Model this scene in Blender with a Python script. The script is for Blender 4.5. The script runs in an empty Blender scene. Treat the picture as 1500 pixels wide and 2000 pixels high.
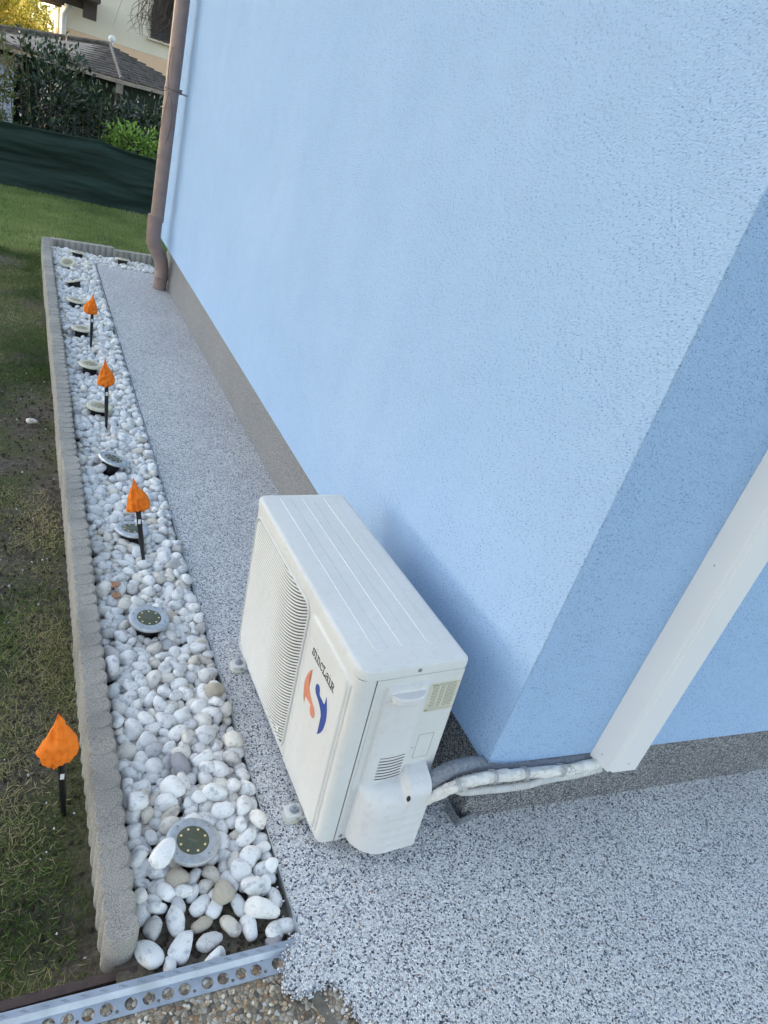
import bpy, bmesh, math, base64
import numpy as np
from mathutils import Vector, Matrix, Quaternion, noise as mnoise

S = bpy.context.scene
COL = S.collection
R_ = math.radians
# ------------------------------------------------------------------ camera, world, sun, exposure
cam_d = bpy.data.cameras.new("camera")
cam = bpy.data.objects.new("camera", cam_d)
COL.objects.link(cam)
S.camera = cam
Rc = [[0.88000381, -0.39395839, 0.2653113], [0.02012789, -0.52715563, -0.84953035], [0.47453995, 0.7529301, -0.45596941]]
cm = Matrix(((Rc[0][0], -Rc[1][0], -Rc[2][0], -1.06944994), (Rc[0][1], -Rc[1][1], -Rc[2][1], -0.87633604), (Rc[0][2], -Rc[1][2], -Rc[2][2], 1.52659713), (0, 0, 0, 1)))
cam.matrix_world = cm
cam_d.sensor_fit = 'VERTICAL'
cam_d.sensor_height = 36.0
cam_d.lens = 24.235
cam_d.clip_start = 0.02
cam_d.clip_end = 800

SUN_EL, SUN_AZ = 10.5, -58.0          # azimuth from +Y towards +X
W = bpy.data.worlds.new("World")
S.world = W
W.use_nodes = True
wn = W.node_tree
bg = wn.nodes["Background"]
sky = wn.nodes.new("ShaderNodeTexSky")
sky.sky_type = 'NISHITA'
sky.sun_disc = False
sky.sun_elevation = R_(SUN_EL)
sky.sun_rotation = R_(SUN_AZ)
hs = wn.nodes.new("ShaderNodeHueSaturation")
hs.inputs['Saturation'].default_value = 0.68
wn.links.new(sky.outputs[0], hs.inputs['Color'])
wn.links.new(hs.outputs[0], bg.inputs[0])
bg.inputs[1].default_value = 0.15
sl = bpy.data.lights.new("sun", 'SUN')
sun = bpy.data.objects.new("sun", sl)
COL.objects.link(sun)
sl.energy = 2.2
sl.angle = R_(0.5)
sl.color = (1.0, 0.82, 0.58)
sd = Vector((math.sin(R_(SUN_AZ)) * math.cos(R_(SUN_EL)), math.cos(R_(SUN_AZ)) * math.cos(R_(SUN_EL)), math.sin(R_(SUN_EL))))
sun.rotation_euler = sd.to_track_quat('Z', 'Y').to_euler()
S.view_settings.view_transform = 'Standard'
S.view_settings.look = 'None'
S.view_settings.gamma = 1.0
S.view_settings.exposure = 1.95
S.cycles.max_bounces = 6
S.cycles.use_denoising = True

rng = np.random.RandomState(7)

# ------------------------------------------------------------------ materials
def newmat(name):
    m = bpy.data.materials.new(name)
    m.use_nodes = True
    nt = m.node_tree
    b = nt.nodes["Principled BSDF"]
    return m, nt, b
def nd(nt, typ, **kw):
    n = nt.nodes.new(typ)
    for k, v in kw.items():
        if k in n.inputs: n.inputs[k].default_value = v
        else: setattr(n, k, v)
    return n
def coords(nt, obj=True, scale=(1, 1, 1), rot=(0, 0, 0)):
    tc = nt.nodes.new("ShaderNodeTexCoord")
    mp = nt.nodes.new("ShaderNodeMapping")
    mp.inputs['Scale'].default_value = scale
    mp.inputs['Rotation'].default_value = rot
    nt.links.new(tc.outputs['Object' if obj else 'Generated'], mp.inputs[0])
    return mp.outputs[0]
def wcoords(nt, scale=(1, 1, 1)):
    g = nt.nodes.new("ShaderNodeNewGeometry")
    mp = nt.nodes.new("ShaderNodeMapping")
    mp.inputs['Scale'].default_value = scale
    nt.links.new(g.outputs['Position'], mp.inputs[0])
    return mp.outputs[0]
def ramp(nt, fac, stops, const=False):
    r = nt.nodes.new("ShaderNodeValToRGB")
    e = r.color_ramp.elements
    while len(e) > 1: e.remove(e[0])
    e[0].position = stops[0][0]; e[0].color = tuple(stops[0][1]) + (1,)
    for p, c in stops[1:]:
        x = e.new(p); x.color = tuple(c) + (1,)
    if const: r.color_ramp.interpolation = 'CONSTANT'
    nt.links.new(fac, r.inputs[0])
    return r.outputs[0]
def mixc(nt, fac, a, b, typ='MIX'):
    m = nt.nodes.new("ShaderNodeMix"); m.data_type = 'RGBA'; m.blend_type = typ
    for s, v in ((0, fac), (6, a), (7, b)):
        if hasattr(v, 'links'): nt.links.new(v, m.inputs[s])
        elif isinstance(v, (int, float)): m.inputs[s].default_value = v
        else: m.inputs[s].default_value = tuple(v) + (1,)
    return m.outputs[2]
def tex_noise(nt, vec, scale, detail=3, rough=.55):
    n = nt.nodes.new("ShaderNodeTexNoise")
    n.inputs['Scale'].default_value = scale; n.inputs['Detail'].default_value = detail
    n.inputs['Roughness'].default_value = rough
    nt.links.new(vec, n.inputs['Vector'])
    return n.outputs['Fac']
def tex_vor(nt, vec, scale, feature='F1', rnd=1.0):
    n = nt.nodes.new("ShaderNodeTexVoronoi"); n.feature = feature
    n.inputs['Scale'].default_value = scale; n.inputs['Randomness'].default_value = rnd
    nt.links.new(vec, n.inputs['Vector'])
    return n
def math_(nt, op, a, b=0.0, clamp=False):
    m = nt.nodes.new("ShaderNodeMath"); m.operation = op; m.use_clamp = clamp
    for i, v in enumerate((a, b)):
        if hasattr(v, 'links'): nt.links.new(v, m.inputs[i])
        else: m.inputs[i].default_value = v
    return m.outputs[0]
def bump(nt, b, h, dist, strength=1.0, prev=None):
    n = nt.nodes.new("ShaderNodeBump")
    n.inputs['Distance'].default_value = dist; n.inputs['Strength'].default_value = strength
    nt.links.new(h, n.inputs['Height'])
    if prev is not None: nt.links.new(prev, n.inputs['Normal'])
    nt.links.new(n.outputs[0], b.inputs['Normal'])
    return n.outputs[0]

def plain(name, col, rough=.6, metal=0.0, var=.12, nscale=30, bumpd=0.0, bscale=200, spec=.5):
    m, nt, b = newmat(name)
    v = coords(nt)
    f = tex_noise(nt, v, nscale, 4)
    lo = tuple(c * (1 - var) for c in col); hi = tuple(min(1, c * (1 + var)) for c in col)
    c = ramp(nt, f, [(.3, lo), (.7, hi)])
    nt.links.new(c, b.inputs['Base Color'])
    b.inputs['Roughness'].default_value = rough; b.inputs['Metallic'].default_value = metal
    b.inputs['Specular IOR Level'].default_value = spec
    if bumpd: bump(nt, b, tex_noise(nt, v, bscale, 3), bumpd)
    return m

def mat_stucco():
    m, nt, b = newmat("blue_render")
    v = wcoords(nt)
    ms = wcoords(nt, (1, .62, 1.5))
    big = tex_noise(nt, v, 1.3, 3)
    c1 = ramp(nt, big, [(.3, (.385, .565, .82)), (.7, (.42, .597, .85))])
    # relief of the rubbed render, fine grooves
    n1 = tex_noise(nt, ms, 215, 5, .64)
    n2 = tex_noise(nt, ms, 330, 3, .6)
    vo = tex_vor(nt, ms, 230, 'F1')
    h = math_(nt, 'ADD', math_(nt, 'MULTIPLY', n1, 1.0), math_(nt, 'MULTIPLY', vo.outputs['Distance'], -.45))
    h = math_(nt, 'ADD', h, math_(nt, 'MULTIPLY', n2, .35))
    gg = nt.nodes.new("ShaderNodeNewGeometry"); m1 = nt.nodes.new("ShaderNodeMapping"); m2 = nt.nodes.new("ShaderNodeMapping")
    m1.inputs['Rotation'].default_value = (R_(33), 0, 0); m2.inputs['Scale'].default_value = (1.0, .42, 1.25)
    nt.links.new(gg.outputs['Position'], m1.inputs[0]); nt.links.new(m1.outputs[0], m2.inputs[0])
    n3 = tex_noise(nt, m2.outputs[0], 290, 3, .55); n4 = tex_noise(nt, v, 7, 3)
    pit_shade = ramp(nt, math_(nt, 'ADD', n3, math_(nt, 'MULTIPLY', n4, .10)), [(.405, (.50, .56, .68)), (.47, (1, 1, 1))])  # shade in the pits of the grain, painted in as slanted dark dashes
    h_p = ramp(nt, n3, [(.37, (0, 0, 0)), (.45, (1, 1, 1))])
    c2 = mixc(nt, 1.0, c1, pit_shade, 'MULTIPLY')
    strk = tex_noise(nt, wcoords(nt, (2.5, 2.5, .35)), 1.6, 5, .6); dust = tex_noise(nt, v, 9, 5, .7)
    c2 = mixc(nt, 1.0, c2, ramp(nt, strk, [(.35, (.98, .98, .985)), (.6, (1, 1, 1))]), 'MULTIPLY')
    c2 = mixc(nt, 1.0, c2, ramp(nt, dust, [(.32, (.975, .975, .97)), (.5, (1, 1, 1))]), 'MULTIPLY')
    h = math_(nt, 'ADD', h, math_(nt, 'MULTIPLY', tex_noise(nt, v, 22, 3), .6))
    h = math_(nt, 'ADD', h, math_(nt, 'MULTIPLY', h_p, .25))
    nt.links.new(c2, b.inputs['Base Color'])
    b.inputs['Roughness'].default_value = .93
    b.inputs['Specular IOR Level'].default_value = .2
    bump(nt, b, h, .0031, 1.0)
    return m

def mat_chips(name, scale, stops, dist, rough=.55, big=None):
    m, nt, b = newmat(name)
    v = wcoords(nt)
    wv = tex_noise(nt, v, scale * .6, 2)
    vo = tex_vor(nt, v, scale, 'F1')
    r = nt.nodes.new("ShaderNodeSeparateColor")
    nt.links.new(vo.outputs['Color'], r.inputs[0])
    c = ramp(nt, r.outputs[0], stops, True)
    vj = ramp(nt, r.outputs[1], [(0, (.78, .78, .78)), (1, (1.1, 1.1, 1.1))])
    c = mixc(nt, 1.0, c, vj, 'MULTIPLY')
    gap = tex_vor(nt, v, scale, 'DISTANCE_TO_EDGE')
    g = ramp(nt, gap.outputs['Distance'], [(0.0, (.46, .46, .50)), (.09, (1, 1, 1))])
    c = mixc(nt, 1.0, c, g, 'MULTIPLY')
    if big:
        bn = tex_noise(nt, v, big[0], 4)
        bc = ramp(nt, bn, [(.3, big[1]), (.72, (1, 1, 1))])
        c = mixc(nt, 1.0, c, bc, 'MULTIPLY')
    nt.links.new(c, b.inputs['Base Color'])
    b.inputs['Roughness'].default_value = rough
    hh = math_(nt, 'SUBTRACT', 1.0, vo.outputs['Distance'])
    tilt = math_(nt, 'MULTIPLY', r.outputs[2], .5)
    bump(nt, b, math_(nt, 'ADD', hh, tilt), dist, 1.0)
    return m

def mat_pebble():
    m, nt, b = newmat("white_marble_pebble")
    oi = nt.nodes.new("ShaderNodeObjectInfo")
    at = nt.nodes.new("ShaderNodeAttribute"); at.attribute_name = "prnd"
    tc = nt.nodes.new("ShaderNodeTexCoord")
    rn = math_(nt, 'FRACT', math_(nt, 'ADD', oi.outputs['Random'], at.outputs['Fac']))
    ad = nt.nodes.new("ShaderNodeVectorMath"); ad.operation = 'ADD'
    cmb = nt.nodes.new("ShaderNodeCombineXYZ")
    nt.links.new(math_(nt, 'MULTIPLY', rn, 37.0), cmb.inputs[0]); nt.links.new(math_(nt, 'MULTIPLY', rn, 91.0), cmb.inputs[1])
    g = nt.nodes.new("ShaderNodeNewGeometry")
    nt.links.new(g.outputs['Position'], ad.inputs[0]); nt.links.new(cmb.outputs[0], ad.inputs[1])
    v = ad.outputs[0]
    base = ramp(nt, rn, [(0, (.74, .74, .74)), (.45, (.86, .85, .83)), (.68, (.74, .74, .74)), (.84, (.80, .77, .71)), (.94, (.68, .62, .53)), (.98, (.55, .55, .57)), (1, (.50, .48, .46))])
    n1 = tex_noise(nt, v, 46, 6, .68)
    vein = ramp(nt, n1, [(.36, (.60, .61, .65)), (.47, (1, 1, 1)), (.60, (1, 1, 1)), (.72, (.83, .84, .86))])
    n2 = tex_noise(nt, v, 260, 4, .7)
    sp = ramp(nt, n2, [(.30, (.70, .68, .64)), (.42, (1, 1, 1))])
    c = mixc(nt, 1.0, mixc(nt, 1.0, base, vein, 'MULTIPLY'), sp, 'MULTIPLY')
    nt.links.new(c, b.inputs['Base Color'])
    b.inputs['Roughness'].default_value = .62
    bump(nt, b, math_(nt, 'ADD', tex_noise(nt, v, 90, 4, .6), math_(nt, 'MULTIPLY', n2, .25)), .0014)
    return m

def mat_leaf(name, c0, c1, c2, rough=.5, trans=.25, spec=.5):
    m, nt, b = newmat(name)
    at = nt.nodes.new("ShaderNodeAttribute"); at.attribute_name = "rnd"
    c = ramp(nt, at.outputs['Fac'], [(0, c0), (.5, c1), (1, c2)])
    nt.links.new(c, b.inputs['Base Color'])
    b.inputs['Roughness'].default_value = rough
    b.inputs['Specular IOR Level'].default_value = spec
    if trans:
        tr = nt.nodes.new("ShaderNodeBsdfTranslucent"); nt.links.new(c, tr.inputs[0])
        mx = nt.nodes.new("ShaderNodeMixShader"); mx.inputs[0].default_value = trans
        out = nt.nodes["Material Output"]
        nt.links.new(b.outputs[0], mx.inputs[1]); nt.links.new(tr.outputs[0], mx.inputs[2])
        nt.links.new(mx.outputs[0], out.inputs[0])
    return m

M = {}
M['stucco'] = mat_stucco()
M['carpet'] = mat_chips("stone_carpet", 262, [(0, (.95, .95, .94)), (.44, (.79, .80, .82)), (.66, (.53, .55, .60)), (.80, (.27, .29, .35)), (.91, (.04, .045, .07)), (.984, (.50, .37, .27))], .0030, .5, (2.2, (.86, .86, .88)))
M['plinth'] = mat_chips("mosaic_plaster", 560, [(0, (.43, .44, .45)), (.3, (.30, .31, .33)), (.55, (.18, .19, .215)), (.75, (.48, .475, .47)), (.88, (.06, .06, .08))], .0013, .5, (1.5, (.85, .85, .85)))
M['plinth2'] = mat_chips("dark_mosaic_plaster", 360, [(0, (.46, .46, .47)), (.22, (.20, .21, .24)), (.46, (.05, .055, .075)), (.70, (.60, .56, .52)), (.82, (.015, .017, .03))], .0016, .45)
M['aggregate'] = mat_chips("washed_concrete", 105, [(0, (.50, .42, .31)), (.3, (.34, .29, .22)), (.5, (.60, .55, .46)), (.68, (.20, .17, .14)), (.82, (.42, .27, .15)), (.93, (.70, .68, .64))], .005, .6, (9, (.55, .52, .48)))
M['pebble'] = mat_pebble()
M['concrete'] = None
def mat_concrete():
    m, nt, b = newmat("gritty_concrete")
    v = wcoords(nt)
    f = tex_noise(nt, v, 420, 4, .7); g = tex_noise(nt, v, 7, 4)
    c = ramp(nt, f, [(.36, (.12, .115, .11)), (.46, (.37, .355, .335)), (.66, (.55, .535, .51))])
    c = mixc(nt, 1.0, c, ramp(nt, g, [(.3, (.72, .72, .70)), (.7, (1.08, 1.05, 1.0))]), 'MULTIPLY')
    nt.links.new(c, b.inputs['Base Color']); b.inputs['Roughness'].default_value = .95
    bump(nt, b, math_(nt, 'ADD', f, math_(nt, 'MULTIPLY', tex_noise(nt, v, 60, 3), .6)), .003)
    return m
M['concrete'] = mat_concrete()
def mat_soil(name, stops, dist=.02):
    m, nt, b = newmat(name)
    v = wcoords(nt)
    f = tex_noise(nt, v, 26, 8, .7); g = tex_noise(nt, v, 1.7, 3)
    c = ramp(nt, f, stops)
    c = mixc(nt, 1.0, c, ramp(nt, g, [(.35, (.7, .72, .68)), (.65, (1.1, 1.06, 1.0))]), 'MULTIPLY')
    nt.links.new(c, b.inputs['Base Color']); b.inputs['Roughness'].default_value = 1.0
    b.inputs['Specular IOR Level'].default_value = .1
    bump(nt, b, math_(nt, 'ADD', f, math_(nt, 'MULTIPLY', tex_noise(nt, v, 190, 4, .7), .4)), dist)
    return m
M['soil'] = mat_soil("dark_soil", [(.3, (.14, .12, .10)), (.5, (.26, .225, .185)), (.75, (.42, .37, .31))])
def mat_turf():
    m, nt, b = newmat("lawn_soil")
    v = wcoords(nt)
    f = tex_noise(nt, v, 48, 8, .75); g = tex_noise(nt, v, 3.5, 4); h = tex_noise(nt, v, 150, 4, .7)
    soil = ramp(nt, f, [(.3, (.07, .06, .05)), (.5, (.16, .138, .112)), (.72, (.32, .28, .23))])
    thatch = ramp(nt, h, [(.3, (.055, .07, .03)), (.5, (.13, .14, .07)), (.7, (.28, .25, .15))])
    c = mixc(nt, ramp(nt, g, [(.42, (0, 0, 0)), (.58, (1, 1, 1))]), soil, thatch)
    nt.links.new(c, b.inputs['Base Color']); b.inputs['Roughness'].default_value = 1.0
    b.inputs['Specular IOR Level'].default_value = .1
    bump(nt, b, math_(nt, 'ADD', f, math_(nt, 'MULTIPLY', h, .5)), .02)
    return m
M['turf'] = mat_turf()
M['shell'] = plain("off_white_enamel", (.72, .735, .72), .42, var=.035, nscale=9, bumpd=.0003, bscale=60)
M['shell_dirt'] = None
def mat_shell(name, col, dirty=.75, bd=.0006):
    m, nt, b = newmat(name)
    v = coords(nt)
    n1 = tex_noise(nt, v, 8, 5, .6); n2 = tex_noise(nt, v, 55, 5, .65); n3 = tex_noise(nt, v, 230, 2)
    st = coords(nt, True, (30, 30, 2.0)); n4 = tex_noise(nt, st, 1.6, 4, .6)
    c = ramp(nt, n1, [(.3, tuple(x * .94 for x in col)), (.7, col)])
    c = mixc(nt, dirty * .35, c, ramp(nt, n4, [(.42, (.93, .92, .90)), (.62, (1, 1, 1))]), 'MULTIPLY')
    c = mixc(nt, dirty, c, ramp(nt, n2, [(.30, (.90, .89, .87)), (.46, (1, 1, 1))]), 'MULTIPLY')
    c = mixc(nt, dirty, c, ramp(nt, n3, [(.19, (.35, .32, .28)), (.225, (1, 1, 1))]), 'MULTIPLY')
    nt.links.new(c, b.inputs['Base Color'])
    nt.links.new(math_(nt, 'ADD', math_(nt, 'MULTIPLY', n2, .25), .36), b.inputs['Roughness'])
    if bd: bump(nt, b, n1, bd)
    return m
M['shell'] = mat_shell("off_white_enamel", (.665, .665, .655))
M['cover'] = mat_shell("matte_white_plastic", (.67, .665, .67), .9, .003)
M['duct'] = plain('white_pvc_trunking', (.72, .715, .72), .45, 0, .02, 3)
M['dark'] = plain("dark_void", (.02, .02, .022), .8)
M['black'] = plain("black_plastic", (.012, .012, .014), .45)
M['steel'] = plain("brushed_steel", (.52, .54, .57), .38, .75, .18, 60, .0004, 400)
M['alu'] = plain("bright_aluminium", (.44, .48, .55), .45, .7, .15, 25, .0003, 300)
M['galv'] = plain("galvanised_steel", (.28, .31, .34), .5, .7, .25, 80)
M['brass_screw'] = plain("grey_bolt", (.38, .42, .46), .4, .8)
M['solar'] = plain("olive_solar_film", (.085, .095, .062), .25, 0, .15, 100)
M['solar_far'] = plain("tan_solar_film", (.26, .24, .17), .4, 0, .15, 100)  # paler film tone used on the farther discs
M['ring_far'] = plain("cream_steel", (.58, .55, .44), .5, .15, .12, 60)  # cream ring tone used on the farther discs
M['led'] = plain("cream_led_chip", (.85, .66, .36), .5, 0, .05)
M['orange'] = None
def mat_fabric(name, col, trans=.3, bs=45, bd=.004):
    m, nt, b = newmat(name)
    v = coords(nt)
    f = tex_noise(nt, v, bs, 4, .6)
    c = ramp(nt, f, [(.3, tuple(x * .9 for x in col)), (.7, col)])
    nt.links.new(c, b.inputs['Base Color']); b.inputs['Roughness'].default_value = .8
    bump(nt, b, f, bd)
    tr = nt.nodes.new("ShaderNodeBsdfTranslucent"); nt.links.new(c, tr.inputs[0])
    mx = nt.nodes.new("ShaderNodeMixShader"); mx.inputs[0].default_value = trans
    nt.links.new(b.outputs[0], mx.inputs[1]); nt.links.new(tr.outputs[0], mx.inputs[2])
    nt.links.new(mx.outputs[0], nt.nodes["Material Output"].inputs[0])
    return m
M['orange'] = mat_fabric("orange_fabric", (1.0, .245, .015), .12, 45, .0015)
M['brown'] = plain("brown_downpipe", (.28, .20, .18), .42, .1, .12, 14, .0003, 90)
M['foam'] = plain("grey_pipe_foam", (.21, .225, .26), .85, 0, .25, 120, .0015, 300)
M['tape'] = plain("white_wrapping_tape", (.62, .60, .56), .6, 0, .18, 45, .003, 40)
def mat_tape():
    m, nt, b = newmat("white_wrapping_tape")
    v = coords(nt)
    vo = tex_vor(nt, wcoords(nt, (1, 2.2, 2.2)), 42, 'DISTANCE_TO_EDGE'); f = tex_noise(nt, v, 45, 5, .65); g = tex_noise(nt, v, 12, 3)
    gap = math_(nt, 'ADD', vo.outputs['Distance'], math_(nt, 'MULTIPLY', g, .22))
    c = ramp(nt, f, [(.3, (.56, .54, .50)), (.65, (.76, .75, .72))])
    c = mixc(nt, 1.0, c, ramp(nt, gap, [(.085, (.42, .38, .34)), (.105, (1, 1, 1))]), 'MULTIPLY')
    nt.links.new(c, b.inputs['Base Color']); b.inputs['Roughness'].default_value = .6
    bump(nt, b, math_(nt, 'ADD', ramp(nt, gap, [(.07, (0, 0, 0)), (.11, (1, 1, 1))]), f), .002)
    return m
M['tape'] = mat_tape()
M['hose'] = plain("grey_white_hose", (.58, .58, .57), .5, 0, .12, 50)
M['tie'] = plain("grey_cable_tie", (.42, .42, .44), .5)
M['sticker'] = plain("yellowed_sticker", (.58, .56, .46), .5, 0, .06, 20)
M['ink'] = plain("dark_ink", (.03, .03, .03), .5)
M['ink_grey'] = plain("faded_ink", (.18, .17, .13), .6)
M['mark_orange'] = plain("orange_print", (.62, .225, .13), .5, 0, .08)
M['mark_blue'] = plain("blue_print", (.02, .055, .28), .4, 0, .08)
M['terracotta'] = plain("terracotta", (.42, .22, .13), .85, 0, .25, 60, .002, 200)
M['wood'] = plain("reddish_board", (.075, .05, .045), .8, 0, .3, 30, .002, 80)
M['weed'] = mat_leaf("weed_leaf", (.03, .08, .02), (.06, .15, .03), (.13, .25, .05), .5, .2)
M['grass'] = mat_leaf("grass_blade", (.06, .12, .03), (.18, .26, .075), (.52, .45, .26), .6, .3, .2)
M['far_grass'] = mat_leaf('green_grass_blade', (.15, .22, .07), (.31, .41, .14), (.58, .58, .28), .6, .3, .2)
M['laurel'] = mat_leaf("laurel_leaf", (.008, .02, .010), (.022, .05, .024), (.06, .10, .045), .33, .08)
M['lightleaf'] = mat_leaf("fresh_leaf", (.12, .24, .03), (.24, .42, .07), (.42, .58, .14), .45, .3)
M['olive'] = mat_leaf("mixed_leaf", (.06, .10, .03), (.16, .19, .06), (.26, .17, .12), .5, .3)
M['yellowleaf'] = mat_leaf("sunlit_leaf", (.16, .20, .03), (.38, .38, .07), (.60, .50, .16), .6, .5)
M['bark'] = plain("dark_bark", (.045, .035, .028), .9, 0, .3, 25, .01, 60)
M['twig'] = plain("dry_twig", (.09, .07, .055), .9, 0, .3, 30)
M['stem'] = plain("green_stem", (.10, .11, .04), .7, 0, .3, 30)
def mat_net():
    m, nt, b = newmat("green_netting")
    v = wcoords(nt)
    f = tex_noise(nt, wcoords(nt, (.6, 1, 5)), 2.2, 5, .6); g = tex_noise(nt, v, 260, 2)
    c = ramp(nt, f, [(.3, (.006, .022, .017)), (.7, (.014, .044, .032))])
    c = mixc(nt, .5, c, ramp(nt, g, [(.35, (.6, .6, .6)), (.65, (1.3, 1.3, 1.3))]), 'MULTIPLY')
    nt.links.new(c, b.inputs['Base Color']); b.inputs['Roughness'].default_value = .75
    b.inputs['Sheen Weight'].default_value = .05
    bump(nt, b, f, .03)
    return m
M['net'] = mat_net()
M['shingle'] = plain("weathered_shingle", (.125, .11, .10), .9, 0, .45, 7, .01, 30)
M['ridge'] = plain("grey_ridge_cap", (.20, .18, .17), .85, 0, .2, 10)
M['timber'] = plain("pale_eave_board", (.30, .26, .22), .8, 0, .2, 10)
M['gazebo_shade'] = plain("dark_green_shade", (.012, .020, .017), .9, 0, .3, 4)  # shade under the gazebo roof, put in as a dark colour
M['cream'] = plain("cream_render", (.74, .67, .54), .9, 0, .05, 2, .002, 60)
M['peach'] = plain("peach_render", (.74, .52, .35), .9, 0, .05, 2, .002, 60)
M['greywall'] = plain("pale_blue_grey_wall", (.42, .46, .55), .9, 0, .06, 2)
M['darkwood'] = plain("dark_stained_wood", (.06, .045, .036), .7, 0, .2, 5)
M['glass'] = plain("dark_window_glass", (.04, .045, .05), .12, 0, .3, 3)
M['white'] = plain("white_paint", (.75, .75, .74), .5, 0, .03)
M['tile'] = plain("brown_roof_tile", (.16, .09, .07), .8, 0, .3, 6, .01, 12)
M['joint'] = plain("cement_joint", (.15, .135, .11), .9, 0, .2, 60, .002, 150)

# ------------------------------------------------------------------ helpers
def tag(o, label=None, cat=None, group=None, kind=None):
    if label: o['label'] = label
    if cat: o['category'] = cat
    if group: o['group'] = group
    if kind: o['kind'] = kind
    return o
def thing(name, label, cat, loc=(0, 0, 0), rot=None, group=None):
    o = bpy.data.objects.new(name, None); COL.objects.link(o)
    o.location = loc
    o.empty_display_size = .05
    if rot is not None: o.rotation_euler = rot
    return tag(o, label, cat, group)
class MB:
    def __init__(s): s.v = []; s.f = []
    def add(s, V, F):
        n = len(s.v); s.v.extend([tuple(map(float, p)) for p in V]); s.f.extend([[i + n for i in f] for f in F]); return s
    def box(s, x0, x1, y0, y1, z0, z1):
        V = [(x0, y0, z0), (x1, y0, z0), (x1, y1, z0), (x0, y1, z0), (x0, y0, z1), (x1, y0, z1), (x1, y1, z1), (x0, y1, z1)]
        return s.add(V, [[0, 3, 2, 1], [4, 5, 6, 7], [0, 1, 5, 4], [1, 2, 6, 5], [2, 3, 7, 6], [3, 0, 4, 7]])
    def obox(s, c, ax, ay, az):       # centre, half axes
        c, ax, ay, az = map(Vector, (c, ax, ay, az))
        V = [c + a * ax + b * ay + d * az for d in (-1, 1) for a, b in ((-1, -1), (1, -1), (1, 1), (-1, 1))]
        return s.add(V, [[0, 3, 2, 1], [4, 5, 6, 7], [0, 1, 5, 4], [1, 2, 6, 5], [2, 3, 7, 6], [3, 0, 4, 7]])
    def prism(s, poly, z0, z1, ax=2, closed=True):   # polygon extruded along an axis
        n = len(poly)
        def P(a, b, t):
            return {2: (a, b, t), 0: (t, a, b), 1: (a, t, b)}[ax]
        V = [P(a, b, z0) for a, b in poly] + [P(a, b, z1) for a, b in poly]
        F = [[i, (i + 1) % n, n + (i + 1) % n, n + i] for i in range(n)] + [list(range(n))[::-1], list(range(n, 2 * n))]
        return s.add(V, F)
    def loft(s, rings, cap=True):
        n = len(rings[0]); V = [p for r in rings for p in r]; F = []
        for k in range(len(rings) - 1):
            for i in range(n):
                F.append([k * n + i, k * n + (i + 1) % n, (k + 1) * n + (i + 1) % n, (k + 1) * n + i])
        if cap: F += [list(range(n))[::-1], [(len(rings) - 1) * n + i for i in range(n)]]
        return s.add(V, F)
    def tube(s, pts, r, n=10, cap=True):
        pts = [Vector(p) for p in pts]; rs = r if hasattr(r, '__len__') else [r] * len(pts)
        rings = []; up = Vector((0, 0, 1)); prev = None
        for i, p in enumerate(pts):
            t = (pts[min(i + 1, len(pts) - 1)] - pts[max(i - 1, 0)])
            if t.length < 1e-9: t = Vector((0, 0, 1))
            t.normalize()
            if prev is None:
                a = t.orthogonal().normalized()
            else:
                a = (prev - t * prev.dot(t))
                a = a.normalized() if a.length > 1e-6 else t.orthogonal().normalized()
            prev = a; b = t.cross(a)
            rings.append([p + (a * math.cos(2 * math.pi * k / n) + b * math.sin(2 * math.pi * k / n)) * rs[i] for k in range(n)])
        return s.loft(rings, cap)
    def lathe(s, prof, n=40, c=(0, 0, 0), cap=True):
        rings = [[(c[0] + r * math.cos(2 * math.pi * k / n), c[1] + r * math.sin(2 * math.pi * k / n), c[2] + z) for k in range(n)] for r, z in prof]
        return s.loft(rings, cap)
    def build(s, name, mat, parent=None, smooth=None, loc=None):
        m = bpy.data.meshes.new(name); m.from_pydata(s.v, [], s.f); m.update()
        bm = bmesh.new(); bm.from_mesh(m); bmesh.ops.recalc_face_normals(bm, faces=bm.faces); bm.to_mesh(m); bm.free()
        m.materials.append(mat)
        if smooth is not None:
            m.polygons.foreach_set('use_smooth', [True] * len(m.polygons))
            m.set_sharp_from_angle(angle=R_(smooth))
        o = bpy.data.objects.new(name, m); COL.objects.link(o)
        if parent is not None: o.parent = parent
        if loc is not None: o.location = loc
        return o
def bevel(o, w, seg=2, ang=35):
    b = o.modifiers.new("bevel", 'BEVEL'); b.width = w; b.segments = seg; b.limit_method = 'ANGLE'; b.angle_limit = R_(ang)
    b.harden_normals = False
    o.data.polygons.foreach_set('use_smooth', [True] * len(o.data.polygons))
    o.data.set_sharp_from_angle(angle=R_(50))
    return o
def rrect(x0, x1, y0, y1, r, n=6, rs=None):
    rs = rs or [r] * 4
    P = []
    for (cx, cy, a0), rr in zip(((x1, y1, 0), (x0, y1, 90), (x0, y0, 180), (x1, y0, 270)), rs):
        sx = -1 if cx == x1 else 1; sy = -1 if cy == y1 else 1
        for k in range(n + 1):
            a = R_(a0 + 90 * k / n)
            P.append((cx + sx * rr + rr * math.cos(a), cy + sy * rr + rr * math.sin(a)))
    return P
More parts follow.
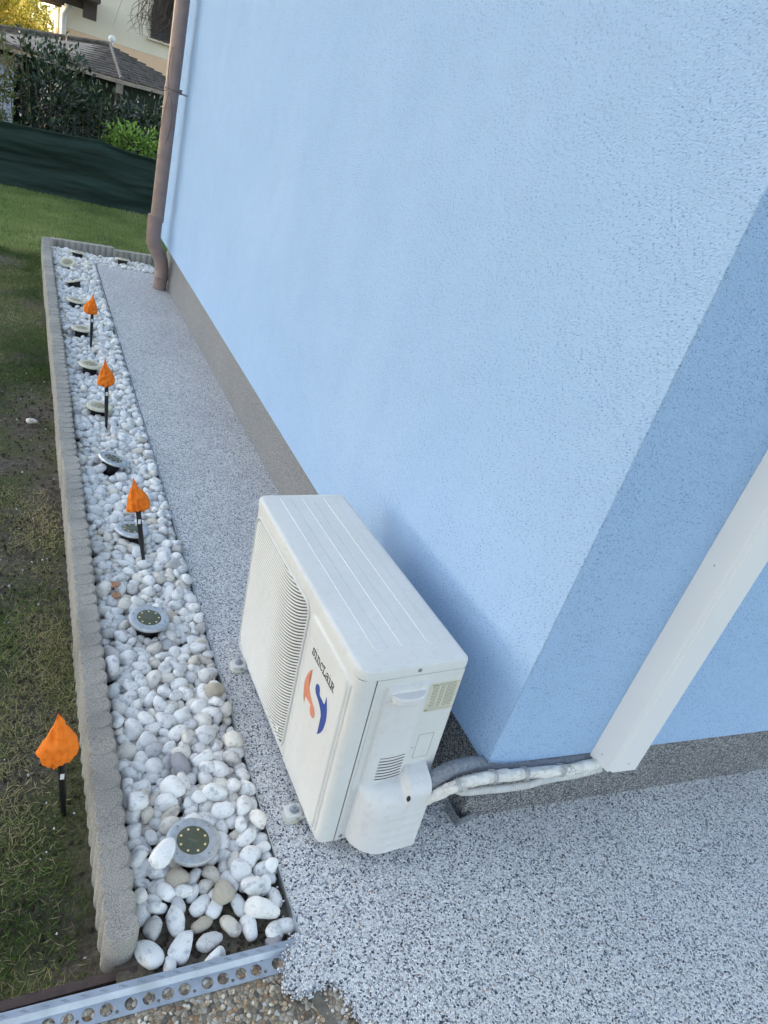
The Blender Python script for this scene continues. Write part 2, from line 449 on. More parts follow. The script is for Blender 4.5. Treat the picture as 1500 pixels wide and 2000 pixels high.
def leafmesh(name, mat, parent, P, D, U, L, Wd, rnd, curl=.25, loc=None, tip=.5):
    """many leaves as 4 point blades folded along the middle; P root, D direction, U side vector, arrays"""
    n = len(P); N = np.cross(D, U); N /= np.linalg.norm(N, axis=1, keepdims=True) + 1e-9
    L = L[:, None]; Wd = Wd[:, None]
    v0 = P; v1 = P + D * L * tip + U * Wd * .5 + N * L * curl * .35; v2 = P + D * L - N * L * curl * .4; v3 = P + D * L * tip - U * Wd * .5 + N * L * curl * .35
    vm = P + D * L * tip
    V = np.stack([v0, v1, v2, v3, vm], 1).reshape(-1, 3)
    idx = np.arange(n)[:, None] * 5
    F = np.concatenate([idx + [0, 1, 4], idx + [1, 2, 4], idx + [2, 3, 4], idx + [3, 0, 4]], 0)
    m = bpy.data.meshes.new(name)
    m.vertices.add(len(V)); m.vertices.foreach_set('co', V.ravel())
    m.loops.add(F.size); m.loops.foreach_set('vertex_index', F.ravel().astype(np.int32))
    m.polygons.add(len(F)); m.polygons.foreach_set('loop_start', np.arange(0, F.size, 3, dtype=np.int32))
    m.update(calc_edges=True)
    a = m.attributes.new("rnd", 'FLOAT', 'POINT'); a.data.foreach_set('value', np.repeat(rnd, 5).astype(np.float32))
    m.materials.append(mat)
    o = bpy.data.objects.new(name, m); COL.objects.link(o)
    if parent is not None: o.parent = parent
    if loc is not None: o.location = loc
    return o
def unit(v): return v / (np.linalg.norm(v, axis=-1, keepdims=True) + 1e-9)
def fbm(x, y, s=1.0, z=0.0):
    return mnoise.fractal(Vector((x * s, y * s, z)), 1.0, 2.0, 4)

# ------------------------------------------------------------------ ground
o = MB().add([(-400, -400, -1.0), (400, -400, -1.0), (400, 400, -1.0), (-400, 400, -1.0)], [[0, 1, 2, 3]]).build('ground', M['turf'])
tag(o, 'dark grassy ground stretching away beyond the green netting fence', 'ground', kind='structure')
def lawn_z(x, y):
    z = -.10 + .012 * fbm(x, y, 2.2) + .006 * fbm(x, y, 11, 3.)
    t = min(1, max(0, (-.02 - y) / .12)); z += t * .055
    z -= .9 * min(1, max(0, (y - 9.6) / 4.0)) if y > 9.6 else 0
    return z
def sheet(name, xs, ys, fz, mat, label, cat):
    V = [(x, y, fz(x, y)) for y in ys for x in xs]; nx = len(xs)
    F = [[j * nx + i, j * nx + i + 1, (j + 1) * nx + i + 1, (j + 1) * nx + i] for j in range(len(ys) - 1) for i in range(nx - 1)]
    m = bpy.data.meshes.new(name); m.from_pydata(V, [], F); m.materials.append(mat)
    m.polygons.foreach_set('use_smooth', [True] * len(F))
    o = bpy.data.objects.new(name, m); COL.objects.link(o)
    return tag(o, label, cat, kind='structure')
xs = list(np.arange(-6, -1.4, .25)) + list(np.arange(-1.4, -.84, .02)) + [-.84]
ys = list(np.arange(-2.5, -.2, .1)) + list(np.arange(-.2, 3, .025)) + list(np.arange(3, 6.1, .06)) + [6.1]
sheet('lawn', xs, ys, lawn_z, M['turf'], 'patchy lawn with bare soil left of the concrete edging', 'lawn')
xs = list(np.arange(-6, 6.01, .12)); ys = list(np.arange(6.1, 14.01, .08))
o = sheet('lawn', xs, ys, lawn_z, M['turf'], 'greener lawn at the far end before the netting fence', 'lawn')
# bed soil
def bed_z(x, y):
    z = -.040 + .004 * fbm(x, y, 9)
    t = min(1, max(0, (.06 - y) / .12)); z += t * .014 + t * .004 * fbm(x, y, 25, 5)
    return z
sheet('soil', list(np.arange(-.87, .12, .02)), list(np.arange(-.16, 6.03, .02)), bed_z, M['soil'], 'dark soil under the white pebbles of the planting bed', 'soil')
# old washed-concrete slab and the stone carpet laid on it
o = MB().box(-1.75, 6, -4.5, -.151, -.10, -.0145).build('paving', M['aggregate'])
tag(o, 'old washed aggregate concrete paving at the bottom edge', 'paving', kind='structure')
o = MB().box(-.4975, .2, -.1505, 5.60, -.10, -.0145).build('paving', M['aggregate'])
tag(o, 'old concrete base hidden under the grey stone path', 'paving', kind='structure')
edge = [(-.509, -.1475), (-.515, -.168), (-.532, -.178), (-.530, -.196), (-.545, -.205), (-.541, -.222), (-.556, -.235), (-.551, -.252), (-.540, -.254), (-.536, -.268), (-.522, -.262), (-.508, -.272), (-.497, -.262), (-.481, -.268), (-.470, -.258), (-.452, -.262), (-.449, -.274), (-.438, -.278), (-.441, -.300), (-.428, -.308), (-.436, -.327), (-.424, -.345), (-.418, -.372), (-.405, -.390), (-.38, -.47), (-.30, -.62), (-.15, -.9), (.2, -1.4), (.5, -2.2), (.9, -4.4)]
ragged = []
for a, b in zip(edge[:-1], edge[1:]):
    for k in range(4):
        t = k / 4; w = .0035 if a[1] > -.5 else .012
        ragged.append((a[0] + (b[0] - a[0]) * t + rng.uniform(-w, w) * (k > 0), a[1] + (b[1] - a[1]) * t + rng.uniform(-w, w) * (k > 0)))
poly = [(-.4955, -.1475)] + ragged + [(6, -4.4), (6, .6), (.3, .6), (.3, 5.3), (.02, 5.3), (.02, 5.598)]
for k in range(24):
    poly.append((.0 - k / 23 * .4845, 5.60 - k / 23 * .028 + rng.uniform(-.006, .006)))
o = MB().prism(poly[::-1], -.014, 0.0).build('path', M['carpet'])
tag(o, 'grey and white stone carpet path along the blue wall', 'path', kind='structure')
# loose chips at the ragged border
def chips(name, pts, smin, smax, mat, seed, label, cat):
    r = np.random.RandomState(seed); mb = MB()
    ico = [(0, 0, 1), (.89, 0, .45), (.28, .85, .45), (-.72, .53, .45), (-.72, -.53, .45), (.28, -.85, .45), (.72, .53, -.45), (-.28, .85, -.45), (-.89, 0, -.45), (-.28, -.85, -.45), (.72, -.53, -.45), (0, 0, -1)]
    fi = [[0, 1, 2], [0, 2, 3], [0, 3, 4], [0, 4, 5], [0, 5, 1], [1, 6, 2], [2, 7, 3], [3, 8, 4], [4, 9, 5], [5, 10, 1], [6, 7, 2], [7, 8, 3], [8, 9, 4], [9, 10, 5], [10, 6, 1], [11, 7, 6], [11, 8, 7], [11, 9, 8], [11, 10, 9], [11, 6, 10]]
    for p in pts:
        s = r.uniform(smin, smax); q = Quaternion(r.normal(size=4)).normalized()
        sc = Vector((1, r.uniform(.6, 1), r.uniform(.5, .8)))
        V = [q @ Vector((a * sc[0] * s, b * sc[1] * s, c * sc[2] * s)) + Vector(p) for a, b, c in ico]
        mb.add(V, fi)
    o = mb.build(name, mat)
    return tag(o, label, cat, kind='stuff')
pts = []
for a, b in zip(edge[:24], edge[1:25]):
    for k in range(16):
        t = rng.rand(); nrm = rng.normal(0, .006)
        pts.append((a[0] + (b[0] - a[0]) * t + nrm, a[1] + (b[1] - a[1]) * t + rng.normal(0, .005), -.011 + rng.uniform(0, .012)))
M['chip'] = None
m, nt, b = newmat("loose_white_chip")
g_ = tex_noise(nt, wcoords(nt), 180, 2)
nt.links.new(ramp(nt, g_, [(.35, (.10, .11, .14)), (.45, (.45, .47, .52)), (.55, (.72, .73, .77)), (.7, (.60, .62, .68))]), b.inputs['Base Color'])
M['chip'] = m
chips('stone_chips', pts, .0022, .0042, M['chip'], 3, 'loose white and grey stone chips along the ragged path edge', 'stone chips')
pts = []
for k in range(420):      # chips spilled in the bed next to the path edge
    y = rng.uniform(-.05, 3.2) if rng.rand() > .4 else rng.uniform(-.1, 1.2)
    pts.append((-.502 - abs(rng.normal(0, .03)), y, rng.uniform(-.028, -.010)))
chips('stone_chips', pts, .002, .0045, M['chip'], 4, 'fine white chips spilled between pebbles beside the path edge', 'stone chips')
pts = []
for k in range(900):
    pts.append((rng.uniform(-1.3, -.38), -.215 - abs(rng.normal(0, .12)), -.0135 + rng.uniform(-.001, .0015)))
m, nt, b = newmat("aggregate_stone")
g_ = tex_noise(nt, wcoords(nt), 60, 2)
nt.links.new(ramp(nt, g_, [(.3, (.17, .14, .11)), (.42, (.42, .34, .24)), (.5, (.32, .21, .12)), (.58, (.55, .50, .42)), (.7, (.66, .63, .58))]), b.inputs['Base Color'])
M['aggstone'] = m
pts = [p for p in pts if not (p[0] > -.56 and p[1] > -.26) and not (p[0] > -.44 and p[1] > -.34)]
chips('aggregate_stones', pts, .0035, .0068, M['aggstone'], 5, 'rounded brown and beige aggregate stones in the old paving', 'aggregate')
o = MB().obox((-.463, -.40, -.0125), (.0085, .006, 0), (.045, -.16, 0), (0, 0, .0035)).build('joint_strip', M['joint'])
tag(o, 'narrow cement strip in the washed paving by the ragged path edge', 'joint strip')

# ------------------------------------------------------------------ house
TH = -0.0611066
cw, sw = math.cos(TH), math.sin(TH)
HP, SL = .2467, .01362
house = thing('blue_house', 'light blue rendered house wall on a grey speckled plinth, filling the right side', 'house')
LH, HH = 5.55, 5.2
m = MB()
def wallring(inset, y1):
    A = (inset, inset + .0); B = (inset, y1); Cc = (7.0, y1); D = (7.0 * cw + 0, 7.0 * sw + inset)
    return [A, B, Cc, D]
# long wall as a slab with real thickness, gable side slab
T_ = .16
P = [(0, 0), (0, LH), (T_, LH), (T_, .155)]
V = [(0, 0, HP), (0, LH, HP + SL * LH / 3 * 3), (T_, LH, HP + SL * LH), (T_, T_ * .97, HP)] + [(a, b, HH) for a, b in ((0, 0), (0, LH), (T_, LH), (T_, T_ * .97))]
m = MB().add(V, [[3, 2, 1, 0], [4, 5, 6, 7], [0, 1, 5, 4], [1, 2, 6, 5], [2, 3, 7, 6], [3, 0, 4, 7]])
V = [(0.0, 0, HP), (7 * cw, 7 * sw, HP), (7 * cw + .01, 7 * sw + T_, HP), (T_ + .001, T_ * .97, HP)] + [(0.0, 0, HH), (7 * cw, 7 * sw, HH), (7 * cw + .01, 7 * sw + T_, HH), (T_ + .001, T_ * .97, HH)]
# one joined L-shaped shell so the corner has no seam
O_ = [(0, 0), (0, LH), (T_, LH), (T_, T_ * .95), (7.0, T_ + 7 * sw), (7 * cw, 7 * sw)]
zb = [HP, HP + SL * LH, HP + SL * LH, HP, HP, HP]
m = MB(); n = 6
m.add([(a, b, z) for (a, b), z in zip(O_, zb)] + [(a, b, HH) for a, b in O_], [[i, (i + 1) % n, n + (i + 1) % n, n + i] for i in range(n)] + [[3, 4, 5, 0], [0, 1, 2, 3], [n + 3, n + 4, n + 5, n], [n, n + 1, n + 2, n + 3]])
o = m.build('wall', M['stucco'], house); bevel(o, .0035, 2)
ins = .03
o = MB().box(ins, ins + .12, .46, 5.36, -.2, HP + .06).build('plinth', M['plinth'], house)
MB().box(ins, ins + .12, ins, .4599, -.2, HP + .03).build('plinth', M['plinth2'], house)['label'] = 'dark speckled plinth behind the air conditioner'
o['label'] = 'grey beige speckled plinth under the long wall'
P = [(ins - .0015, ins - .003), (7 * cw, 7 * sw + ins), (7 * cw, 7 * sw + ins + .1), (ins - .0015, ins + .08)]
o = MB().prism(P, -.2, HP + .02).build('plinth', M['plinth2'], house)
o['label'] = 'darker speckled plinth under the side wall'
o = MB().box(T_, 7, T_ + .5, LH - .01, HH - .25, HH - .05).build('ceiling_slab', M['cream'], house)
o = MB().box(6.8, 6.95, .6, LH - .02, -.2, HH - .3).build('wall', M['stucco'], house)
o = MB().box(T_ + .01, 6.9, LH - T_, LH - .004, HP, HH - .3).build('wall', M['stucco'], house)
# roof with eaves
V = [(-.45, -1.0, HH - .05), (7.6, -1.4, HH - .05), (7.6, LH + .5, HH - .05), (-.45, LH + .5, HH - .05), (3.5, 2.0, HH + 2.2), (3.7, 3.6, HH + 2.2)]
o = MB().add(V, [[0, 1, 4], [1, 2, 5, 4], [2, 3, 5], [3, 0, 4, 5], [0, 3, 2, 1]]).build('roof', M['tile'], house)
# small bead end at the wall corner
o = MB().obox((.004, -.0035, HP + .014), (.0035, 0, .0012), (0, .0012, 0), (-.003, 0, .011)).build('corner_bead', M['alu'], house)

# ------------------------------------------------------------------ white trunking on the side wall
def w2p(s, off, z): return (s * cw + off * sw, s * sw - off * cw, z)
duct = thing('cable_trunking', 'white vertical plastic trunking fixed to the side wall above the pipes', 'trunking', w2p(.42, 0, .24))
dl = Vector(duct.location)
prof = [(.346, .0005), (.3705, .052), (.3735, .0535), (.3835, .0535), (.3865, .0555), (.389, .058), (.472, .058), (.4765, .054), (.500, .0005)]
zbo = [.2405, .2330, .2325, .2325, .2325, .2320, .2300, .2300, .2320]
def ductmesh(prof, z0s, z1):
    n = len(prof)
    V = [tuple(Vector(w2p(a, b, z)) - dl) for (a, b), z in zip(prof, z0s)] + [tuple(Vector(w2p(a, b, z1)) - dl) for a, b in prof]
    F = [[i, i + 1, n + i + 1, n + i] for i in range(n - 1)]
    mb = MB().add(V, F)
    return mb
o = ductmesh(prof, zbo, 4.9).build('trunking_cover', M['duct'], duct)
so = o.modifiers.new('solid', 'SOLIDIFY'); so.thickness = .002; so.offset = -1
for s_, of_, z_ in ((.357, .0245, .27), (.43, .0585, .262), (.357, .0245, .9)):
    c = Vector(w2p(s_, of_, z_)) - dl
    MB().lathe([(.0022, 0), (.0016, .0012)], 10).build('screw', M['galv'], duct, 40, c).rotation_euler = (R_(90), 0, 0)

# ------------------------------------------------------------------ downpipe
DP = Vector((-.034, 5.13, 0))
dp = thing('downpipe', 'brown metal downpipe with an offset bend at the far end of the blue wall', 'downpipe', DP)
def P_(x, z, y=5.13): return (x + .034, y - 5.13, z)
MB().tube([P_(-.113, .52), P_(-.104, 1.99), P_(-.094, 3.5), P_(-.09, 5.0)], .051, 24).build('shaft', M['brown'], dp, 40)
MB().tube([P_(-.128, .56), P_(-.128, .50), P_(-.1275, .42), P_(-.124, .38), P_(-.113, .342), P_(-.098, .31), P_(-.078, .278), P_(-.058, .25), P_(-.046, .225), P_(-.038, .195), P_(-.036, .16)], [.0545, .0545, .0545, .054, .054, .054, .054, .054, .054, .054, .053], 28).build('elbow', M['brown'], dp, 40)
MB().tube([P_(-.125, .49), P_(-.124, .565)], .0545, 24).build('collar', M['brown'], dp, 40)
MB().lathe([(.052, -.03), (.052, .085), (.056, .087), (.058, .094), (.058, .112), (.056, .118), (.0545, .12), (.0545, .165), (.0555, .17), (.0545, .175)], 28).build('shoe', M['brown'], dp, 40)
for z, r in ((.085, .0537), (.135, .0565), (1.0, .052), (1.32, .053)):
    x = -.034 if z < .3 else -.110
    MB().lathe([(r, -.003), (r + .002, 0), (r, .003)], 28, P_(x, z)).build('seam_ring', M['brown'], dp, 40)
m = MB().lathe([(.053, -.016), (.055, -.014), (.055, .014), (.053, .016)], 28, P_(-.107, 1.44))
m.obox(P_(-.048, 1.44), (.012, 0, 0), (0, .004, 0), (0, 0, .016))
o = m.build('clamp', M['brown'], dp, 40)
MB().tube([P_(-.04, 1.43), P_(.034, 1.425)], .005, 8).build('bracket_rod', M['galv'], dp, 40)
wr = thing('thin_wire', 'thin dark wire wound round the downpipe at its clamp', 'wire', (-.107, 5.13, 1.44))
pts = []
for k in range(60):
    a = k / 59 * 2 * math.pi * 1.2 + 2; pts.append((math.cos(a) * .0575, math.sin(a) * .0575, .01 - k / 59 * .03))
mb = MB().tube(pts, .0018, 6)
mb.tube([(-.02 + .03 * math.sin(t * 3), -.056 - .01 * math.sin(t * 4), -.02 - t * .34) for t in np.linspace(0, 1, 20)], .0015, 6)
mb.tube([(-.03 - .034 * t, -.056 + .035 * t, -.02 - t * .30) for t in np.linspace(0, 1, 12)], .0015, 6)
mb.tube([(-.035 - .012 * math.sin(t * 3), -.048, .0 + t * .26) for t in np.linspace(0, 1, 12)], .0015, 6)
mb.build('wire_strand', M['twig'], wr, 50)

# ------------------------------------------------------------------ air conditioner, built in its own frame
Rr = Matrix(((0.99904611613592, -0.013965626365964025, -0.04137413580898452), (0.015443555245365427, 0.999246089441083, 0.03561950783049416), (0.040845494673431855, -0.03622449470882346, 0.9985086036424389)))
ac = thing('air_conditioner', 'off-white outdoor air conditioner unit with round-edged lid and louvred fan grille', 'air conditioner', (-0.39938468, 0.0221556, 0))
ac.rotation_euler = Rr.to_euler()
D_, W_, Z0, Z1 = .2689, .776, .030, .5785
ZL = Z1 - .027
body = MB()
fp = rrect(0, D_ - .001, 0, W_, .02, 8, [.006, .022, .022, .006])
body.prism(fp, Z0, ZL)
o = body.build('casing', M['shell'], ac, 30); bevel(o, .003, 2, 60)
# dark gap line under the lid, then the lid
MB().prism(rrect(.001, D_ - .002, .001, W_ - .001, .02, 8, [.006, .021, .021, .006]), ZL - .001, ZL + .003).build('lid_seam', M['dark'], ac, 30)
lid = MB(); rings = []
for off, z in ((.0, ZL + .0018), (.0035, ZL + .0018), (.0035, Z1 - .009), (.0018, Z1 - .0035), (-.003, Z1 - .0008), (-.009, Z1)):
    rings.append([(x, y, z) for x, y in rrect(-off, D_ + off, -off, W_ + off, .024 + off, 10, [.010 + max(off, -.008), .026 + off, .030 + off, .010 + max(off, -.008)])])
lid.loft(rings)
o = lid.build('lid', M['shell'], ac, 30)
for x0, x1 in ((.0575, .091), (.1255, .158), (.194, .2275)):
    rings = [[(x, y, z) for x, y in rrect(x0 + e, x1 - e, .060 + e, .757 - e, .012 - e, 6)] for e, z in ((0, Z1 - .0003), (.0016, Z1 + .0009), (.0026, Z1 + .0009))]
    MB().loft(rings).build('lid_rib', M['shell'], ac, 20)
# vertical seam on the near side and edge seams
MB().box(.0422, .0435, -.0006, .004, Z0 + .004, ZL - .001).build('panel_seam', M['dark'], ac)
MB().box(.0445, .2675, -.0014, .004, Z0 + .003, ZL - .003).build('side_panel', M['shell'], ac)
rb = MB(); rb.box(.052, .0545, -.0035, .003, Z0 + .02, .46); rb.build('side_rib', M['shell'], ac)
# front plateau
pl = MB(); rings = []
for e, x in ((0, .002), (.0035, -.004), (.007, -.0055), (.012, -.0055)):
    rings.append([(x, y, z) for y, z in rrect(.036 + e, .268 - e * .4, .035 + e, .532 - e, .032 - e, 8, [.006, .03, .02, .004])])
pl.loft(rings)
pl.build('front_panel', M['shell'], ac, 20)
cr = MB()
cr.box(-.0062, .0, .262, .2635, .04, .50)
for y in (.030, .0255): cr.tube([(-.0005 - .0 * y, y, .05), (-.0005, y, .52)], .0012, 6)
cr.build('pressed_crease', M['shell'], ac)
# fan grille
gy0, gy1, gz0, gz1 = .292, .744, .052, .530
outer = rrect(gy0, gy1, gz0, gz1, .03, 8)
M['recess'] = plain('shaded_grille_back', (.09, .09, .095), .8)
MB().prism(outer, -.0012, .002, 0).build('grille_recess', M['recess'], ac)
def inside(y, z, e=0.0):
    r = .03; y0, y1, z0, z1 = gy0 + e, gy1 - e, gz0 + e, gz1 - e
    if y < y0 or y > y1 or z < z0 or z > z1: return False
    cy = min(max(y, y0 + r), y1 - r); cz = min(max(z, z0 + r), z1 - r)
    return (y - cy) ** 2 + (z - cz) ** 2 <= r * r + 1e-9 or (cy == y or cz == z)
gr = MB()
pitch = .0098
for k in range(-10, 50):
    zb_ = gz0 + .004 + k * pitch
    run = []
    for j in range(0, 91):
        y = gy1 - .004 - (gy1 - gy0 - .008) * j / 90
        t = max(0.0, (gy0 + .215 - y) / .215)
        z = zb_ + .088 * t ** 2.1
        if inside(y, z, .003): run.append((y, z, t))
        elif run: break
    if len(run) < 4: continue
    rings = []
    for i, (y, z, t) in enumerate(run):
        if i % 3 and 0 < i < len(run) - 1: continue
        sl_ = -.088 * 2.1 * t ** 1.1 / .215
        ny, nz = -sl_, 1.0; l = math.hypot(ny, nz); ny /= l; nz /= l
        w = .0031 * (1 - .22 * t)
        ring = []
        for a, b in ((-w, -.0016), (-w * .75, -.0036), (0.0, -.0046), (w * .75, -.0030), (w * .9, -.0016)):
            ring.append((b, y + ny * a, z + nz * a))
        rings.append(ring)
    gr.loft(rings)
for i in range(len(outer)):
    pass
ring_o = []
for e, x in ((-.004, -.001), (-.002, -.0052), (.0012, -.0052), (.0028, -.001)):
    ring_o.append([(x, y, z) for y, z in rrect(gy0 + e, gy1 - e, gz0 + e, gz1 - e, .03 - e, 8)])
gr.loft(ring_o, cap=False)
o = gr.build('fan_grille', M['shell'], ac, 35)
MB().box(-.0072, -.004, .325, .345, .082, .092).build('maker_badge', M['mark_orange'], ac).data.materials[0] = M['tape']
# logo shapes, traced and laid as thin printed film
OR = [(0.2026, 0.4118), (0.2168, 0.3958), (0.2266, 0.374), (0.2323, 0.3506), (0.2296, 0.3296), (0.2224, 0.3073), (0.212, 0.2966), (0.2135, 0.3089), (0.2105, 0.3201), (0.1961, 0.3202), (0.1777, 0.3225), (0.1761, 0.3105), (0.1674, 0.3004), (0.1562, 0.3004), (0.1482, 0.3065), (0.1464, 0.3175), (0.1538, 0.3287), (0.1698, 0.335), (0.1871, 0.3437), (0.202, 0.3548), (0.2094, 0.3696), (0.211, 0.3879), (0.2072, 0.4026)]
BL = [(0.1673, 0.3987), (0.1715, 0.3893), (0.1695, 0.3781), (0.1608, 0.3715), (0.1485, 0.3684), (0.1352, 0.363), (0.1222, 0.3544), (0.1138, 0.3413), (0.1096, 0.3258), (0.1105, 0.3066), (0.1167, 0.2871), (0.105, 0.2991), (0.0943, 0.3197), (0.089, 0.3431), (0.0898, 0.365), (0.0963, 0.3859), (0.1096, 0.4097), (0.1119, 0.3853), (0.1301, 0.3841), (0.1445, 0.3851), (0.1477, 0.3949), (0.1551, 0.4026)]
def film(poly, x0, x1, name, mat, axis=0):
    bm = bmesh.new(); vs = [bm.verts.new((x0, y, z)) for y, z in poly]
    f = bm.faces.new(vs); bmesh.ops.triangulate(bm, faces=[f])
    g = bmesh.ops.extrude_face_region(bm, geom=list(bm.faces))
    for v in g['geom']:
        if isinstance(v, bmesh.types.BMVert): v.co.x = x1
    bmesh.ops.recalc_face_normals(bm, faces=bm.faces)
    me = bpy.data.meshes.new(name); bm.to_mesh(me); bm.free(); me.materials.append(mat)
    o = bpy.data.objects.new(name, me); COL.objects.link(o); o.parent = ac
    return o
def smooth_poly(P, sharp=()):
    out = []; n = len(P)
    for i in range(n):
        p0, p1, p2, p3 = (np.array(P[(i + k) % n]) for k in (-1, 0, 1, 2))
        if i in sharp: p0 = p1
        if (i + 1) % n in sharp: p3 = p2
        for t in (0, .34, .67):
            out.append(tuple(.5 * ((2 * p1) + (-p0 + p2) * t + (2 * p0 - 5 * p1 + 4 * p2 - p3) * t * t + (-p0 + 3 * p1 - 3 * p2 + p3) * t ** 3)))
    return out
film(smooth_poly(OR, (0, 6, 8, 10)), -.0054, -.0062, 'logo_mark', M['mark_orange'])['label'] = 'orange swoosh of the printed logo'
film(smooth_poly(BL, (10, 16, 18)), -.0054, -.0062, 'logo_mark', M['mark_blue'])['label'] = 'dark blue swoosh of the printed logo'
# lettering: slab letters as thick strokes, u along -y, v up
GL = {
 's': [[(.78, .82), (.6, .97), (.3, .95), (.2, .78), (.32, .6), (.6, .45), (.78, .28), (.68, .06), (.35, .03), (.14, .2)], [(.8, .98), (.8, .7)], [(.13, .3), (.13, .02)]],
 'i': [[(.1, .95), (.36, .95), (.36, .05)], [(.08, .03), (.64, .03)]],
 'n': [[(.04, .95), (.24, .95), (.24, .05)], [(.04, .03), (.46, .03)], [(.24, .72), (.45, .95), (.68, .93), (.8, .75), (.8, .05)], [(.62, .03), (1.0, .03)]],
 'c': [[(.82, .75), (.7, .94), (.4, .96), (.2, .75), (.17, .4), (.3, .08), (.58, .03), (.84, .2)], [(.84, .98), (.84, .7)]],
 'L': [[(.1, 1.1), (.5, 1.1)], [(.28, 1.1), (.28, .03)], [(.08, .03), (.82, .03), (.84, .32)]],
 'a': [[(.2, .78), (.38, .96), (.66, .94), (.74, .7), (.74, .2), (.9, .03)], [(.74, .55), (.4, .55), (.18, .38), (.2, .12), (.42, .02), (.62, .1), (.74, .3)]],
 'R': [[(.06, 1.0), (.6, 1.0), (.8, .85), (.8, .65), (.62, .5), (.26, .5)], [(.24, 1.0), (.24, .03)], [(.06, .03), (.44, .03)], [(.5, .5), (.78, .08), (.96, .03)]]}
txt = MB(); cur = 0.0; adv = {'s': .92, 'i': .72, 'n': 1.04, 'c': .95, 'L': .92, 'a': .98, 'R': 1.0}
tot = sum(adv[c] for c in 'sincLaiR')
y_a, y_b, zb_, hh_ = .2272, .0860, .4440, .0195
for c in 'sincLaiR':
    for st in GL[c]:
        for (a, b), (c2, d2) in zip(st[:-1], st[1:]):
            p = Vector((0, y_a + (y_b - y_a) * (cur + a) / tot, zb_ + hh_ * b)); q = Vector((0, y_a + (y_b - y_a) * (cur + c2) / tot, zb_ + hh_ * d2))
            dd = (q - p); l = dd.length
            if l < 1e-6: continue
            dd.normalize(); nn = Vector((1, 0, 0)).cross(dd); w = .00145
            ce = (p + q) / 2; ce.x = -.0058 - .00002 * (len(txt.v) % 7)
            txt.obox(ce, (.0004, 0, 0), dd * (l / 2 + w * .6), nn * w)
    if c == 'i':
        yy = y_a + (y_b - y_a) * (cur + .3) / tot
        txt.obox((-.0058, yy, zb_ + hh_ * 1.42), (.0004, 0, 0), (0, .0011, 0), (0, 0, .0011))
    cur += adv[c]
txt.build('printed_name', M['ink'], ac)
for zl in (.472, .438): MB().box(-.0060, -.005, .075, .245, zl - .0003, zl + .0003).build('pressed_line', M['shell'], ac)
# lower valve cover + panel as one height field on the near side
def sstep(a, b, t): t = min(1, max(0, (t - a) / (b - a))); return t * t * (3 - 2 * t)
nx_, nz_ = 90, 220
X0, X1, Zc0, Zc1 = .055, .262, .006, .535
def cover_h(x, z):
    # upper panel
    up = sstep(.0, .004, x - .070) * sstep(.0, .004, .178 - x) * sstep(0, .004, .530 - z)
    h = .0085 * up if z > .2 else 0.0
    h += .0022 * up * sstep(0, .003, x - .078) * sstep(0, .003, .170 - x) * sstep(0, .003, .516 - z) if z > .2 else 0
    lx = .067; rx = .246
    def qc(t): t = min(1, max(0, t)); return math.sqrt(max(0, 1 - (1 - t) ** 2))
    lb = qc((x - lx) / .075) * .9 + .1 * sstep(0, .004, x - lx)
    rbx = sstep(0, .008, rx - x)
    k_ = sstep(.166, .182, x)
    zt = (.228 + .010 * (x - .07) / .1) * (1 - k_) + .2585 * k_
    tb = qc((zt - z) / (.075 * (1 - k_) + .045 * k_))
    bb = sstep(0, .006, z - (.024 + .022 * max(0, (.15 - x) / .09) ** 1.5))
    bulge = .064 * lb * rbx * tb * bb
    if x > .12 and z < .16: bulge += .0009 * sstep(0, .003, abs(((z + .004) % .032) - .016) - .008) * sstep(.12, .126, x) * sstep(0, .004, rx - .012 - x) * bb
    return max(h, bulge)
V = []; F = []
for j in range(nz_ + 1):
    for i in range(nx_ + 1):
        x = X0 + (X1 - X0) * i / nx_; z = Zc0 + (Zc1 - Zc0) * j / nz_
        h = cover_h(x, z)
        V.append((x, -.0012 - h if h > .0004 else .001, z))
for j in range(nz_):
    for i in range(nx_):
        q = [j * (nx_ + 1) + i, j * (nx_ + 1) + i + 1, (j + 1) * (nx_ + 1) + i + 1, (j + 1) * (nx_ + 1) + i]
        if all(V[k][1] > 0 for k in q): continue
        F.append(q)
mb = MB().add(V, F)
cov = mb.build('valve_cover', M['cover'], ac, 40)
# half-moon handle
hp_ = [(.082, 0), (.168, 0)] + [(.125 + .043 * math.cos(a), .028 * math.sin(a) ** .8) for a in np.linspace(0.15, math.pi - .15, 14)]
pr_ = [(x, -.0085 - y) for x, y in hp_]
o = MB().prism(pr_, .494, .513).build('handle', M['cover'], cov, 30); bevel(o, .003, 2, 30)
o = MB().prism([(x, y * .75 - .002) for x, y in pr_], .487, .4943).build('handle_shadow_gap', M['cover'], cov)
# curved slits
sl_ = MB()
for k in range(8):
    z = .3125 - k * .0098; pts = []
    for t in np.linspace(0, 1, 10):
        x = .100 + .066 * t; zz = z - .004 * math.sin(math.pi * t)
        pts.append((x, -.0012 - cover_h(x, zz) - .0002, zz))
    sl_.tube(pts, .00115 if k > 0 else .0008, 6)
sl_.build('vent_slits', M['dark'], cov)
bmk = MB().lathe([(.0001, .0014), (.0062, .001), (.0064, -.002)], 16)
def cover_mark(x, z, sx, sy, name, mat, rot=0.0):
    h = cover_h(x, z); e = .002
    n = Vector((cover_h(x - e, z) - cover_h(x + e, z), -2 * e, (cover_h(x, z - e) - cover_h(x, z + e)))).normalized()
    o = MB().lathe([(.0062, .0008), (.0064, -.001)], 16).build(name, mat, cov, 40, (x, -.0012 - h, z))
    o.rotation_euler = n.to_track_quat('Z', 'Y').to_euler(); o.scale = (sx, sy, 1)
    return o
cover_mark(.176, .214, .75, 1.3, 'knockout_hole', M['dark'])
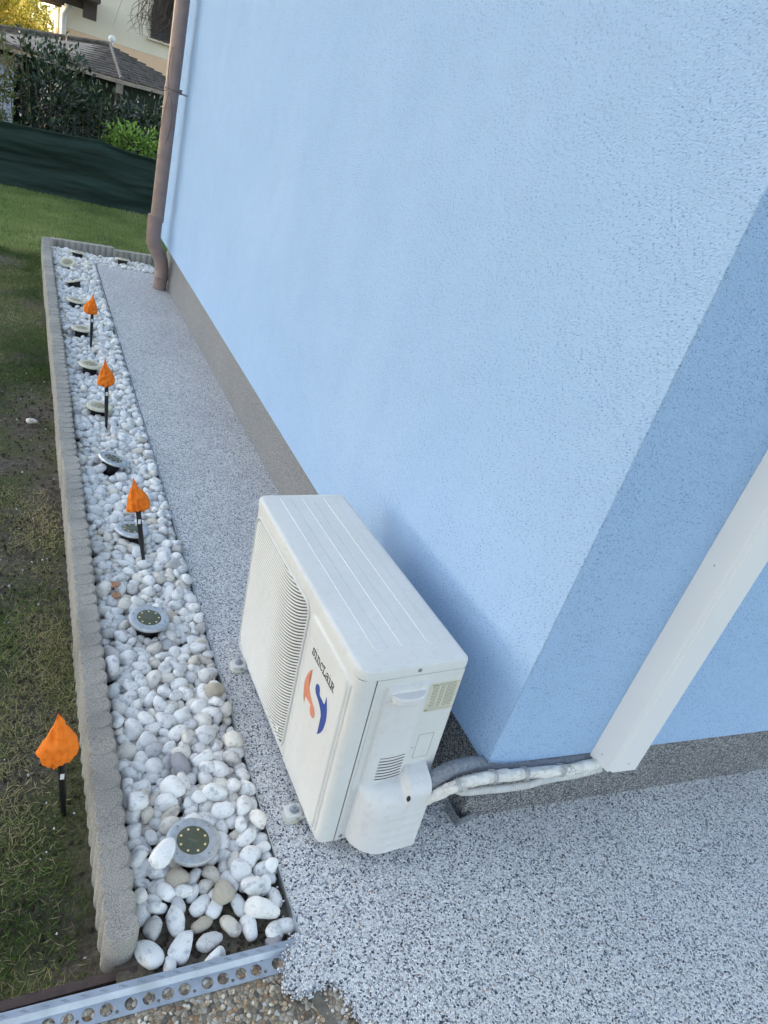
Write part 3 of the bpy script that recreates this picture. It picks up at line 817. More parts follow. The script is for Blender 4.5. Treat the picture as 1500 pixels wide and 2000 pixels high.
MB().box(.158, .168, -.0088, -.007, .330, .3335).build('vent_opening', M['dark'], cov)
# square outline, rating sticker, screws
ol = MB()
for a in ((.199, .241, .354, .3545), (.199, .241, .277, .2775), (.199, .1995, .277, .354), (.2405, .241, .277, .354)): ol.box(a[0], a[1], -.0019, -.001, a[2], a[3])
ol.build('knockout_outline', M['ink_grey'], ac)
MB().prism(rrect(.1865, .2665, .429, .516, .002), -.0018, -.0010, 1).build('rating_sticker', M['sticker'], ac)
tx = MB(); r2 = np.random.RandomState(3)
def dash(x0, x1, z, h): tx.box(x0, x1, -.0021, -.0017, z - h / 2, z + h / 2)
dash(.190, .2635, .5125, .0006); dash(.190, .2635, .4372, .0006); dash(.190, .2635, .4315, .0005)
dash(.193, .209, .5085, .0022); x = .212
while x < .255: w = r2.uniform(.003, .008); dash(x, x + w, .5085, .0013); x += w + .0014
for k in range(14):
    z = .5035 - k * .0046; x = .195 + r2.uniform(-.002, .003)
    segs = ((x, .212), (.217, .228), (.233, .2585))
    for a, b in segs:
        xx = a
        while xx < b - .001:
            w = r2.uniform(.002, .006); dash(xx, min(b, xx + w), z, .0014); xx += w + .0011
tx.build('sticker_print', M['ink_grey'], ac)
ce = MB()
for cx in (.1915, .1960):
    for a in np.linspace(R_(60), R_(300), 7)[:-1]:
        a2 = a + R_(40)
        p = Vector((cx + .0017 * math.cos(a), -.0020, .4343 + .0017 * math.sin(a))); q = Vector((cx + .0017 * math.cos(a2), -.0020, .4343 + .0017 * math.sin(a2)))
        d_ = (q - p).normalized(); ce.obox((p + q) / 2, d_ * (q - p).length * .5, (0, .0003, 0), d_.cross(Vector((0, 1, 0))) * .00035)
    if cx > .195: ce.obox((cx - .0006, -.0020, .4343), (.0009, 0, 0), (0, .0003, 0), (0, 0, .0003))
ce.build('approval_mark', M['ink_grey'], ac)
def screw(x, y, z, r, rot, par=ac):
    o = MB().lathe([(r * 1.35, 0), (r * 1.35, r * .25), (r, r * .3), (r * .9, r * .7), (r * .5, r * .9)], 16).build('screw', M['galv'], par, 40, (x, y, z)); o.rotation_euler = rot; return o
screw(.142, -.0035, .5655, .0036, (R_(90), 0, 0))
screw(.058, -.0014, .046, .004, (R_(90), 0, 0))
screw(.190, -.0016, .316, .0013, (R_(90), 0, 0))
# feet with bolts (two at the front, two at the back), levelled to the ground
for i_, (y, xw) in enumerate(((.115, -.020), (.658, -.024), (.115, D_ + .016), (.658, D_ + .016))):
    s_ = -1 if xw < 0 else 1
    zg = .003 - (Rr @ Vector((xw, y, 0))).z
    ft = MB()
    P = rrect(min(xw - .024, xw + .024), max(xw - .021, xw + .021), y - .020, y + .020, .010, 6)
    rings = [[(a, b, zg + z) for a, b in [((c - xw) * k + xw, (d - y) * k + y) for c, d in P]] for k, z in ((1.0, -.004), (1.0, .014), (.93, .0165))]
    ft.loft(rings)
    ft.box(min(xw, xw - s_ * .05), max(xw, xw - s_ * .05), y - .02, y + .02, zg + .0, zg + .010)
    ft.box(xw - s_ * .045 - .003, xw - s_ * .045 + .003, y - .02, y + .02, zg + .002, Z0 + .01)
    f_ = ft.build('mounting_foot', M['shell'], ac, 30)
    MB().lathe([(.0125, zg + .0165), (.0125, zg + .019), (.0095, zg + .0192), (.009, zg + .024), (.005, zg + .0245), (.0045, zg + .033)], 18, (xw, y, 0)).build('bolt', M['brass_screw'], f_, 40)
    if i_ < 2:
        MB().lathe([(.018, zg - .005), (.024, zg - .001), (.018, zg + .001)], 16, (xw - .006, y - .004, 0)).build('rubber_pad', M['sticker'], f_, 40)

# ------------------------------------------------------------------ pipes along the side wall
def spl(P, n=8):
    P = [np.array(p, float) for p in P]; P = [2 * P[0] - P[1]] + P + [2 * P[-1] - P[-2]]; out = []
    for i in range(1, len(P) - 2):
        for t in np.linspace(0, 1, n, endpoint=False):
            p0, p1, p2, p3 = P[i - 1:i + 3]
            out.append(.5 * ((2 * p1) + (-p0 + p2) * t + (2 * p0 - 5 * p1 + 4 * p2 - p3) * t * t + (-p0 + 3 * p1 - 3 * p2 + p3) * t ** 3))
    out.append(P[-2]); return out
def wavy_tube(path, r, amp, fr, n=14, seed=0):
    mb = MB(); pts = [Vector(p) for p in path]; rings = []; prev = None
    for i, p in enumerate(pts):
        t = (pts[min(i + 1, len(pts) - 1)] - pts[max(i - 1, 0)]).normalized()
        a = t.orthogonal().normalized() if prev is None else (prev - t * prev.dot(t)).normalized()
        prev = a; b = t.cross(a)
        rr = []
        for k in range(n):
            an = 2 * math.pi * k / n
            q = r * (1 + amp * mnoise.noise(Vector((i * fr, math.cos(an) * 1.6 + seed, math.sin(an) * 1.6))))
            rr.append(p + (a * math.cos(an) + b * math.sin(an)) * q)
        rings.append(rr)
    return mb.loft(rings)
o = wavy_tube(spl([(-.215, .004, .165), (-.180, .002, .212), (-.150, -.002, .244), (-.108, .0, .262), (-.06, .004, .262), (-.01, .008, .250), (.06, .004, .232), (.2, -.01, .225), (.36, -.012, .222)], 10), .0195, .03, .3, 20).build('insulated_pipe', M['foam'], None, 60)
tag(o, 'thick grey foam-insulated pipe curving from the unit to the wall corner', 'pipe')
main = spl([(-.205, -.004, .140), (-.178, -.018, .185), (-.148, -.032, .224), (-.118, -.040, .248), (-.08, -.042, .262), (-.02, -.040, .260), (.05, -.040, .252), (.13, -.042, .243), (.22, -.045, .236), (.30, -.045, .230), (.385, -.045, .232)], 12)
pb = thing('taped_pipe_bundle', 'white cracked tape-wrapped pipe bundle running under the blue wall edge', 'pipe bundle', main[0])
L0 = np.array(main[0])
wavy_tube([p - L0 for p in main], .0145, .22, .3, 18, 2).build('wrapping', M['tape'], pb, 45)
for q in (.33, .52, .66, .80):
    i = int(q * (len(main) - 1)); p = Vector(main[i] - L0); t = Vector(main[i + 1] - main[i - 1]).normalized(); a = t.orthogonal().normalized(); b = t.cross(a)
    ring = [p + (a * math.cos(x) * 1.05 + b * math.sin(x) * 1.25) * .0158 for x in np.linspace(0, 2 * math.pi, 20)]
    MB().tube(ring, .0017, 6, False).build('cable_tie', M['tie'], pb, 60)
    ring = [p + t * .006 + (a * math.cos(x) * 1.05 + b * math.sin(x) * 1.2) * .0156 for x in np.linspace(0, 2 * math.pi, 20)]
    MB().tube(ring, .0014, 6, False).build('cable_tie', M['tie'], pb, 60)
hz_ = spl([(-.115, -.045, .245), (-.09, -.053, .240), (-.03, -.057, .236), (.03, -.060, .231), (.10, -.061, .226), (.15, -.058, .225), (.20, -.056, .222), (.28, -.056, .217), (.375, -.052, .214)], 40)
rs = [(.0062 if i % 4 == 0 else .0094) for i in range(len(hz_))]
o = MB().tube(hz_, rs, 16).build('drain_hose', M['hose'], None, 30)
tag(o, 'corrugated off-white drain hose hanging below the taped bundle', 'hose')
# small galvanised angle at the plinth foot
br = thing('angle_bracket', 'small perforated galvanised angle bracket standing at the plinth corner', 'bracket', (.009, .006, 0), (0, 0, R_(-80)))
b1 = MB().box(-.055, .0, -.0015, .0015, 0, .03).build('plate', M['galv'], br)
b2 = MB().box(-.0015, .0015, .0015, .052, 0, .03).build('plate', M['galv'], br)
for i in range(3):
    for j in range(2):
        a = MB().lathe([(.0018, -.0021), (.0018, .0021)], 10).build('screw_hole', M['dark'], b1, None, (-.009 - i * .016, 0, .008 + j * .013)); a.rotation_euler = (R_(90), 0, 0)
        a = MB().lathe([(.0018, -.0021), (.0018, .0021)], 10).build('screw_hole', M['dark'], b2, None, (0, .009 + i * .015, .008 + j * .013)); a.rotation_euler = (0, R_(90), 0)

# ------------------------------------------------------------------ metal edge strips
o = MB().box(-.4985, -.4955, -.149, 5.575, -.035, .0022).build('edging_strip', M['steel'])
tag(o, 'thin metal edge strip between the pebble bed and the stone path', 'edging strip')
ang = math.atan2(-.018, .569) ; pe = Vector((-.4975, -.1600, -.0145))
ps = thing('perforated_profile', 'bright aluminium angle profile with a row of round holes at the bottom edge', 'metal profile', pe, (0, 0, ang))
def loc(x, y):
    v = Matrix.Rotation(-ang, 3, 'Z') @ Vector((x - pe.x, y - pe.y, 0)); return v.x, v.y
flat = MB().box(-1.15, -.012, -.053, .0, .0005, .0022).build('holed_flange', M['alu'], ps)
cut = MB(); hl = [(-.993, -.176), (-.961, -.177), (-.925, -.179), (-.893, -.18), (-.849, -.182), (-.816, -.182), (-.78, -.184), (-.748, -.185), (-.703, -.186), (-.671, -.187), (-.634, -.188), (-.602, -.19), (-.556, -.19)]
for k in (1, 2, 3, 5): hl.append((-.993 - .0335 * k, -.176))
sm = [(-.944, -.187), (-.875, -.19), (-.799, -.193), (-.73, -.195), (-.653, -.197), (-.584, -.199), (-.878, -.164), (-.733, -.169), (-.587, -.174)]
for x, y in hl: a, b = loc(x, y); cut.lathe([(.0118, -.01), (.0118, .01)], 28, (a, b - .002, 0))
for x, y in sm: a, b = loc(x, y); cut.lathe([(.0034, -.01), (.0034, .01)], 12, (a, b - .001, 0))
co = cut.build('cutter', M['alu'], ps)
bpy.context.view_layer.update()
bo = flat.modifiers.new('holes', 'BOOLEAN'); bo.object = co; bo.operation = 'DIFFERENCE'; bo.solver = 'EXACT'
dg = bpy.context.evaluated_depsgraph_get()
me = bpy.data.meshes.new_from_object(flat.evaluated_get(dg)); flat.modifiers.clear(); flat.data = me
bpy.data.objects.remove(co)
MB().box(-1.15, .0, -.0002, .0014, .0, .0155).build('upright_leg', M['alu'], ps)
o = MB().add([(-1.15, -.0002, .0155), (0, -.0002, .0155), (0, -.011, .0130), (-1.15, -.011, .0130), (-1.15, -.0002, .0142), (0, -.0002, .0142), (0, -.011, .0117), (-1.15, -.011, .0117)], [[0, 1, 2, 3], [4, 7, 6, 5], [0, 4, 5, 1], [2, 6, 7, 3], [1, 5, 6, 2], [3, 7, 4, 0]]).build('folded_lip', M['alu'], ps)
o = MB().add([(-1.15, -.011, .0130), (-.004, -.011, .0130), (-.004, -.019, .0022), (-1.15, -.019, .0022), (-1.15, -.0095, .0130), (-.004, -.0095, .0130), (-.004, -.0175, .0022), (-1.15, -.0175, .0022)], [[0, 1, 2, 3], [4, 7, 6, 5], [0, 4, 5, 1], [2, 6, 7, 3], [1, 5, 6, 2], [3, 7, 4, 0]]).build('sloped_web', M['alu'], ps)
sl2 = MB()
for k in range(17):
    x = -.06 - k * .062 * .55
    for dx, dy in ((0, -.004), (.006, -.0068)): sl2.obox((x + dx, dy, .0157 + (dy) * .227), (.0045, 0, 0), (0, .0007, .00016), (0, 0, .0003))
sl2.build('slot_row', M['galv'], ps)
bd_ = MB().obox((0, 0, 0), (.36, -.004, 0), (0, .009, 0), (0, 0, .03)).build('garden_board', M['wood'], None, None, (-1.055, -.116, -.056))
tag(bd_, 'dark reddish weathered board edge behind the aluminium profile', 'board')

# ------------------------------------------------------------------ palisade edging
def pallisade(n, seed):
    r = np.random.RandomState(seed); mb = MB()
    for i in range(n):
        h = .0530 + .0019 * i + r.uniform(-.0003, .0003); rad = .0340
        mb.lathe([(rad, -.25), (rad, h - .0040), (rad - .0018, h - .0010), (rad - .0042, h), (rad - .0075, h - .0006), (.001, h - .0006)], 26, (0, .0252 + .0504 * i - .0, 0))
    return mb
for k in range(12):
    y0 = -.0912 + .504 * k
    mb = pallisade(10, k)
    u = mb.build('palisade_edging', M['concrete'], None, 35)
    u.location = (-.8585 - .0006 * k + rng.uniform(-.0015, .0015), y0, -.0035 + rng.uniform(-.0025, .0025)); u.rotation_euler = (rng.uniform(-.004, .004), rng.uniform(-.012, .012), rng.uniform(-.004, .004))
    nth = ['first', 'second', 'third', 'fourth', 'fifth', 'sixth', 'seventh', 'eighth', 'ninth', 'tenth', 'eleventh', 'farthest'][k]
    tag(u, ('nearest scalloped concrete edging block, at the aluminium profile' if k == 0 else '%s scalloped concrete edging block of the long row%s' % (nth, ', counted from the profile' if k < 11 else ', at the bed corner')), 'edging block', 'scalloped concrete edging blocks')
for k in range(2):
    mb = pallisade(10, 20 + k); u = mb.build('palisade_edging', M['concrete'], None, 35)
    u.rotation_euler = (0, 0, R_(-90)); u.location = (-.822 + .504 * k, 6.035, .0)
    tag(u, ['scalloped edging block closing the bed at its far left corner', 'scalloped edging block of the far cross row beside the downpipe'][k], 'edging block', 'scalloped concrete edging blocks')

# ------------------------------------------------------------------ pebbles (settled positions)
# each row: x y z in tenths of a millimetre (x from -1.1 m, z from -0.1 m), rotation x y z in percent, shape, size in mm
PEB = [
4678,-208,782,5,17,-88,2,58,3927,2625,921,2,-53,65,2,68,4972,2270,963,70,9,-7,9,68,5114,196,794,12,-33,81,10,52,3721,367,706,1,-28,86,2,58,3056,2345,1081,-24,6,4,10,52,
5294,-249,841,15,-48,86,6,58,5426,460,810,-5,-2,97,2,58,4250,3382,924,-23,24,-57,11,68,3223,4697,929,16,10,89,7,68,5068,1758,927,33,5,8,9,58,3754,2301,919,-2,-21,-13,6,58,
5084,4255,853,-10,-13,17,10,58,3044,4143,726,11,-17,8,5,68,2971,1067,860,-6,-5,32,9,52,3463,145,717,-28,32,-12,8,52,4163,4897,806,11,-1,89,10,68,5483,1017,788,-30,5,28,9,58,
5577,1781,937,-2,11,-82,9,58,5861,1356,914,-47,22,-44,5,52,3523,4205,881,6,-14,41,1,68,3647,3434,836,-41,25,-86,10,52,4170,-222,598,4,-2,25,3,52,5762,3805,979,-11,-34,65,10,52,
5208,3010,843,-26,-42,82,7,68,4555,314,632,-3,-23,84,11,52,2950,6959,1086,10,-7,70,11,62,3071,835,664,19,13,19,9,58,5674,5695,999,-20,42,-88,5,58,5788,2342,808,-10,-9,93,5,52,
5743,216,664,2,25,97,1,68,3406,7502,858,-19,-4,49,2,62,2918,-122,603,39,-20,-59,4,52,4830,3360,943,29,-9,13,11,58,3658,3939,864,37,-6,21,10,52,4406,4448,827,6,-13,21,8,58,
5598,3314,843,-28,-16,90,7,58,3400,673,723,15,28,-18,6,58,3983,6496,834,21,-14,-91,3,62,5110,4808,728,-18,17,50,2,68,2955,1769,737,-8,-26,-69,6,58,3260,-123,647,75,22,-37,3,46,
3847,57,765,-12,8,97,11,40,3023,10721,991,18,-18,-92,5,62,3637,-176,637,21,5,85,7,46,2981,2126,805,-32,-27,90,2,46,4888,70,654,-21,28,-60,6,58,4319,99,617,-21,-31,89,2,40,
3779,1711,814,-44,-15,-29,2,52,3695,5022,866,-30,13,-95,1,68,5121,5302,787,12,-36,37,10,52,4583,4946,880,-10,-9,89,2,52,5562,6477,843,-4,-14,94,2,53,3759,7012,891,-10,-5,98,4,62,
5482,2428,861,-60,44,-62,5,52,3315,2135,770,-55,36,-64,5,46,3334,1558,724,-7,32,73,9,46,4122,420,629,11,0,-93,11,46,4060,5506,897,13,-24,83,6,52,3245,2808,834,-5,-7,-99,7,58,
3283,5832,882,18,4,-83,4,58,5415,1408,839,-33,16,-77,11,46,3331,409,643,26,12,22,7,52,4840,2923,738,-73,-14,62,4,68,3802,2021,762,22,-30,-92,3,52,3778,4680,775,3,16,-97,7,58,
4722,6289,768,-24,-30,3,10,52,2948,6306,756,13,18,-78,8,53,4867,1096,715,0,-27,-57,4,68,2979,554,606,-4,26,96,9,40,5592,7791,802,-1,-15,-29,0,62,2923,221,679,-32,10,64,8,46,
3010,3377,854,-6,17,95,4,46,5664,-204,644,16,22,-77,7,52,3053,5567,810,-13,16,-17,8,52,5826,123,886,2,-37,23,10,33,4911,3070,983,54,-20,-5,4,46,5857,5065,815,-13,-29,95,10,52,
4573,2279,888,-35,-12,-90,8,52,3422,5236,776,33,-2,-56,3,58,3354,6248,938,-10,-8,90,6,52,5402,5839,771,70,36,49,6,68,4755,2145,676,-12,-21,-88,8,58,5822,2823,784,14,20,80,0,46,
4259,7936,765,-13,-13,29,8,53,4602,4180,942,0,21,-78,6,46,4959,1500,637,-23,-21,75,7,52,4363,3745,858,-8,-14,97,0,52,4109,3995,779,-4,10,53,6,52,4866,5882,818,-19,-44,78,8,52,
4017,18,611,-16,-27,39,11,40,3895,5761,845,2,24,-76,5,46,3553,3222,637,-33,-27,89,7,58,3007,7658,869,2,-24,84,8,62,3289,3480,872,8,-7,94,11,40,5388,5062,849,-2,17,94,3,52,
4445,6878,974,-4,-7,-85,5,47,3002,13272,934,13,-3,-84,0,62,5811,889,614,28,-7,-75,0,52,5239,1650,669,-15,13,59,5,52,3360,10342,738,21,23,-73,2,62,4266,2773,952,2,40,-33,4,52,
4407,6613,794,-3,3,-12,11,53,2923,1422,753,-43,4,-20,2,40,2920,2562,920,22,13,86,7,58,4818,797,624,24,-7,-27,1,52,3499,1969,610,-18,-3,-44,8,46,4767,8087,706,-26,-13,-96,5,53,
3680,6383,937,39,-5,-48,4,53,5163,6643,677,20,-15,-82,2,53,5626,5438,839,-5,35,63,3,58,3310,8465,827,-26,-54,76,5,47,4876,3839,776,12,-6,-57,0,46,2997,8692,834,-9,10,19,11,53,
4281,5920,931,22,33,92,6,46,3376,3752,770,0,13,-64,8,52,5810,677,758,3,-1,-4,9,40,3603,10080,909,-3,3,56,3,62,5252,12507,849,44,21,70,11,62,4597,1745,664,-2,17,96,8,68,
4340,2218,777,-27,-5,-96,0,52,5467,12065,970,17,43,-87,6,62,3112,15914,890,-18,19,3,6,62,5151,2660,706,-23,11,77,6,68,5771,10274,786,-1,-2,93,8,62,5345,10449,891,-27,-35,49,5,53,
4013,10104,809,15,-12,72,10,62,4580,5777,885,62,11,22,4,46,4523,11275,862,2,-9,47,2,53,4919,11452,840,-43,17,-61,10,53,3153,112,603,-18,-11,-18,11,40,5103,590,633,6,-21,-80,11,52,
4015,3582,789,-4,-14,-78,5,40,4434,2633,635,-41,-8,-75,10,58,3618,6078,813,-13,-35,-36,11,52,4183,7252,758,-51,25,-39,7,53,4790,6918,855,-1,18,-48,9,62,5189,957,593,-41,5,-26,10,40,
4487,10761,794,-51,13,44,6,62,3934,10919,783,19,-2,-74,0,53,4757,4720,783,-7,-30,1,10,40,2914,2922,816,25,-18,54,11,46,3571,10911,822,20,10,-74,8,53,4531,12219,877,-29,-25,-90,10,53,
3014,4508,740,-36,26,-42,8,46,3506,2523,767,0,-3,51,4,46,4827,492,613,-19,11,-86,9,40,5216,13992,887,-16,4,6,5,53,4944,12191,803,-22,-17,33,2,53,4885,7644,721,31,24,-62,3,47,
3380,7890,849,-10,12,-98,5,47,3045,9818,790,-25,14,18,8,62,2932,4907,966,16,36,-86,7,40,3353,9384,701,-15,13,5,10,62,5197,9857,888,0,0,-100,6,47,4544,723,631,-15,-16,17,9,46,
3001,3633,779,41,26,-8,3,46,2993,15288,831,10,-28,95,7,62,5809,3591,790,-12,8,-36,8,52,2972,9152,804,2,8,40,9,53,5877,8727,802,22,8,-88,5,42,5754,7328,646,5,24,96,9,53,
5850,11235,918,-51,27,-62,10,47,3663,15208,876,-32,-27,12,5,53,3610,19250,905,5,-4,-98,10,62,4834,8349,897,25,27,-42,9,42,5830,9656,910,11,44,88,10,42,5555,4786,681,-53,33,76,3,52,
3995,4425,613,-17,24,96,0,52,5311,1239,619,25,1,13,11,46,5327,6814,829,-4,22,-13,4,53,5297,8775,778,11,-6,-32,3,47,3524,11416,847,-11,12,49,4,62,3285,6755,703,1,19,96,5,62,
3874,12477,720,21,58,77,3,62,5351,3861,789,-4,10,38,7,40,4320,5303,809,18,4,-77,4,46,4424,2970,759,-17,1,-13,2,46,3069,5853,668,1,35,-90,2,58,5863,9159,869,8,-1,57,6,47,
3469,5623,904,4,2,-84,1,46,4413,7565,757,-11,-7,7,6,42,3050,7048,813,0,17,-92,1,62,4233,11563,774,-7,-8,88,8,53,4351,12959,863,24,30,-72,0,53,3142,1429,597,4,-8,-57,3,52,
3758,702,617,6,-23,89,11,46,4005,16148,867,11,5,79,7,62,5080,7460,733,-34,-8,5,1,47,4414,18543,913,-40,-29,-44,2,53,5345,3408,667,1,1,64,11,58,3844,13453,712,-34,2,47,10,53,
3459,9056,760,35,-67,-64,4,53,5574,8346,636,9,28,55,0,62,3357,9701,880,-6,-28,-86,6,47,3702,13056,689,14,-3,-49,4,62,5289,13008,849,-7,8,59,2,62,5665,17794,822,-16,8,94,6,62,
3888,3341,611,-36,16,46,7,46,5369,7300,774,-24,-16,43,3,47,3043,12527,834,-8,-3,-84,5,53,4755,6627,915,-53,23,28,5,36,3929,11863,825,-10,-27,92,7,47,4087,4582,809,-12,3,-15,5,33,
5840,484,630,-17,8,76,5,40,4313,1980,822,2,45,-89,9,33,3201,1828,589,-20,19,96,0,40,5573,11000,789,8,-11,85,6,53,5191,23827,807,3,-25,90,10,62,4682,3185,626,14,39,-70,7,52,
5287,11463,832,-23,12,-76,10,42,5167,10731,789,-2,-17,56,6,53,4250,21679,891,-40,-17,-21,10,53,5716,4601,613,2,0,-90,11,40,5843,13199,810,-46,-26,-75,1,62,3482,14095,786,-4,9,-74,10,42,
5289,8502,646,25,-13,-63,7,53,5185,7767,720,-25,7,-24,2,42,3185,3384,656,21,-16,-72,9,58,4302,13382,809,-21,6,-52,8,62,5497,13481,891,0,-5,-80,10,47,5872,7542,726,-49,8,-6,5,36,
4103,12623,802,5,-30,85,11,47,2960,4785,838,-24,21,49,9,40,3589,16201,815,-17,-4,25,9,53,4965,18496,912,-7,15,83,9,62,5854,4874,613,1,15,76,8,46,2981,20003,853,-19,41,-61,5,53,
5445,2173,735,-41,25,-85,10,33,3297,18236,908,-30,22,-59,5,53,5808,1326,630,4,-24,-93,11,52,5223,15392,666,4,23,-96,10,53,3077,16538,797,18,-5,98,2,53,3942,7618,765,21,7,96,8,47,
3100,12179,876,-41,6,-67,2,42,5025,9423,736,-30,7,-68,10,53,3598,2182,662,-9,44,-6,0,40,3261,13554,685,-37,-14,15,5,62,5500,14491,891,-24,31,57,5,47,5447,9556,825,-25,-43,80,1,42,
3816,7905,662,-11,-28,95,4,62,3977,13675,850,9,10,93,8,47,2999,23259,870,-59,19,-50,9,62,3790,16811,706,7,-16,-32,5,62,3424,20100,912,-17,48,-86,6,53,5820,3072,634,25,-25,84,2,46,
4312,10480,758,7,31,78,3,47,5038,5516,655,-11,-31,94,2,52,2970,25194,850,3,-2,91,2,53,4807,8715,851,17,-2,23,1,53,5656,1948,671,-14,-26,92,3,58,3365,7136,673,-19,4,90,5,53,
4818,4224,708,21,12,-10,0,52,5642,12730,854,24,-19,-94,0,53,3203,14990,834,7,48,87,2,47,3633,6725,863,14,21,-29,0,42,5079,9014,838,29,-27,46,11,42,5424,21245,770,13,21,-96,7,62,
4437,5565,704,-31,-46,71,8,46,2918,8502,652,-22,4,-84,4,53,5796,19717,828,25,-7,-69,4,62,3845,7294,833,13,6,68,9,53,3064,9440,912,-46,-2,-71,11,42,4768,13946,874,3,-12,67,5,53,
5665,11842,884,-5,-20,-11,9,53,3744,8763,678,33,-30,73,11,42,5584,15208,805,9,-16,96,2,47,3591,8230,759,-47,10,79,3,47,5534,17328,716,-28,-4,40,7,62,3336,22426,960,-28,-21,-48,2,47,
4661,8464,775,5,20,-16,6,42,5800,36087,879,-24,-24,-46,2,62,3240,18947,761,-35,28,-67,10,53,5587,15707,907,31,-41,-58,9,53,3345,17257,899,-5,-2,-62,1,62,4191,8417,607,-21,29,-57,2,36,
4697,3519,764,8,-13,91,2,40,3176,6525,824,30,-23,39,9,42,3221,12869,811,15,4,-98,0,42,2955,11952,833,-22,14,-56,9,42,5700,22551,830,-20,12,14,5,47,3927,5264,730,16,1,81,1,52,
4478,11677,923,8,53,73,4,53,4534,23274,851,21,19,77,9,62,3283,16840,938,9,28,92,5,42,4719,5550,638,19,8,-69,7,46,3947,26828,885,-27,37,-89,5,53,2975,18343,822,-39,42,-81,10,47,
5826,20663,871,17,-4,98,11,47,2935,17121,984,9,-14,72,10,42,3962,17408,846,-30,-17,-28,10,42,3486,22122,872,4,2,54,0,53,3978,15675,810,-11,-1,-43,8,53,5844,13570,872,-31,0,34,0,53,
3564,21154,794,3,-22,96,9,47,3358,25166,815,-19,-16,53,5,53,4763,10948,746,-25,-55,-47,11,42,3775,8250,657,7,20,62,7,53,4549,3935,667,21,9,75,1,68,3220,11964,662,-3,-31,42,2,53,
4490,17735,729,-37,-28,-71,11,53,3795,23529,863,17,-39,51,11,47,5839,16271,880,-5,-16,-96,11,42,4226,17914,844,30,-4,-61,6,47,5226,11072,746,4,-10,98,4,53,3283,23955,828,1,-29,87,5,62,
5675,9527,657,20,-13,-45,11,62,5798,14490,624,-29,-24,87,7,53,3950,17105,741,-27,15,61,2,53,4566,24122,811,-5,19,-46,5,53,5651,18031,1006,-19,12,-43,8,47,3850,8528,620,-8,-36,93,3,42,
4359,15441,756,15,-39,90,10,42,3008,22622,815,7,-18,-91,0,62,4761,22433,825,-35,-60,70,5,47,3452,27482,1071,-23,58,-44,2,47,4276,1592,865,-15,7,-95,10,58,5389,6409,632,5,22,79,9,47,
3949,9675,842,13,11,-49,3,53,4917,9831,678,2,29,90,6,62,5764,8092,804,31,-2,-10,3,36,5633,8921,739,-38,30,-63,4,47,3182,11383,948,-4,-38,61,5,36,5796,24344,784,-19,3,-62,2,53,
5114,24969,908,-28,-26,72,7,62,2962,5093,852,39,1,-35,0,40,5801,6730,676,-12,-11,-97,5,53,2949,10408,681,-11,3,85,8,47,5747,4063,710,-11,12,40,2,58,4652,7392,646,-32,20,41,7,62,
5644,8628,744,8,52,68,9,36,3970,17777,679,33,-11,94,2,62,5421,18208,820,-33,9,-14,10,47,5789,19050,863,26,60,51,1,62,5745,25205,824,-30,-11,16,2,53,5193,15633,849,-7,33,84,0,47,
4909,13288,659,-9,-18,-82,7,53,4499,-42,597,6,-27,-94,1,40,4685,21638,855,15,10,-47,1,53,2950,31695,908,5,-10,63,1,62,3640,32570,904,25,7,-16,0,62,4377,15846,818,-16,-15,-94,9,53,
5424,4516,648,-45,63,-61,10,40,4064,11360,733,-10,5,96,9,42,5469,28667,909,-1,-24,85,8,53,5572,9257,754,-23,-46,81,10,30,4349,10992,804,56,20,-6,6,42,5872,17097,725,-5,58,19,9,53,
4063,18497,844,1,-23,-83,7,47,4902,12898,764,19,-10,11,1,42,2942,14752,770,16,-18,44,4,47,5595,4324,610,3,-25,-96,1,46,3473,14722,795,39,12,-16,0,47,3782,3008,659,-31,-75,-31,8,40,
3294,2570,869,42,-24,83,1,46,3520,14410,802,15,-15,-89,6,47,3971,2366,667,8,-19,-94,5,52,4028,23528,680,12,5,-63,10,53,3361,26265,800,-25,-33,86,10,62,3039,37096,1032,-2,-12,14,0,62,
5276,21874,774,35,-1,13,3,47,5762,33536,799,-1,1,-47,8,62,5462,18889,800,10,-64,-75,4,47,5482,19756,706,30,12,-93,7,53,5815,21077,813,-69,10,-27,5,53,5325,4107,636,-23,-26,83,6,52,
5853,5672,748,-27,-13,-46,10,40,4991,10114,827,22,15,-79,1,42,5427,23455,722,-18,-10,-70,2,47,4670,24526,829,-16,-10,34,10,53,4295,16526,874,-1,0,59,5,53,4743,25071,866,19,-10,59,2,47,
5520,11632,943,-21,-67,45,3,36,3367,8734,673,-19,-2,98,5,53,4266,2309,574,6,-1,100,3,40,3268,14501,754,-30,36,38,11,47,5602,1581,699,44,-9,41,7,52,3497,17570,791,19,7,90,4,62,
5792,12128,769,-32,-16,87,7,62,3275,8201,788,-12,18,-32,4,42,3183,19843,826,23,6,59,7,47,2970,30440,811,8,14,-85,6,53,3173,8963,771,44,17,-84,3,36,5355,11750,853,21,8,90,9,47,
4959,8344,640,2,17,86,10,42,5058,8541,786,7,-21,-95,2,36,5190,14864,773,49,21,37,4,42,3614,1683,586,8,-3,34,3,46,5859,7013,625,-2,31,-92,7,42,3511,39480,799,2,26,-58,2,62,
5870,15626,808,-21,-2,-43,2,36,4979,20920,645,7,30,-90,2,47,2948,16851,818,3,0,91,2,47,4914,27263,901,-9,15,-80,6,62,4765,10226,758,29,-6,-28,0,36,5333,31304,996,-9,-30,27,5,47,
4999,6283,637,3,20,95,5,42,3277,12516,652,-23,4,-20,1,62,3727,14674,898,-30,0,-48,10,42,3458,16412,874,20,-9,11,3,36,5379,16133,823,-37,-5,82,5,36,5463,10096,800,-14,1,-90,9,47,
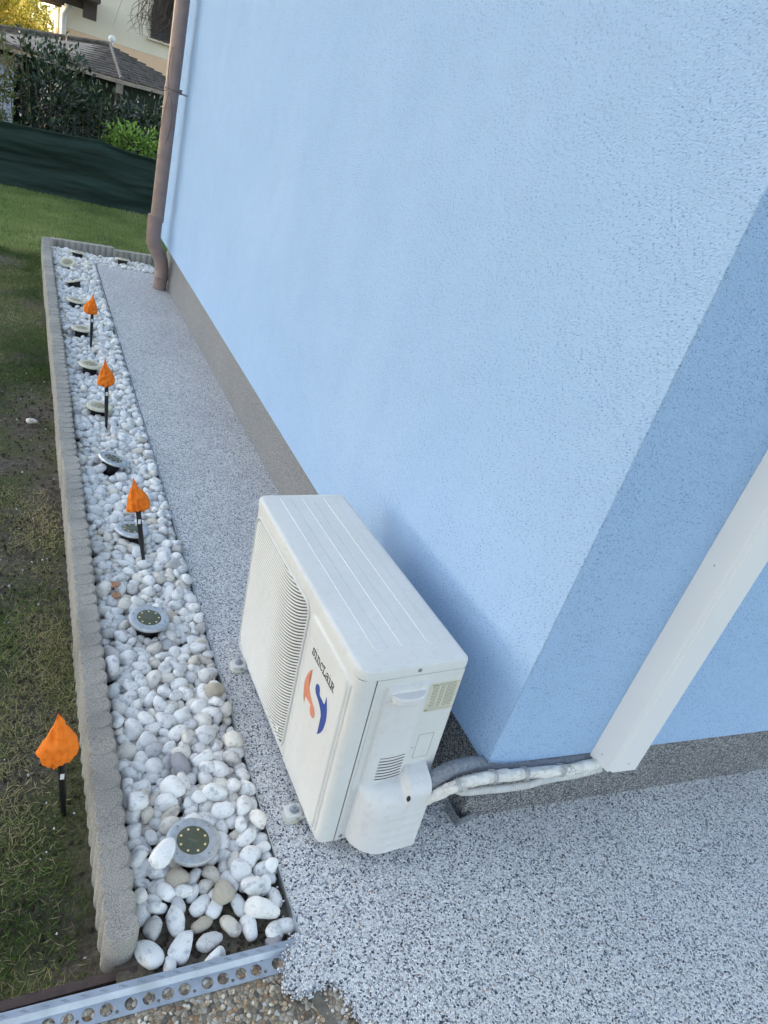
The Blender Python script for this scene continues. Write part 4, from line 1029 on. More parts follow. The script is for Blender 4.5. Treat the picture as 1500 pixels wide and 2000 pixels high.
4635,9860,811,-10,-24,-69,10,47,2906,23720,940,0,-4,23,2,42,4819,33974,730,-3,-57,65,10,53,4070,27882,826,18,11,33,4,62,3491,2953,593,-11,42,90,4,46,4240,12269,647,7,28,86,7,53,
3552,5834,666,-18,-17,3,7,58,3679,10480,766,24,-26,-35,11,47,5499,16728,663,-24,-12,89,6,47,3616,40500,797,34,-18,92,10,62,4670,18380,713,-21,-5,47,10,53,5663,28326,803,-33,22,88,7,53,
3395,28534,844,-9,-4,-14,2,53,5628,29675,836,15,12,95,3,62,5265,35358,824,5,-7,-53,1,62,5773,42896,966,32,18,-87,2,62,5789,20375,774,1,-88,-45,4,47,5136,3861,633,-11,-4,-51,0,52,
5346,1886,768,-3,5,67,2,40,5144,13532,618,-46,-21,67,7,53,5846,7837,629,12,10,-69,8,53,3315,33509,821,-2,66,-61,2,53,3486,15960,635,-1,-21,-28,10,42,5500,49538,835,3,-15,99,5,62,
5404,9405,638,-54,35,-66,2,36,3617,12061,763,-2,35,-16,4,36,4007,15264,742,2,-22,42,11,47,2994,27638,879,4,19,93,8,47,4466,22492,853,-30,23,-70,3,53,5880,4406,598,13,-5,58,8,40,
3161,13992,794,10,-32,-69,9,42,2981,11788,629,-32,9,-33,5,47,5476,20443,731,37,-1,-60,3,42,5231,20795,778,1,1,-82,0,47,5537,39025,774,-18,-24,26,6,62,3745,14176,798,2,0,81,0,47,
2949,26368,872,-31,-37,-69,8,53,4268,27372,827,-31,25,-81,10,53,4286,40721,861,-57,49,-19,5,53,3217,31079,803,23,26,93,1,53,4854,22926,774,19,-3,-43,9,62,4811,2542,722,-31,3,-95,9,52,
5569,27480,822,0,25,97,6,47,5175,2186,641,14,-8,-79,8,58,4275,22542,653,-34,-11,-74,2,53,5071,22572,657,11,-21,-81,11,62,5029,19957,609,-19,73,-66,5,42,5755,11468,730,-21,12,-71,2,53,
3633,1408,692,7,29,95,3,40,4448,12570,703,-33,16,-79,2,53,5870,21930,785,-4,-19,-80,11,47,5687,9873,710,-1,-47,65,2,47,3378,25528,897,7,-15,-99,11,53,4389,8452,690,-19,25,51,9,30,
5554,14794,761,17,-3,-78,3,47,5257,17454,891,19,-7,78,10,42,3113,19297,871,32,-2,-20,11,42,5217,20281,754,-38,33,-75,0,47,3241,23350,908,33,-11,80,10,42,3303,29600,746,-48,19,-32,6,47,
5668,2846,579,-18,-48,78,10,33,4223,3395,616,-34,6,-94,2,40,3100,14334,609,-39,-14,-65,10,47,2882,5305,786,28,-29,90,7,40,3606,8485,705,35,33,-75,6,42,4598,21111,727,21,23,-95,2,42,
4411,17074,779,11,-13,1,0,47,3180,20889,723,29,35,86,11,36,4916,24272,825,-10,-28,-51,1,53,3158,2082,612,-5,-24,96,1,46,4901,10786,622,-16,4,95,1,47,5036,36774,702,2,19,-43,10,62,
5483,3072,633,10,-27,-95,6,46,3837,5538,629,19,1,-11,5,40,5088,14354,797,-14,31,-8,8,47,5357,24159,824,-5,-17,95,7,53,5834,26301,658,-49,34,-50,8,62,3682,24134,856,10,57,82,11,42,
3750,34826,866,-19,9,4,9,47,3883,3845,634,-4,14,37,10,40,4719,15177,767,-21,10,85,9,62,5202,17082,827,-22,-28,70,5,53,3548,18815,791,10,-46,-65,4,53,3963,24428,806,-9,-49,-79,9,47,
5897,8521,590,12,13,73,0,36,3181,21706,803,4,23,75,3,42,5373,30156,847,-23,-10,29,7,53,4785,5285,746,-42,2,-86,8,40,3313,10725,752,-10,24,-55,6,47,5059,7254,619,-8,22,-97,11,47,
3117,17646,843,-28,-14,20,10,36,3643,35784,818,11,-6,99,11,53,3151,41731,854,-38,-10,-88,10,53,5820,15241,678,-3,-47,-36,1,42,3148,50184,970,1,-41,82,8,62,3298,34825,784,-25,-11,48,5,47,
2998,21265,624,-32,-11,-89,2,42,3086,11516,815,2,-11,-99,2,36,5318,9759,660,26,-63,-71,3,53,2896,13993,684,6,-41,51,5,42,2984,18043,753,11,-2,-97,1,53,5170,18210,689,16,7,83,2,53,
5821,39430,898,-6,-6,-42,2,53,5122,10404,734,26,-63,71,9,42,3551,12365,768,-3,14,24,9,30,5547,21838,825,4,50,53,7,47,3062,10451,855,-9,-26,-82,6,30,5322,33229,809,-51,-6,-1,6,53,
4413,18929,763,-35,5,-81,10,62,4936,21413,813,-15,-54,-79,5,36,3680,11719,764,17,20,-92,0,36,4360,6323,627,24,8,31,1,53,3983,22875,634,-11,-47,1,10,53,3160,43335,840,2,54,-22,9,62,
4971,13711,654,34,-40,35,11,36,3231,21197,698,-59,13,49,3,42,4787,32744,802,-14,52,-60,8,62,2908,19197,794,35,15,-62,5,36,5837,30531,942,32,-60,-73,3,42,4977,10927,736,-12,13,63,7,36,
4790,15636,762,-50,12,-9,7,47,3949,21782,810,17,6,82,3,42,3213,27143,836,20,-32,-14,11,42,3047,34334,815,5,4,-47,5,47,4957,1958,758,-8,39,-81,8,40,4798,13586,727,9,-34,-61,1,42,
3754,2742,639,48,36,-3,0,52,4174,5837,649,-14,32,-68,2,52,3255,22435,651,7,-14,-99,8,62,5340,-16,653,58,-13,-30,7,52,5167,16108,651,-75,21,29,6,47,5012,25893,841,-20,-13,92,8,42,
4772,19659,609,4,-15,-92,1,42,5191,26509,810,-5,-50,-86,4,53,5360,28019,853,18,44,84,9,47,4635,12099,718,13,-23,-90,0,42,3794,13889,873,-15,-24,-90,5,30,4688,37048,887,-25,-5,86,9,53,
3076,25755,864,12,4,-8,9,53,5598,25866,808,-28,-4,-28,9,42,5613,7613,586,-38,-57,71,7,42,5875,12491,779,7,10,-95,2,42,5725,51761,773,-41,-7,8,6,62,4390,18117,684,-8,-29,83,7,62,
3869,49585,883,-52,-17,-13,5,53,3583,13866,670,-53,15,72,3,36,2960,21617,757,-30,3,-87,11,36,5236,29395,792,51,-4,-15,4,62,5884,22738,818,-5,-75,36,1,47,5878,41466,880,-24,21,-80,2,47,
4392,21420,727,-42,-14,-31,1,47,4407,34172,803,46,-59,-63,4,53,5124,38523,846,14,46,88,1,53,5571,7016,584,43,-24,-60,4,42,3688,9999,657,-24,3,-37,11,62,5869,23958,704,-31,6,64,7,47,
4169,33000,874,-56,-18,69,10,42,5401,37578,795,16,-43,-85,11,47,4212,17526,650,-20,-9,-94,10,47,3580,33887,722,-58,57,58,5,47,5274,8029,594,-23,-17,27,8,42,3117,11121,872,-9,-14,93,6,47,
5150,11810,666,17,20,61,9,62,5383,24535,806,9,-30,65,10,47,4847,28499,814,-15,17,-31,2,47,5809,32479,864,2,-23,-38,5,42,3027,45644,809,-28,20,-6,7,53,4019,58146,834,-14,-4,64,2,62,
5855,14211,613,43,37,-5,4,42,4436,22072,805,-28,3,-42,8,53,5779,40475,805,5,-1,-54,3,62,3808,11838,624,-27,-22,75,6,47,3648,12667,621,8,34,-93,2,42,5780,6041,807,-33,28,-51,2,46,
4324,6132,770,1,-29,96,1,53,4971,10566,608,-31,39,17,7,42,3221,37000,830,-43,-5,34,7,47,3480,21530,738,6,27,-91,10,42,2957,28903,807,33,34,39,4,53,4951,51016,863,17,-8,94,2,62,
5380,54015,842,-1,-2,-29,2,62,5675,10631,770,-20,-25,53,10,36,3963,22493,659,-42,0,-52,7,47,3708,28651,810,-35,4,67,2,42,3384,29884,785,-1,14,-39,9,53,3838,18190,754,-10,37,65,0,42,
5155,32039,872,25,-27,71,10,42,3211,41152,806,7,-3,99,8,53,5308,36478,810,39,9,86,9,53,5843,15967,787,-2,-10,-90,9,47,3245,17903,705,6,-60,-9,11,47,5316,26199,779,-14,-12,93,10,42,
5298,6093,589,2,-50,85,10,36,5108,19720,632,-41,1,21,6,47,4907,26885,858,28,3,91,11,36,3964,35654,724,-39,39,77,7,53,3205,21973,710,51,-59,59,5,42,2936,27419,751,-18,18,75,0,53,
3371,11672,794,18,-16,-83,0,42,4133,28869,768,0,-3,-71,3,53,3337,3082,699,1,-25,-24,1,40,3704,18645,750,-19,-7,36,7,36,5393,20092,665,-41,-7,41,0,53,3626,21763,744,-39,27,-45,7,47,
4435,26650,857,-2,-6,62,2,53,3945,33436,891,-11,-8,-77,8,47,2921,48721,887,5,-29,-28,1,62,4140,52409,859,-5,46,61,0,62,5713,6436,623,-30,0,34,4,47,3703,9559,651,-23,-1,87,4,53,
5792,27424,646,26,4,-94,4,53,2889,4489,592,-8,-7,77,11,33,4970,20453,740,-42,-8,-16,10,30,3910,28127,725,34,-44,83,5,47,2972,24286,855,-18,-32,91,1,47,4922,44716,882,6,-38,89,2,62,
3324,6372,654,-37,-20,-26,3,47,4015,8141,621,-21,5,-81,4,42,5470,9041,606,-3,-37,69,11,36,3748,22748,746,-21,-18,79,6,42,5656,52380,866,-43,5,-86,10,62,5854,11170,729,-23,0,-94,3,36,
3380,13241,621,-26,-25,-41,2,42,5061,24661,800,-45,5,-48,3,53,3887,34318,806,-4,-9,90,5,42,3131,28775,831,-50,9,55,7,42,3389,49805,999,36,2,36,7,53,5494,54917,961,20,17,-48,0,62,
7553,58257,852,-29,-23,-13,5,50,5870,2119,625,23,-12,-57,9,46,4237,10823,598,-34,-24,42,10,42,3733,23278,629,-14,-26,26,1,47,3177,36758,672,-2,20,98,5,53,3891,35990,927,-4,-14,75,4,47,
3032,28296,679,-65,-19,-31,5,53,2995,32806,828,13,-36,-91,0,47,4810,34507,799,-65,11,16,5,42,5424,39989,805,-29,3,42,0,53,4141,21483,731,-31,21,-86,6,42,5292,22230,722,-38,-22,-21,6,42,
5601,26553,770,-7,-48,-72,9,42,3408,35372,802,-17,-49,73,7,53,5682,44172,871,56,-12,2,9,53,4723,12468,806,35,39,78,11,36,3876,28987,895,3,-8,-79,11,42,3024,16234,661,10,-62,71,11,53,
5429,5440,647,-31,-5,-32,5,52,4006,13192,585,-15,38,-90,10,36,3692,21536,656,-26,-33,-11,11,42,4056,23927,698,56,17,-76,0,53,3740,18417,621,-3,32,-89,7,47,5398,19094,813,29,-26,66,11,30,
5613,22910,773,2,-18,97,4,47,5182,25504,815,3,10,84,3,62,3776,30306,779,13,22,-81,6,42,4867,35543,771,48,-14,-50,11,47,4691,38759,722,-38,1,90,3,53,4692,10429,659,18,-49,78,0,42,
4385,28600,730,-6,30,-63,7,47,3817,41498,837,1,-18,33,5,47,5886,24754,829,-9,-4,-77,11,47,4648,36168,837,-43,21,-54,1,47,2991,46873,821,32,-10,-19,8,47,5764,3427,601,-14,25,95,0,46,
3273,4593,616,-14,-26,89,10,40,4383,32965,673,-23,3,64,9,62,5393,33669,736,-40,-69,-49,11,53,5831,14799,623,15,-23,92,6,42,5901,17492,767,-42,36,55,9,36,3659,22296,752,20,-26,-18,1,47,
5455,3790,607,-27,0,-27,2,33,5437,22648,687,-33,3,16,11,47,5163,34494,718,13,30,-21,11,53,5838,56635,816,-35,17,-54,5,62,3183,8466,605,9,39,50,4,42,4016,12173,740,1,53,-84,6,36,
2993,26089,795,-12,-14,23,8,47,3349,31657,808,-27,-11,95,2,42,4649,34822,783,-5,-16,50,10,53,4088,36145,721,-6,-33,-13,1,62,4455,46761,864,-5,-47,88,5,47,5571,46640,778,10,-36,75,10,47,
5028,6958,721,0,-19,57,9,36,2905,10096,722,-34,-21,18,2,36,5185,18764,770,-25,19,-49,5,47,3902,24695,818,27,2,-75,0,42,2932,34768,873,-29,24,-75,10,36,4664,51802,886,-69,21,-50,2,53,
2899,8072,686,-39,-26,38,2,42,10173,56446,772,-42,10,-41,2,50,5474,8757,616,28,-6,-39,7,42,5545,37853,690,15,-19,80,6,62,3962,6303,599,-2,9,-99,3,53,2936,7037,583,35,27,36,4,42,
4639,7663,617,-5,-21,56,1,47,4468,35384,713,-35,-56,-54,1,53,5854,34655,785,46,-19,9,4,47,5550,42163,869,46,2,-55,7,47,4218,50398,760,-39,-26,-55,10,62,3441,16631,679,16,-53,7,2,53,
4228,23207,614,-34,-11,8,8,47,3536,23442,676,20,-44,-83,11,53,5389,29046,737,-26,-32,-83,10,53,2922,39482,742,31,-28,30,9,47,3016,56453,792,61,12,-16,0,53,3425,1237,601,24,5,26,11,40,
3125,13135,724,-4,-4,-76,11,42,3471,23646,809,-24,16,22,0,42,2944,36130,844,11,39,84,9,42,4598,45469,872,3,-37,38,5,47,3509,18536,774,-46,34,-77,2,30,4886,23246,826,-7,56,-80,4,42,
4829,50299,822,-50,62,-61,2,53,5877,18493,820,-2,38,54,6,42,4815,26599,774,-12,19,-77,6,53,5202,27796,776,-20,12,-85,10,36,5600,34212,786,18,-10,32,8,47,5124,38197,705,-59,-51,-4,5,47,
3785,38920,847,14,7,68,11,42,5804,27704,690,-20,24,-95,6,53,5715,29325,872,6,24,23,0,42,5484,30838,798,-6,24,69,0,47,5174,40467,824,-14,34,92,0,47,4428,4664,661,-5,28,96,7,58,
3499,12964,575,0,16,82,3,42,5058,15749,615,-9,40,-67,7,53,3035,39171,655,-33,-6,-90,2,53,5770,28830,690,-34,-8,9,7,62,4436,50771,819,-14,37,-77,10,53,4000,6103,683,-27,49,4,7,40,
3073,14681,614,-25,4,13,9,42,3668,24540,795,-47,12,-74,10,42,4688,33608,637,-11,35,-93,5,47,3933,42384,850,-50,16,67,0,47,5424,2832,606,-18,-29,35,6,33,3780,11230,686,31,21,-12,3,53,
2876,20490,826,1,8,78,6,36,4702,26246,809,1,-87,36,1,47,4736,32071,839,1,16,-97,8,62,5874,35546,764,9,15,74,0,42,5850,37526,744,-66,32,-37,9,47,2916,44340,954,11,-20,42,1,42,
3793,29836,766,7,29,-58,7,42,3443,56189,929,1,23,59,4,62,4511,28207,824,17,-2,-71,8,42,5165,41361,891,-8,-14,-13,5,53,3685,58432,809,3,34,-93,5,53,3232,12281,729,-2,1,92,3,36,
2928,33495,816,-9,-10,-73,2,36,5284,50668,837,-51,-19,53,6,62,5068,5818,616,25,-23,80,2,40,3631,13676,584,30,-31,-78,4,42,4432,19887,613,4,17,83,8,47,4237,21243,634,12,-18,97,9,47,
5173,37848,676,-3,-16,-96,5,53,2884,3404,629,47,-60,-42,0,40,5439,7235,597,16,-5,53,11,36,2873,14490,666,-13,-10,31,2,30,5655,35200,661,18,-28,46,11,42,4132,32702,670,-12,-50,65,8,62,
3678,50428,831,-28,-46,-80,11,62,4331,10173,702,-25,-8,85,3,30,4756,12713,660,-6,-5,-5,6,47,4754,19884,587,17,-1,-36,8,36,5091,28153,753,41,-35,79,5,36,4050,30057,732,-3,12,-98,0,42,
3263,39854,822,8,-17,96,5,47,5178,47103,802,-41,35,-9,5,47,5244,14562,766,-4,6,98,9,30,5893,16671,764,46,-16,-77,4,36,5271,22887,737,2,18,95,0,36,4490,25224,813,-40,34,-9,2,36,
3460,27318,826,-7,17,-81,8,36,5364,26954,790,-3,1,-88,8,36,2939,40627,668,-33,-45,35,10,47,3074,53894,872,42,-10,44,6,62,3549,45691,788,14,-27,-46,11,53,2981,53408,857,-12,-21,87,10,47,
6184,56383,750,-13,11,-83,2,42,3717,11463,624,-10,33,-81,6,47,3740,16256,614,-24,-2,15,1,47,5769,16872,604,-27,2,-44,8,47,2935,13429,568,-39,16,-87,10,30,5378,19494,658,0,15,99,10,47,
4867,27646,826,-19,-13,-97,2,47,3452,5524,652,17,5,-3,10,46,4273,6604,600,25,-11,-57,7,36,5442,11493,616,6,29,63,0,53,5537,23719,688,-46,42,57,0,47,3822,29540,662,-27,20,-94,6,53,
3448,31216,652,-12,25,-96,2,47,5581,31173,821,17,49,76,3,47,3044,32531,775,-36,10,5,10,42,4393,46333,805,-8,3,98,6,53,4050,50873,889,-32,-86,-2,5,47,4700,55108,827,-19,6,83,8,53,
3814,17377,631,16,-41,88,5,42,4025,39238,825,-40,5,26,3,42,4220,34647,690,37,18,89,2,36,3125,35415,797,-34,17,-71,6,47,4430,38705,846,5,2,58,6,53,5255,19218,757,3,-4,-94,9,36,
4014,28425,808,13,1,-24,4,47,4254,33791,766,11,27,-16,0,47,4657,40683,840,-23,6,-77,10,53,5335,40793,810,-7,-20,98,9,53,4967,52926,927,11,-2,53,3,47,6541,56743,796,-1,-2,90,7,50,
5681,3749,610,23,-10,-39,1,46,4467,8044,618,19,3,92,5,36,5898,15067,603,-14,31,74,4,42,5009,19423,617,23,-2,42,9,42,5101,21217,646,6,-1,95,9,47,2892,3785,683,54,15,-80,1,46,
2917,9462,606,-29,-17,-80,2,36,4554,10131,615,-25,11,-54,8,53,3710,12390,574,-36,-58,72,7,36,4814,18756,648,8,8,-49,11,53,4200,24709,665,-6,29,-66,2,53,5886,28114,727,11,-29,-66,5,42,
3270,32271,760,10,-3,28,3,42,5230,56335,824,22,-7,94,5,62,4831,4462,590,0,-43,44,10,40,2955,18795,682,27,31,-30,0,47,3545,24925,627,-36,-28,-43,10,53,5331,32625,872,-50,-48,48,8,42,
5804,45193,699,22,26,-89,0,53,5847,50179,827,-29,12,-54,11,47,5345,52205,718,-45,47,49,7,53,5023,20269,619,-10,14,36,10,36,3688,27063,720,34,-1,88,2,42,3347,30468,785,54,-11,-71,0,30,
3190,42655,711,-21,59,-69,5,62,5454,36131,673,13,19,97,9,62,3088,44300,774,-31,-24,-12,10,47,4384,56033,851,2,-3,-26,3,62,4548,8351,610,-28,6,14,9,42,5376,13800,684,-16,-13,40,6,42,
3583,17875,801,-1,17,-94,9,36,2955,26640,861,-9,17,85,10,42,3759,27369,814,-29,-23,-71,10,42,2884,29676,693,9,-32,55,11,36,5832,30825,872,-12,38,68,2,47,3037,48048,881,1,-18,96,2,42,
5730,41903,832,-22,-48,74,5,47,4138,45271,820,9,-22,28,10,36,7466,56452,638,-22,-25,-3,10,50,10306,58907,715,-31,-17,7,10,50,8819,56356,736,46,12,-78,0,50,8000,58456,800,-14,-2,-56,2,50,
3802,18836,617,-12,-24,63,8,53,4808,19144,631,-22,3,-78,1,53,4351,23742,588,9,1,71,3,47,5351,15048,654,17,-9,49,5,47,5391,15858,663,-19,-14,6,6,53,4565,20749,678,13,7,42,10,53,
5005,31352,901,-32,-40,-86,0,47,3047,37263,749,-19,-11,8,8,62,5882,11002,592,-2,-26,36,6,30,5831,18763,735,-75,13,11,6,42,2990,22004,596,17,22,-8,0,42,4665,22231,636,-26,-4,-24,8,62,
4872,24002,639,-8,29,-77,4,53,4132,46168,782,-11,-5,-85,5,36,5419,46215,675,-17,-14,5,9,62,3455,19974,626,-25,-3,80,6,42,4220,30320,634,-49,-7,74,7,53,2980,4761,629,20,-2,-17,5,40,
5143,26746,752,16,43,-89,7,42,4273,38931,772,-10,46,-76,5,47,3572,41629,784,-9,-27,47,8,42,4976,48943,819,-10,-6,57,7,47,5222,52667,812,28,16,94,5,47,4884,54200,735,7,24,-13,3,53,
5146,19394,745,25,0,96,1,30,3132,33092,783,39,5,-80,4,47,3558,39134,744,-43,6,17,4,36,3682,39800,785,10,-25,93,10,47,4455,45985,796,-36,15,28,6,47,3852,47072,769,14,40,-87,0,53,
5716,23516,727,0,29,-79,7,36,4960,40726,875,60,-38,-58,6,47,4505,47891,797,11,27,-96,5,47,3170,51131,1021,-5,0,96,11,42,4915,49932,804,-27,10,-36,11,47,8501,56369,804,-50,47,-10,8,42,
10739,56415,756,24,-13,-84,0,50,9762,57432,806,14,-20,62,11,50,4302,2012,619,-19,-17,-93,6,40,3054,5160,630,5,-24,-93,11,52,5001,5178,593,-22,-23,-58,10,33,3617,30408,636,15,-17,97,4,47,
5854,8196,646,-7,3,59,10,42,5829,10748,605,12,-4,21,8,42,5471,22397,629,-31,2,42,2,42,4462,27074,843,-29,-1,-44,2,42,3484,45161,727,59,13,-70,11,47,3753,9201,652,-27,-2,-41,2,47,
4728,13002,615,19,6,7,0,47,5334,16532,604,-27,-22,79,2,36,3458,43277,800,-41,23,-75,11,47,2926,9886,578,8,2,81,3,42,5157,38844,821,19,-9,59,11,53,3264,26690,828,-14,19,88,0,42,
3391,32884,740,-26,25,-19,9,47,3230,38941,770,12,-12,-67,11,42,3499,46054,787,-6,38,-82,5,53,3331,15744,611,58,-31,-57,3,36,3264,16173,755,32,20,-41,4,47,3535,35013,875,-20,4,16,2,36,
2979,38686,710,28,-17,10,4,53,3945,45450,798,-4,16,13,3,47,3103,47638,786,-27,1,-50,2,42,3433,41938,839,15,19,-26,0,42,5276,45825,733,-32,34,-35,3,62,3209,58381,819,3,-27,84,6,53,
9321,56449,656,-43,-21,63,2,50,5117,11334,616,-34,-22,82,7,53,4858,11923,654,-8,-17,-83,5,47,5131,12689,612,-36,31,-65,10,47,3051,13251,579,0,28,-89,9,30,3083,25006,629,-15,-7,-32,8,53,
2964,30132,620,20,-41,-89,3,47,5633,30045,676,-25,-18,23,5,62,5129,33645,620,17,16,96,11,47,5707,31606,826,17,20,-52,9,47,5820,39204,614,-33,-35,52,10,47,2923,40361,635,-17,22,-6,2,42,
5464,42973,696,12,31,74,1,62,3290,45516,639,-13,-32,93,6,53,2900,2424,639,15,-12,28,2,40,2903,3159,673,16,-23,49,7,46,5863,26818,641,-29,-2,46,4,53,5379,38588,667,19,-18,-75,9,62,
3449,46886,770,-50,-5,40,7,47,3117,54675,845,-36,-21,-37,10,53,2896,58585,770,-20,-5,64,5,42,3382,7478,578,-13,-21,-96,11,30,3881,13789,657,22,-6,96,9,42,4518,20324,826,-35,12,-39,6,62,
2972,24651,756,-15,5,-77,6,47,4336,42122,843,28,-18,94,11,47,3912,45090,778,16,18,28,3,47,5074,46846,730,-46,-31,-56,5,47,5669,50600,826,38,-36,-85,4,47,3925,58802,870,-22,-16,96,5,53,
5504,14424,626,23,11,97,6,42,5184,16729,812,5,-3,-23,7,53,4671,17915,748,-18,-54,-53,11,36,3659,20049,709,-16,18,-57,8,36,3408,20859,644,-32,-2,94,5,36,4695,21354,619,22,-10,-29,11,47,
2972,23002,724,-29,-3,-37,0,47,5554,26929,719,23,-20,-74,3,42,3508,30931,619,13,17,69,9,42,5825,31245,850,-23,-43,-79,4,53,3671,44810,805,42,36,12,4,47,5303,57127,810,-40,8,35,9,62,
3469,23126,791,-3,-21,57,6,30,4341,39559,839,-4,-9,-12,8,30,2926,42319,852,-5,38,-66,9,47,2875,43656,758,6,-17,63,5,36,4448,45168,805,-11,-26,84,9,42,3486,51111,843,10,36,-72,7,62,
5089,54240,832,-2,32,-46,3,47,3320,27656,828,-2,-8,-61,9,53,7104,56540,639,-11,-20,-97,9,50,9689,56400,646,-32,-12,-80,2,50,10217,57504,740,27,25,-44,5,42,9236,58329,753,-15,21,-91,1,50,
6782,56400,649,25,1,65,0,50,7644,56953,790,-15,30,-73,7,50,2999,11348,636,-25,11,67,2,42,3564,15696,580,-30,27,-12,7,36,5762,31862,678,-14,21,-96,7,62,3445,2662,607,19,20,56,9,40,
3536,11833,636,-2,-28,56,6,47,2894,22854,602,-20,6,-76,9,36,5620,30393,745,-3,-29,57,10,47,5587,34509,658,0,-24,87,11,62,4160,39802,767,-5,0,-38,9,53,3291,47819,703,11,-45,63,11,53,
5614,57846,657,24,-3,0,11,62,5347,7577,600,34,-11,9,4,42,3663,10976,617,-23,-2,96,9,42,5774,18067,773,-17,-38,90,5,47,3166,20546,734,-41,-42,75,6,30,3930,26523,789,-9,7,-96,6,53,
4318,37100,793,-46,-1,10,10,42,4504,44805,784,-6,44,88,3,42,2955,46567,725,-14,10,-97,3,47,5351,47700,789,11,9,-99,8,36,5557,48230,647,-38,-4,82,7,62,4755,49162,785,0,-17,-46,1,42,
4266,4205,612,5,-21,90,9,40,4584,5915,629,-23,13,-77,8,58,3071,8771,588,-10,-32,57,1,30,4064,11977,624,-27,-7,57,9,47,5215,32860,685,-19,14,-97,8,62,4055,40595,622,-21,-27,88,2,42,
5682,42584,779,-34,9,-4,5,53,3085,55097,857,23,-21,88,5,53,4137,1765,631,3,-22,85,9,46,3610,17280,639,-67,13,64,3,30,3016,35759,769,42,-15,70,2,36,3464,37643,842,-36,16,-34,2,53,
4900,38998,834,-51,29,55,7,47,2924,41966,848,17,2,-88,9,42,4776,47608,750,52,-13,-39,0,47,4558,55637,821,11,14,95,7,53,4708,2734,633,-15,38,11,1,33,5853,23409,664,18,15,54,4,42,
3989,29839,647,-30,38,68,4,47,4783,40295,804,-19,-40,-43,11,42,3291,45808,840,-8,-10,71,4,47,5422,48421,793,-26,30,40,4,42,3225,49376,871,4,12,44,3,47,5159,50153,819,-2,7,94,8,42,
4879,55718,908,28,-4,-55,3,42,3071,38034,840,-1,-38,82,5,42,5527,39686,818,-2,-20,27,2,36,3874,40971,795,37,-1,-80,0,36,4900,48369,775,33,7,90,1,53,3124,51789,852,-56,15,32,7,62,
3371,54902,924,41,-36,83,10,42,5308,54661,803,-57,22,-45,2,53,9156,56700,772,-6,-24,-63,9,50,6723,59184,734,9,-9,-68,4,50,3151,8134,599,-20,0,-51,8,42,4156,12922,635,-33,-11,-74,2,47,
3630,18091,654,-4,-21,98,1,62,5799,23668,588,-6,7,-99,3,47,5001,40249,661,-22,2,96,2,47,5736,45970,614,16,4,-14,8,47,3551,12213,604,0,35,-88,2,36,5827,12890,644,-27,-15,57,2,47,
4158,29414,662,3,30,-92,4,62,5869,29145,679,-36,26,-73,2,47,2889,31377,603,31,14,-59,4,42,5640,32735,737,-25,-6,60,7,42,2947,41919,600,-3,-5,-70,3,53,5786,48887,641,0,-16,36,10,42,
2895,50393,760,-12,-53,45,6,47,5722,55171,740,54,-59,48,5,62,3400,15198,651,-12,39,-86,5,47,4756,20437,640,-31,-16,62,6,53,5029,23633,631,17,-6,-42,0,53,5637,27250,721,15,-5,99,9,30,
5918,30242,769,-59,-37,64,8,36,3642,32212,808,-3,49,62,6,53,5060,43018,899,-1,-11,98,8,62,5909,47348,698,28,-3,78,9,36,3942,50086,824,-35,5,-77,2,53,3494,51807,793,-37,2,82,7,62,
4223,13483,576,9,13,41,3,42,3674,29087,672,-25,-55,27,2,47,3159,29892,640,-7,-21,-80,7,47,5332,31760,749,60,-31,65,11,47,3909,33074,773,-48,-22,70,8,36,3944,51890,683,-49,43,-29,3,53,
3344,57190,770,14,47,6,4,53,3425,4385,650,15,-12,37,5,46,4831,23497,746,-18,10,-38,1,42,3254,24431,792,-21,24,-62,6,42,3294,24746,737,-38,17,-3,0,36,4433,31094,615,-28,-6,27,7,42,
2930,35054,820,-27,-20,81,5,47,4249,35112,642,12,22,-65,6,47,3407,42497,799,-13,10,-96,3,42,3576,46476,845,-5,-5,84,0,47,3338,52931,771,41,55,71,11,42,5225,30969,611,-37,-2,81,7,47,
5380,31172,746,6,25,7,7,36,3108,33940,728,-37,9,-78,8,47,5007,35925,726,-40,47,-70,2,30,3219,35949,770,1,17,-52,0,42,5421,43600,838,13,1,45,9,42,4783,47224,761,-11,23,-95,10,42,
2932,55822,815,8,-2,-66,5,42,5966,57717,855,-1,-10,63,7,47,3853,16415,727,-21,3,72,6,30,5765,52863,860,14,-2,57,11,53,6064,56864,826,48,13,82,1,53,4023,56866,784,69,24,43,11,42,
7796,56350,718,-28,1,-10,10,34,8453,57387,833,3,-4,-100,5,42,9819,56910,724,-11,-39,-55,1,50,8594,56866,795,-51,-12,-28,10,42,4365,7848,587,-8,-28,40,6,30,4957,7846,636,9,-17,-91,5,42,
4988,14942,626,-36,28,-81,8,47,4205,16859,637,-17,8,70,10,42,2955,17637,652,-5,19,-85,0,62,5090,27554,654,-6,-19,-70,5,47,5707,38566,598,-10,-40,15,10,42,5825,47919,604,-33,-30,85,7,47,
4505,54072,651,-26,-24,84,7,62,3397,9747,619,-37,-8,31,6,42,4535,13475,614,-33,-38,57,10,47,3882,15996,636,10,18,80,5,42,3424,17066,647,-20,-12,78,10,47,4041,18736,709,-1,14,-91,3,42,
5698,20800,660,-34,-33,-87,8,42,5520,21014,631,13,19,97,9,47,5399,35241,619,-22,-3,-47,9,42,3940,35131,652,-17,22,-95,2,47,5813,37101,761,-15,-73,-59,7,42,3373,40788,762,-2,35,-62,8,47,
2945,44612,859,20,-44,76,6,53,4623,44604,672,-8,26,-8,2,53,3801,12153,620,12,-21,-96,2,36,4833,21920,745,-22,-4,-20,8,36,4613,34330,650,26,21,86,1,53,5609,41039,785,3,4,-70,3,42,
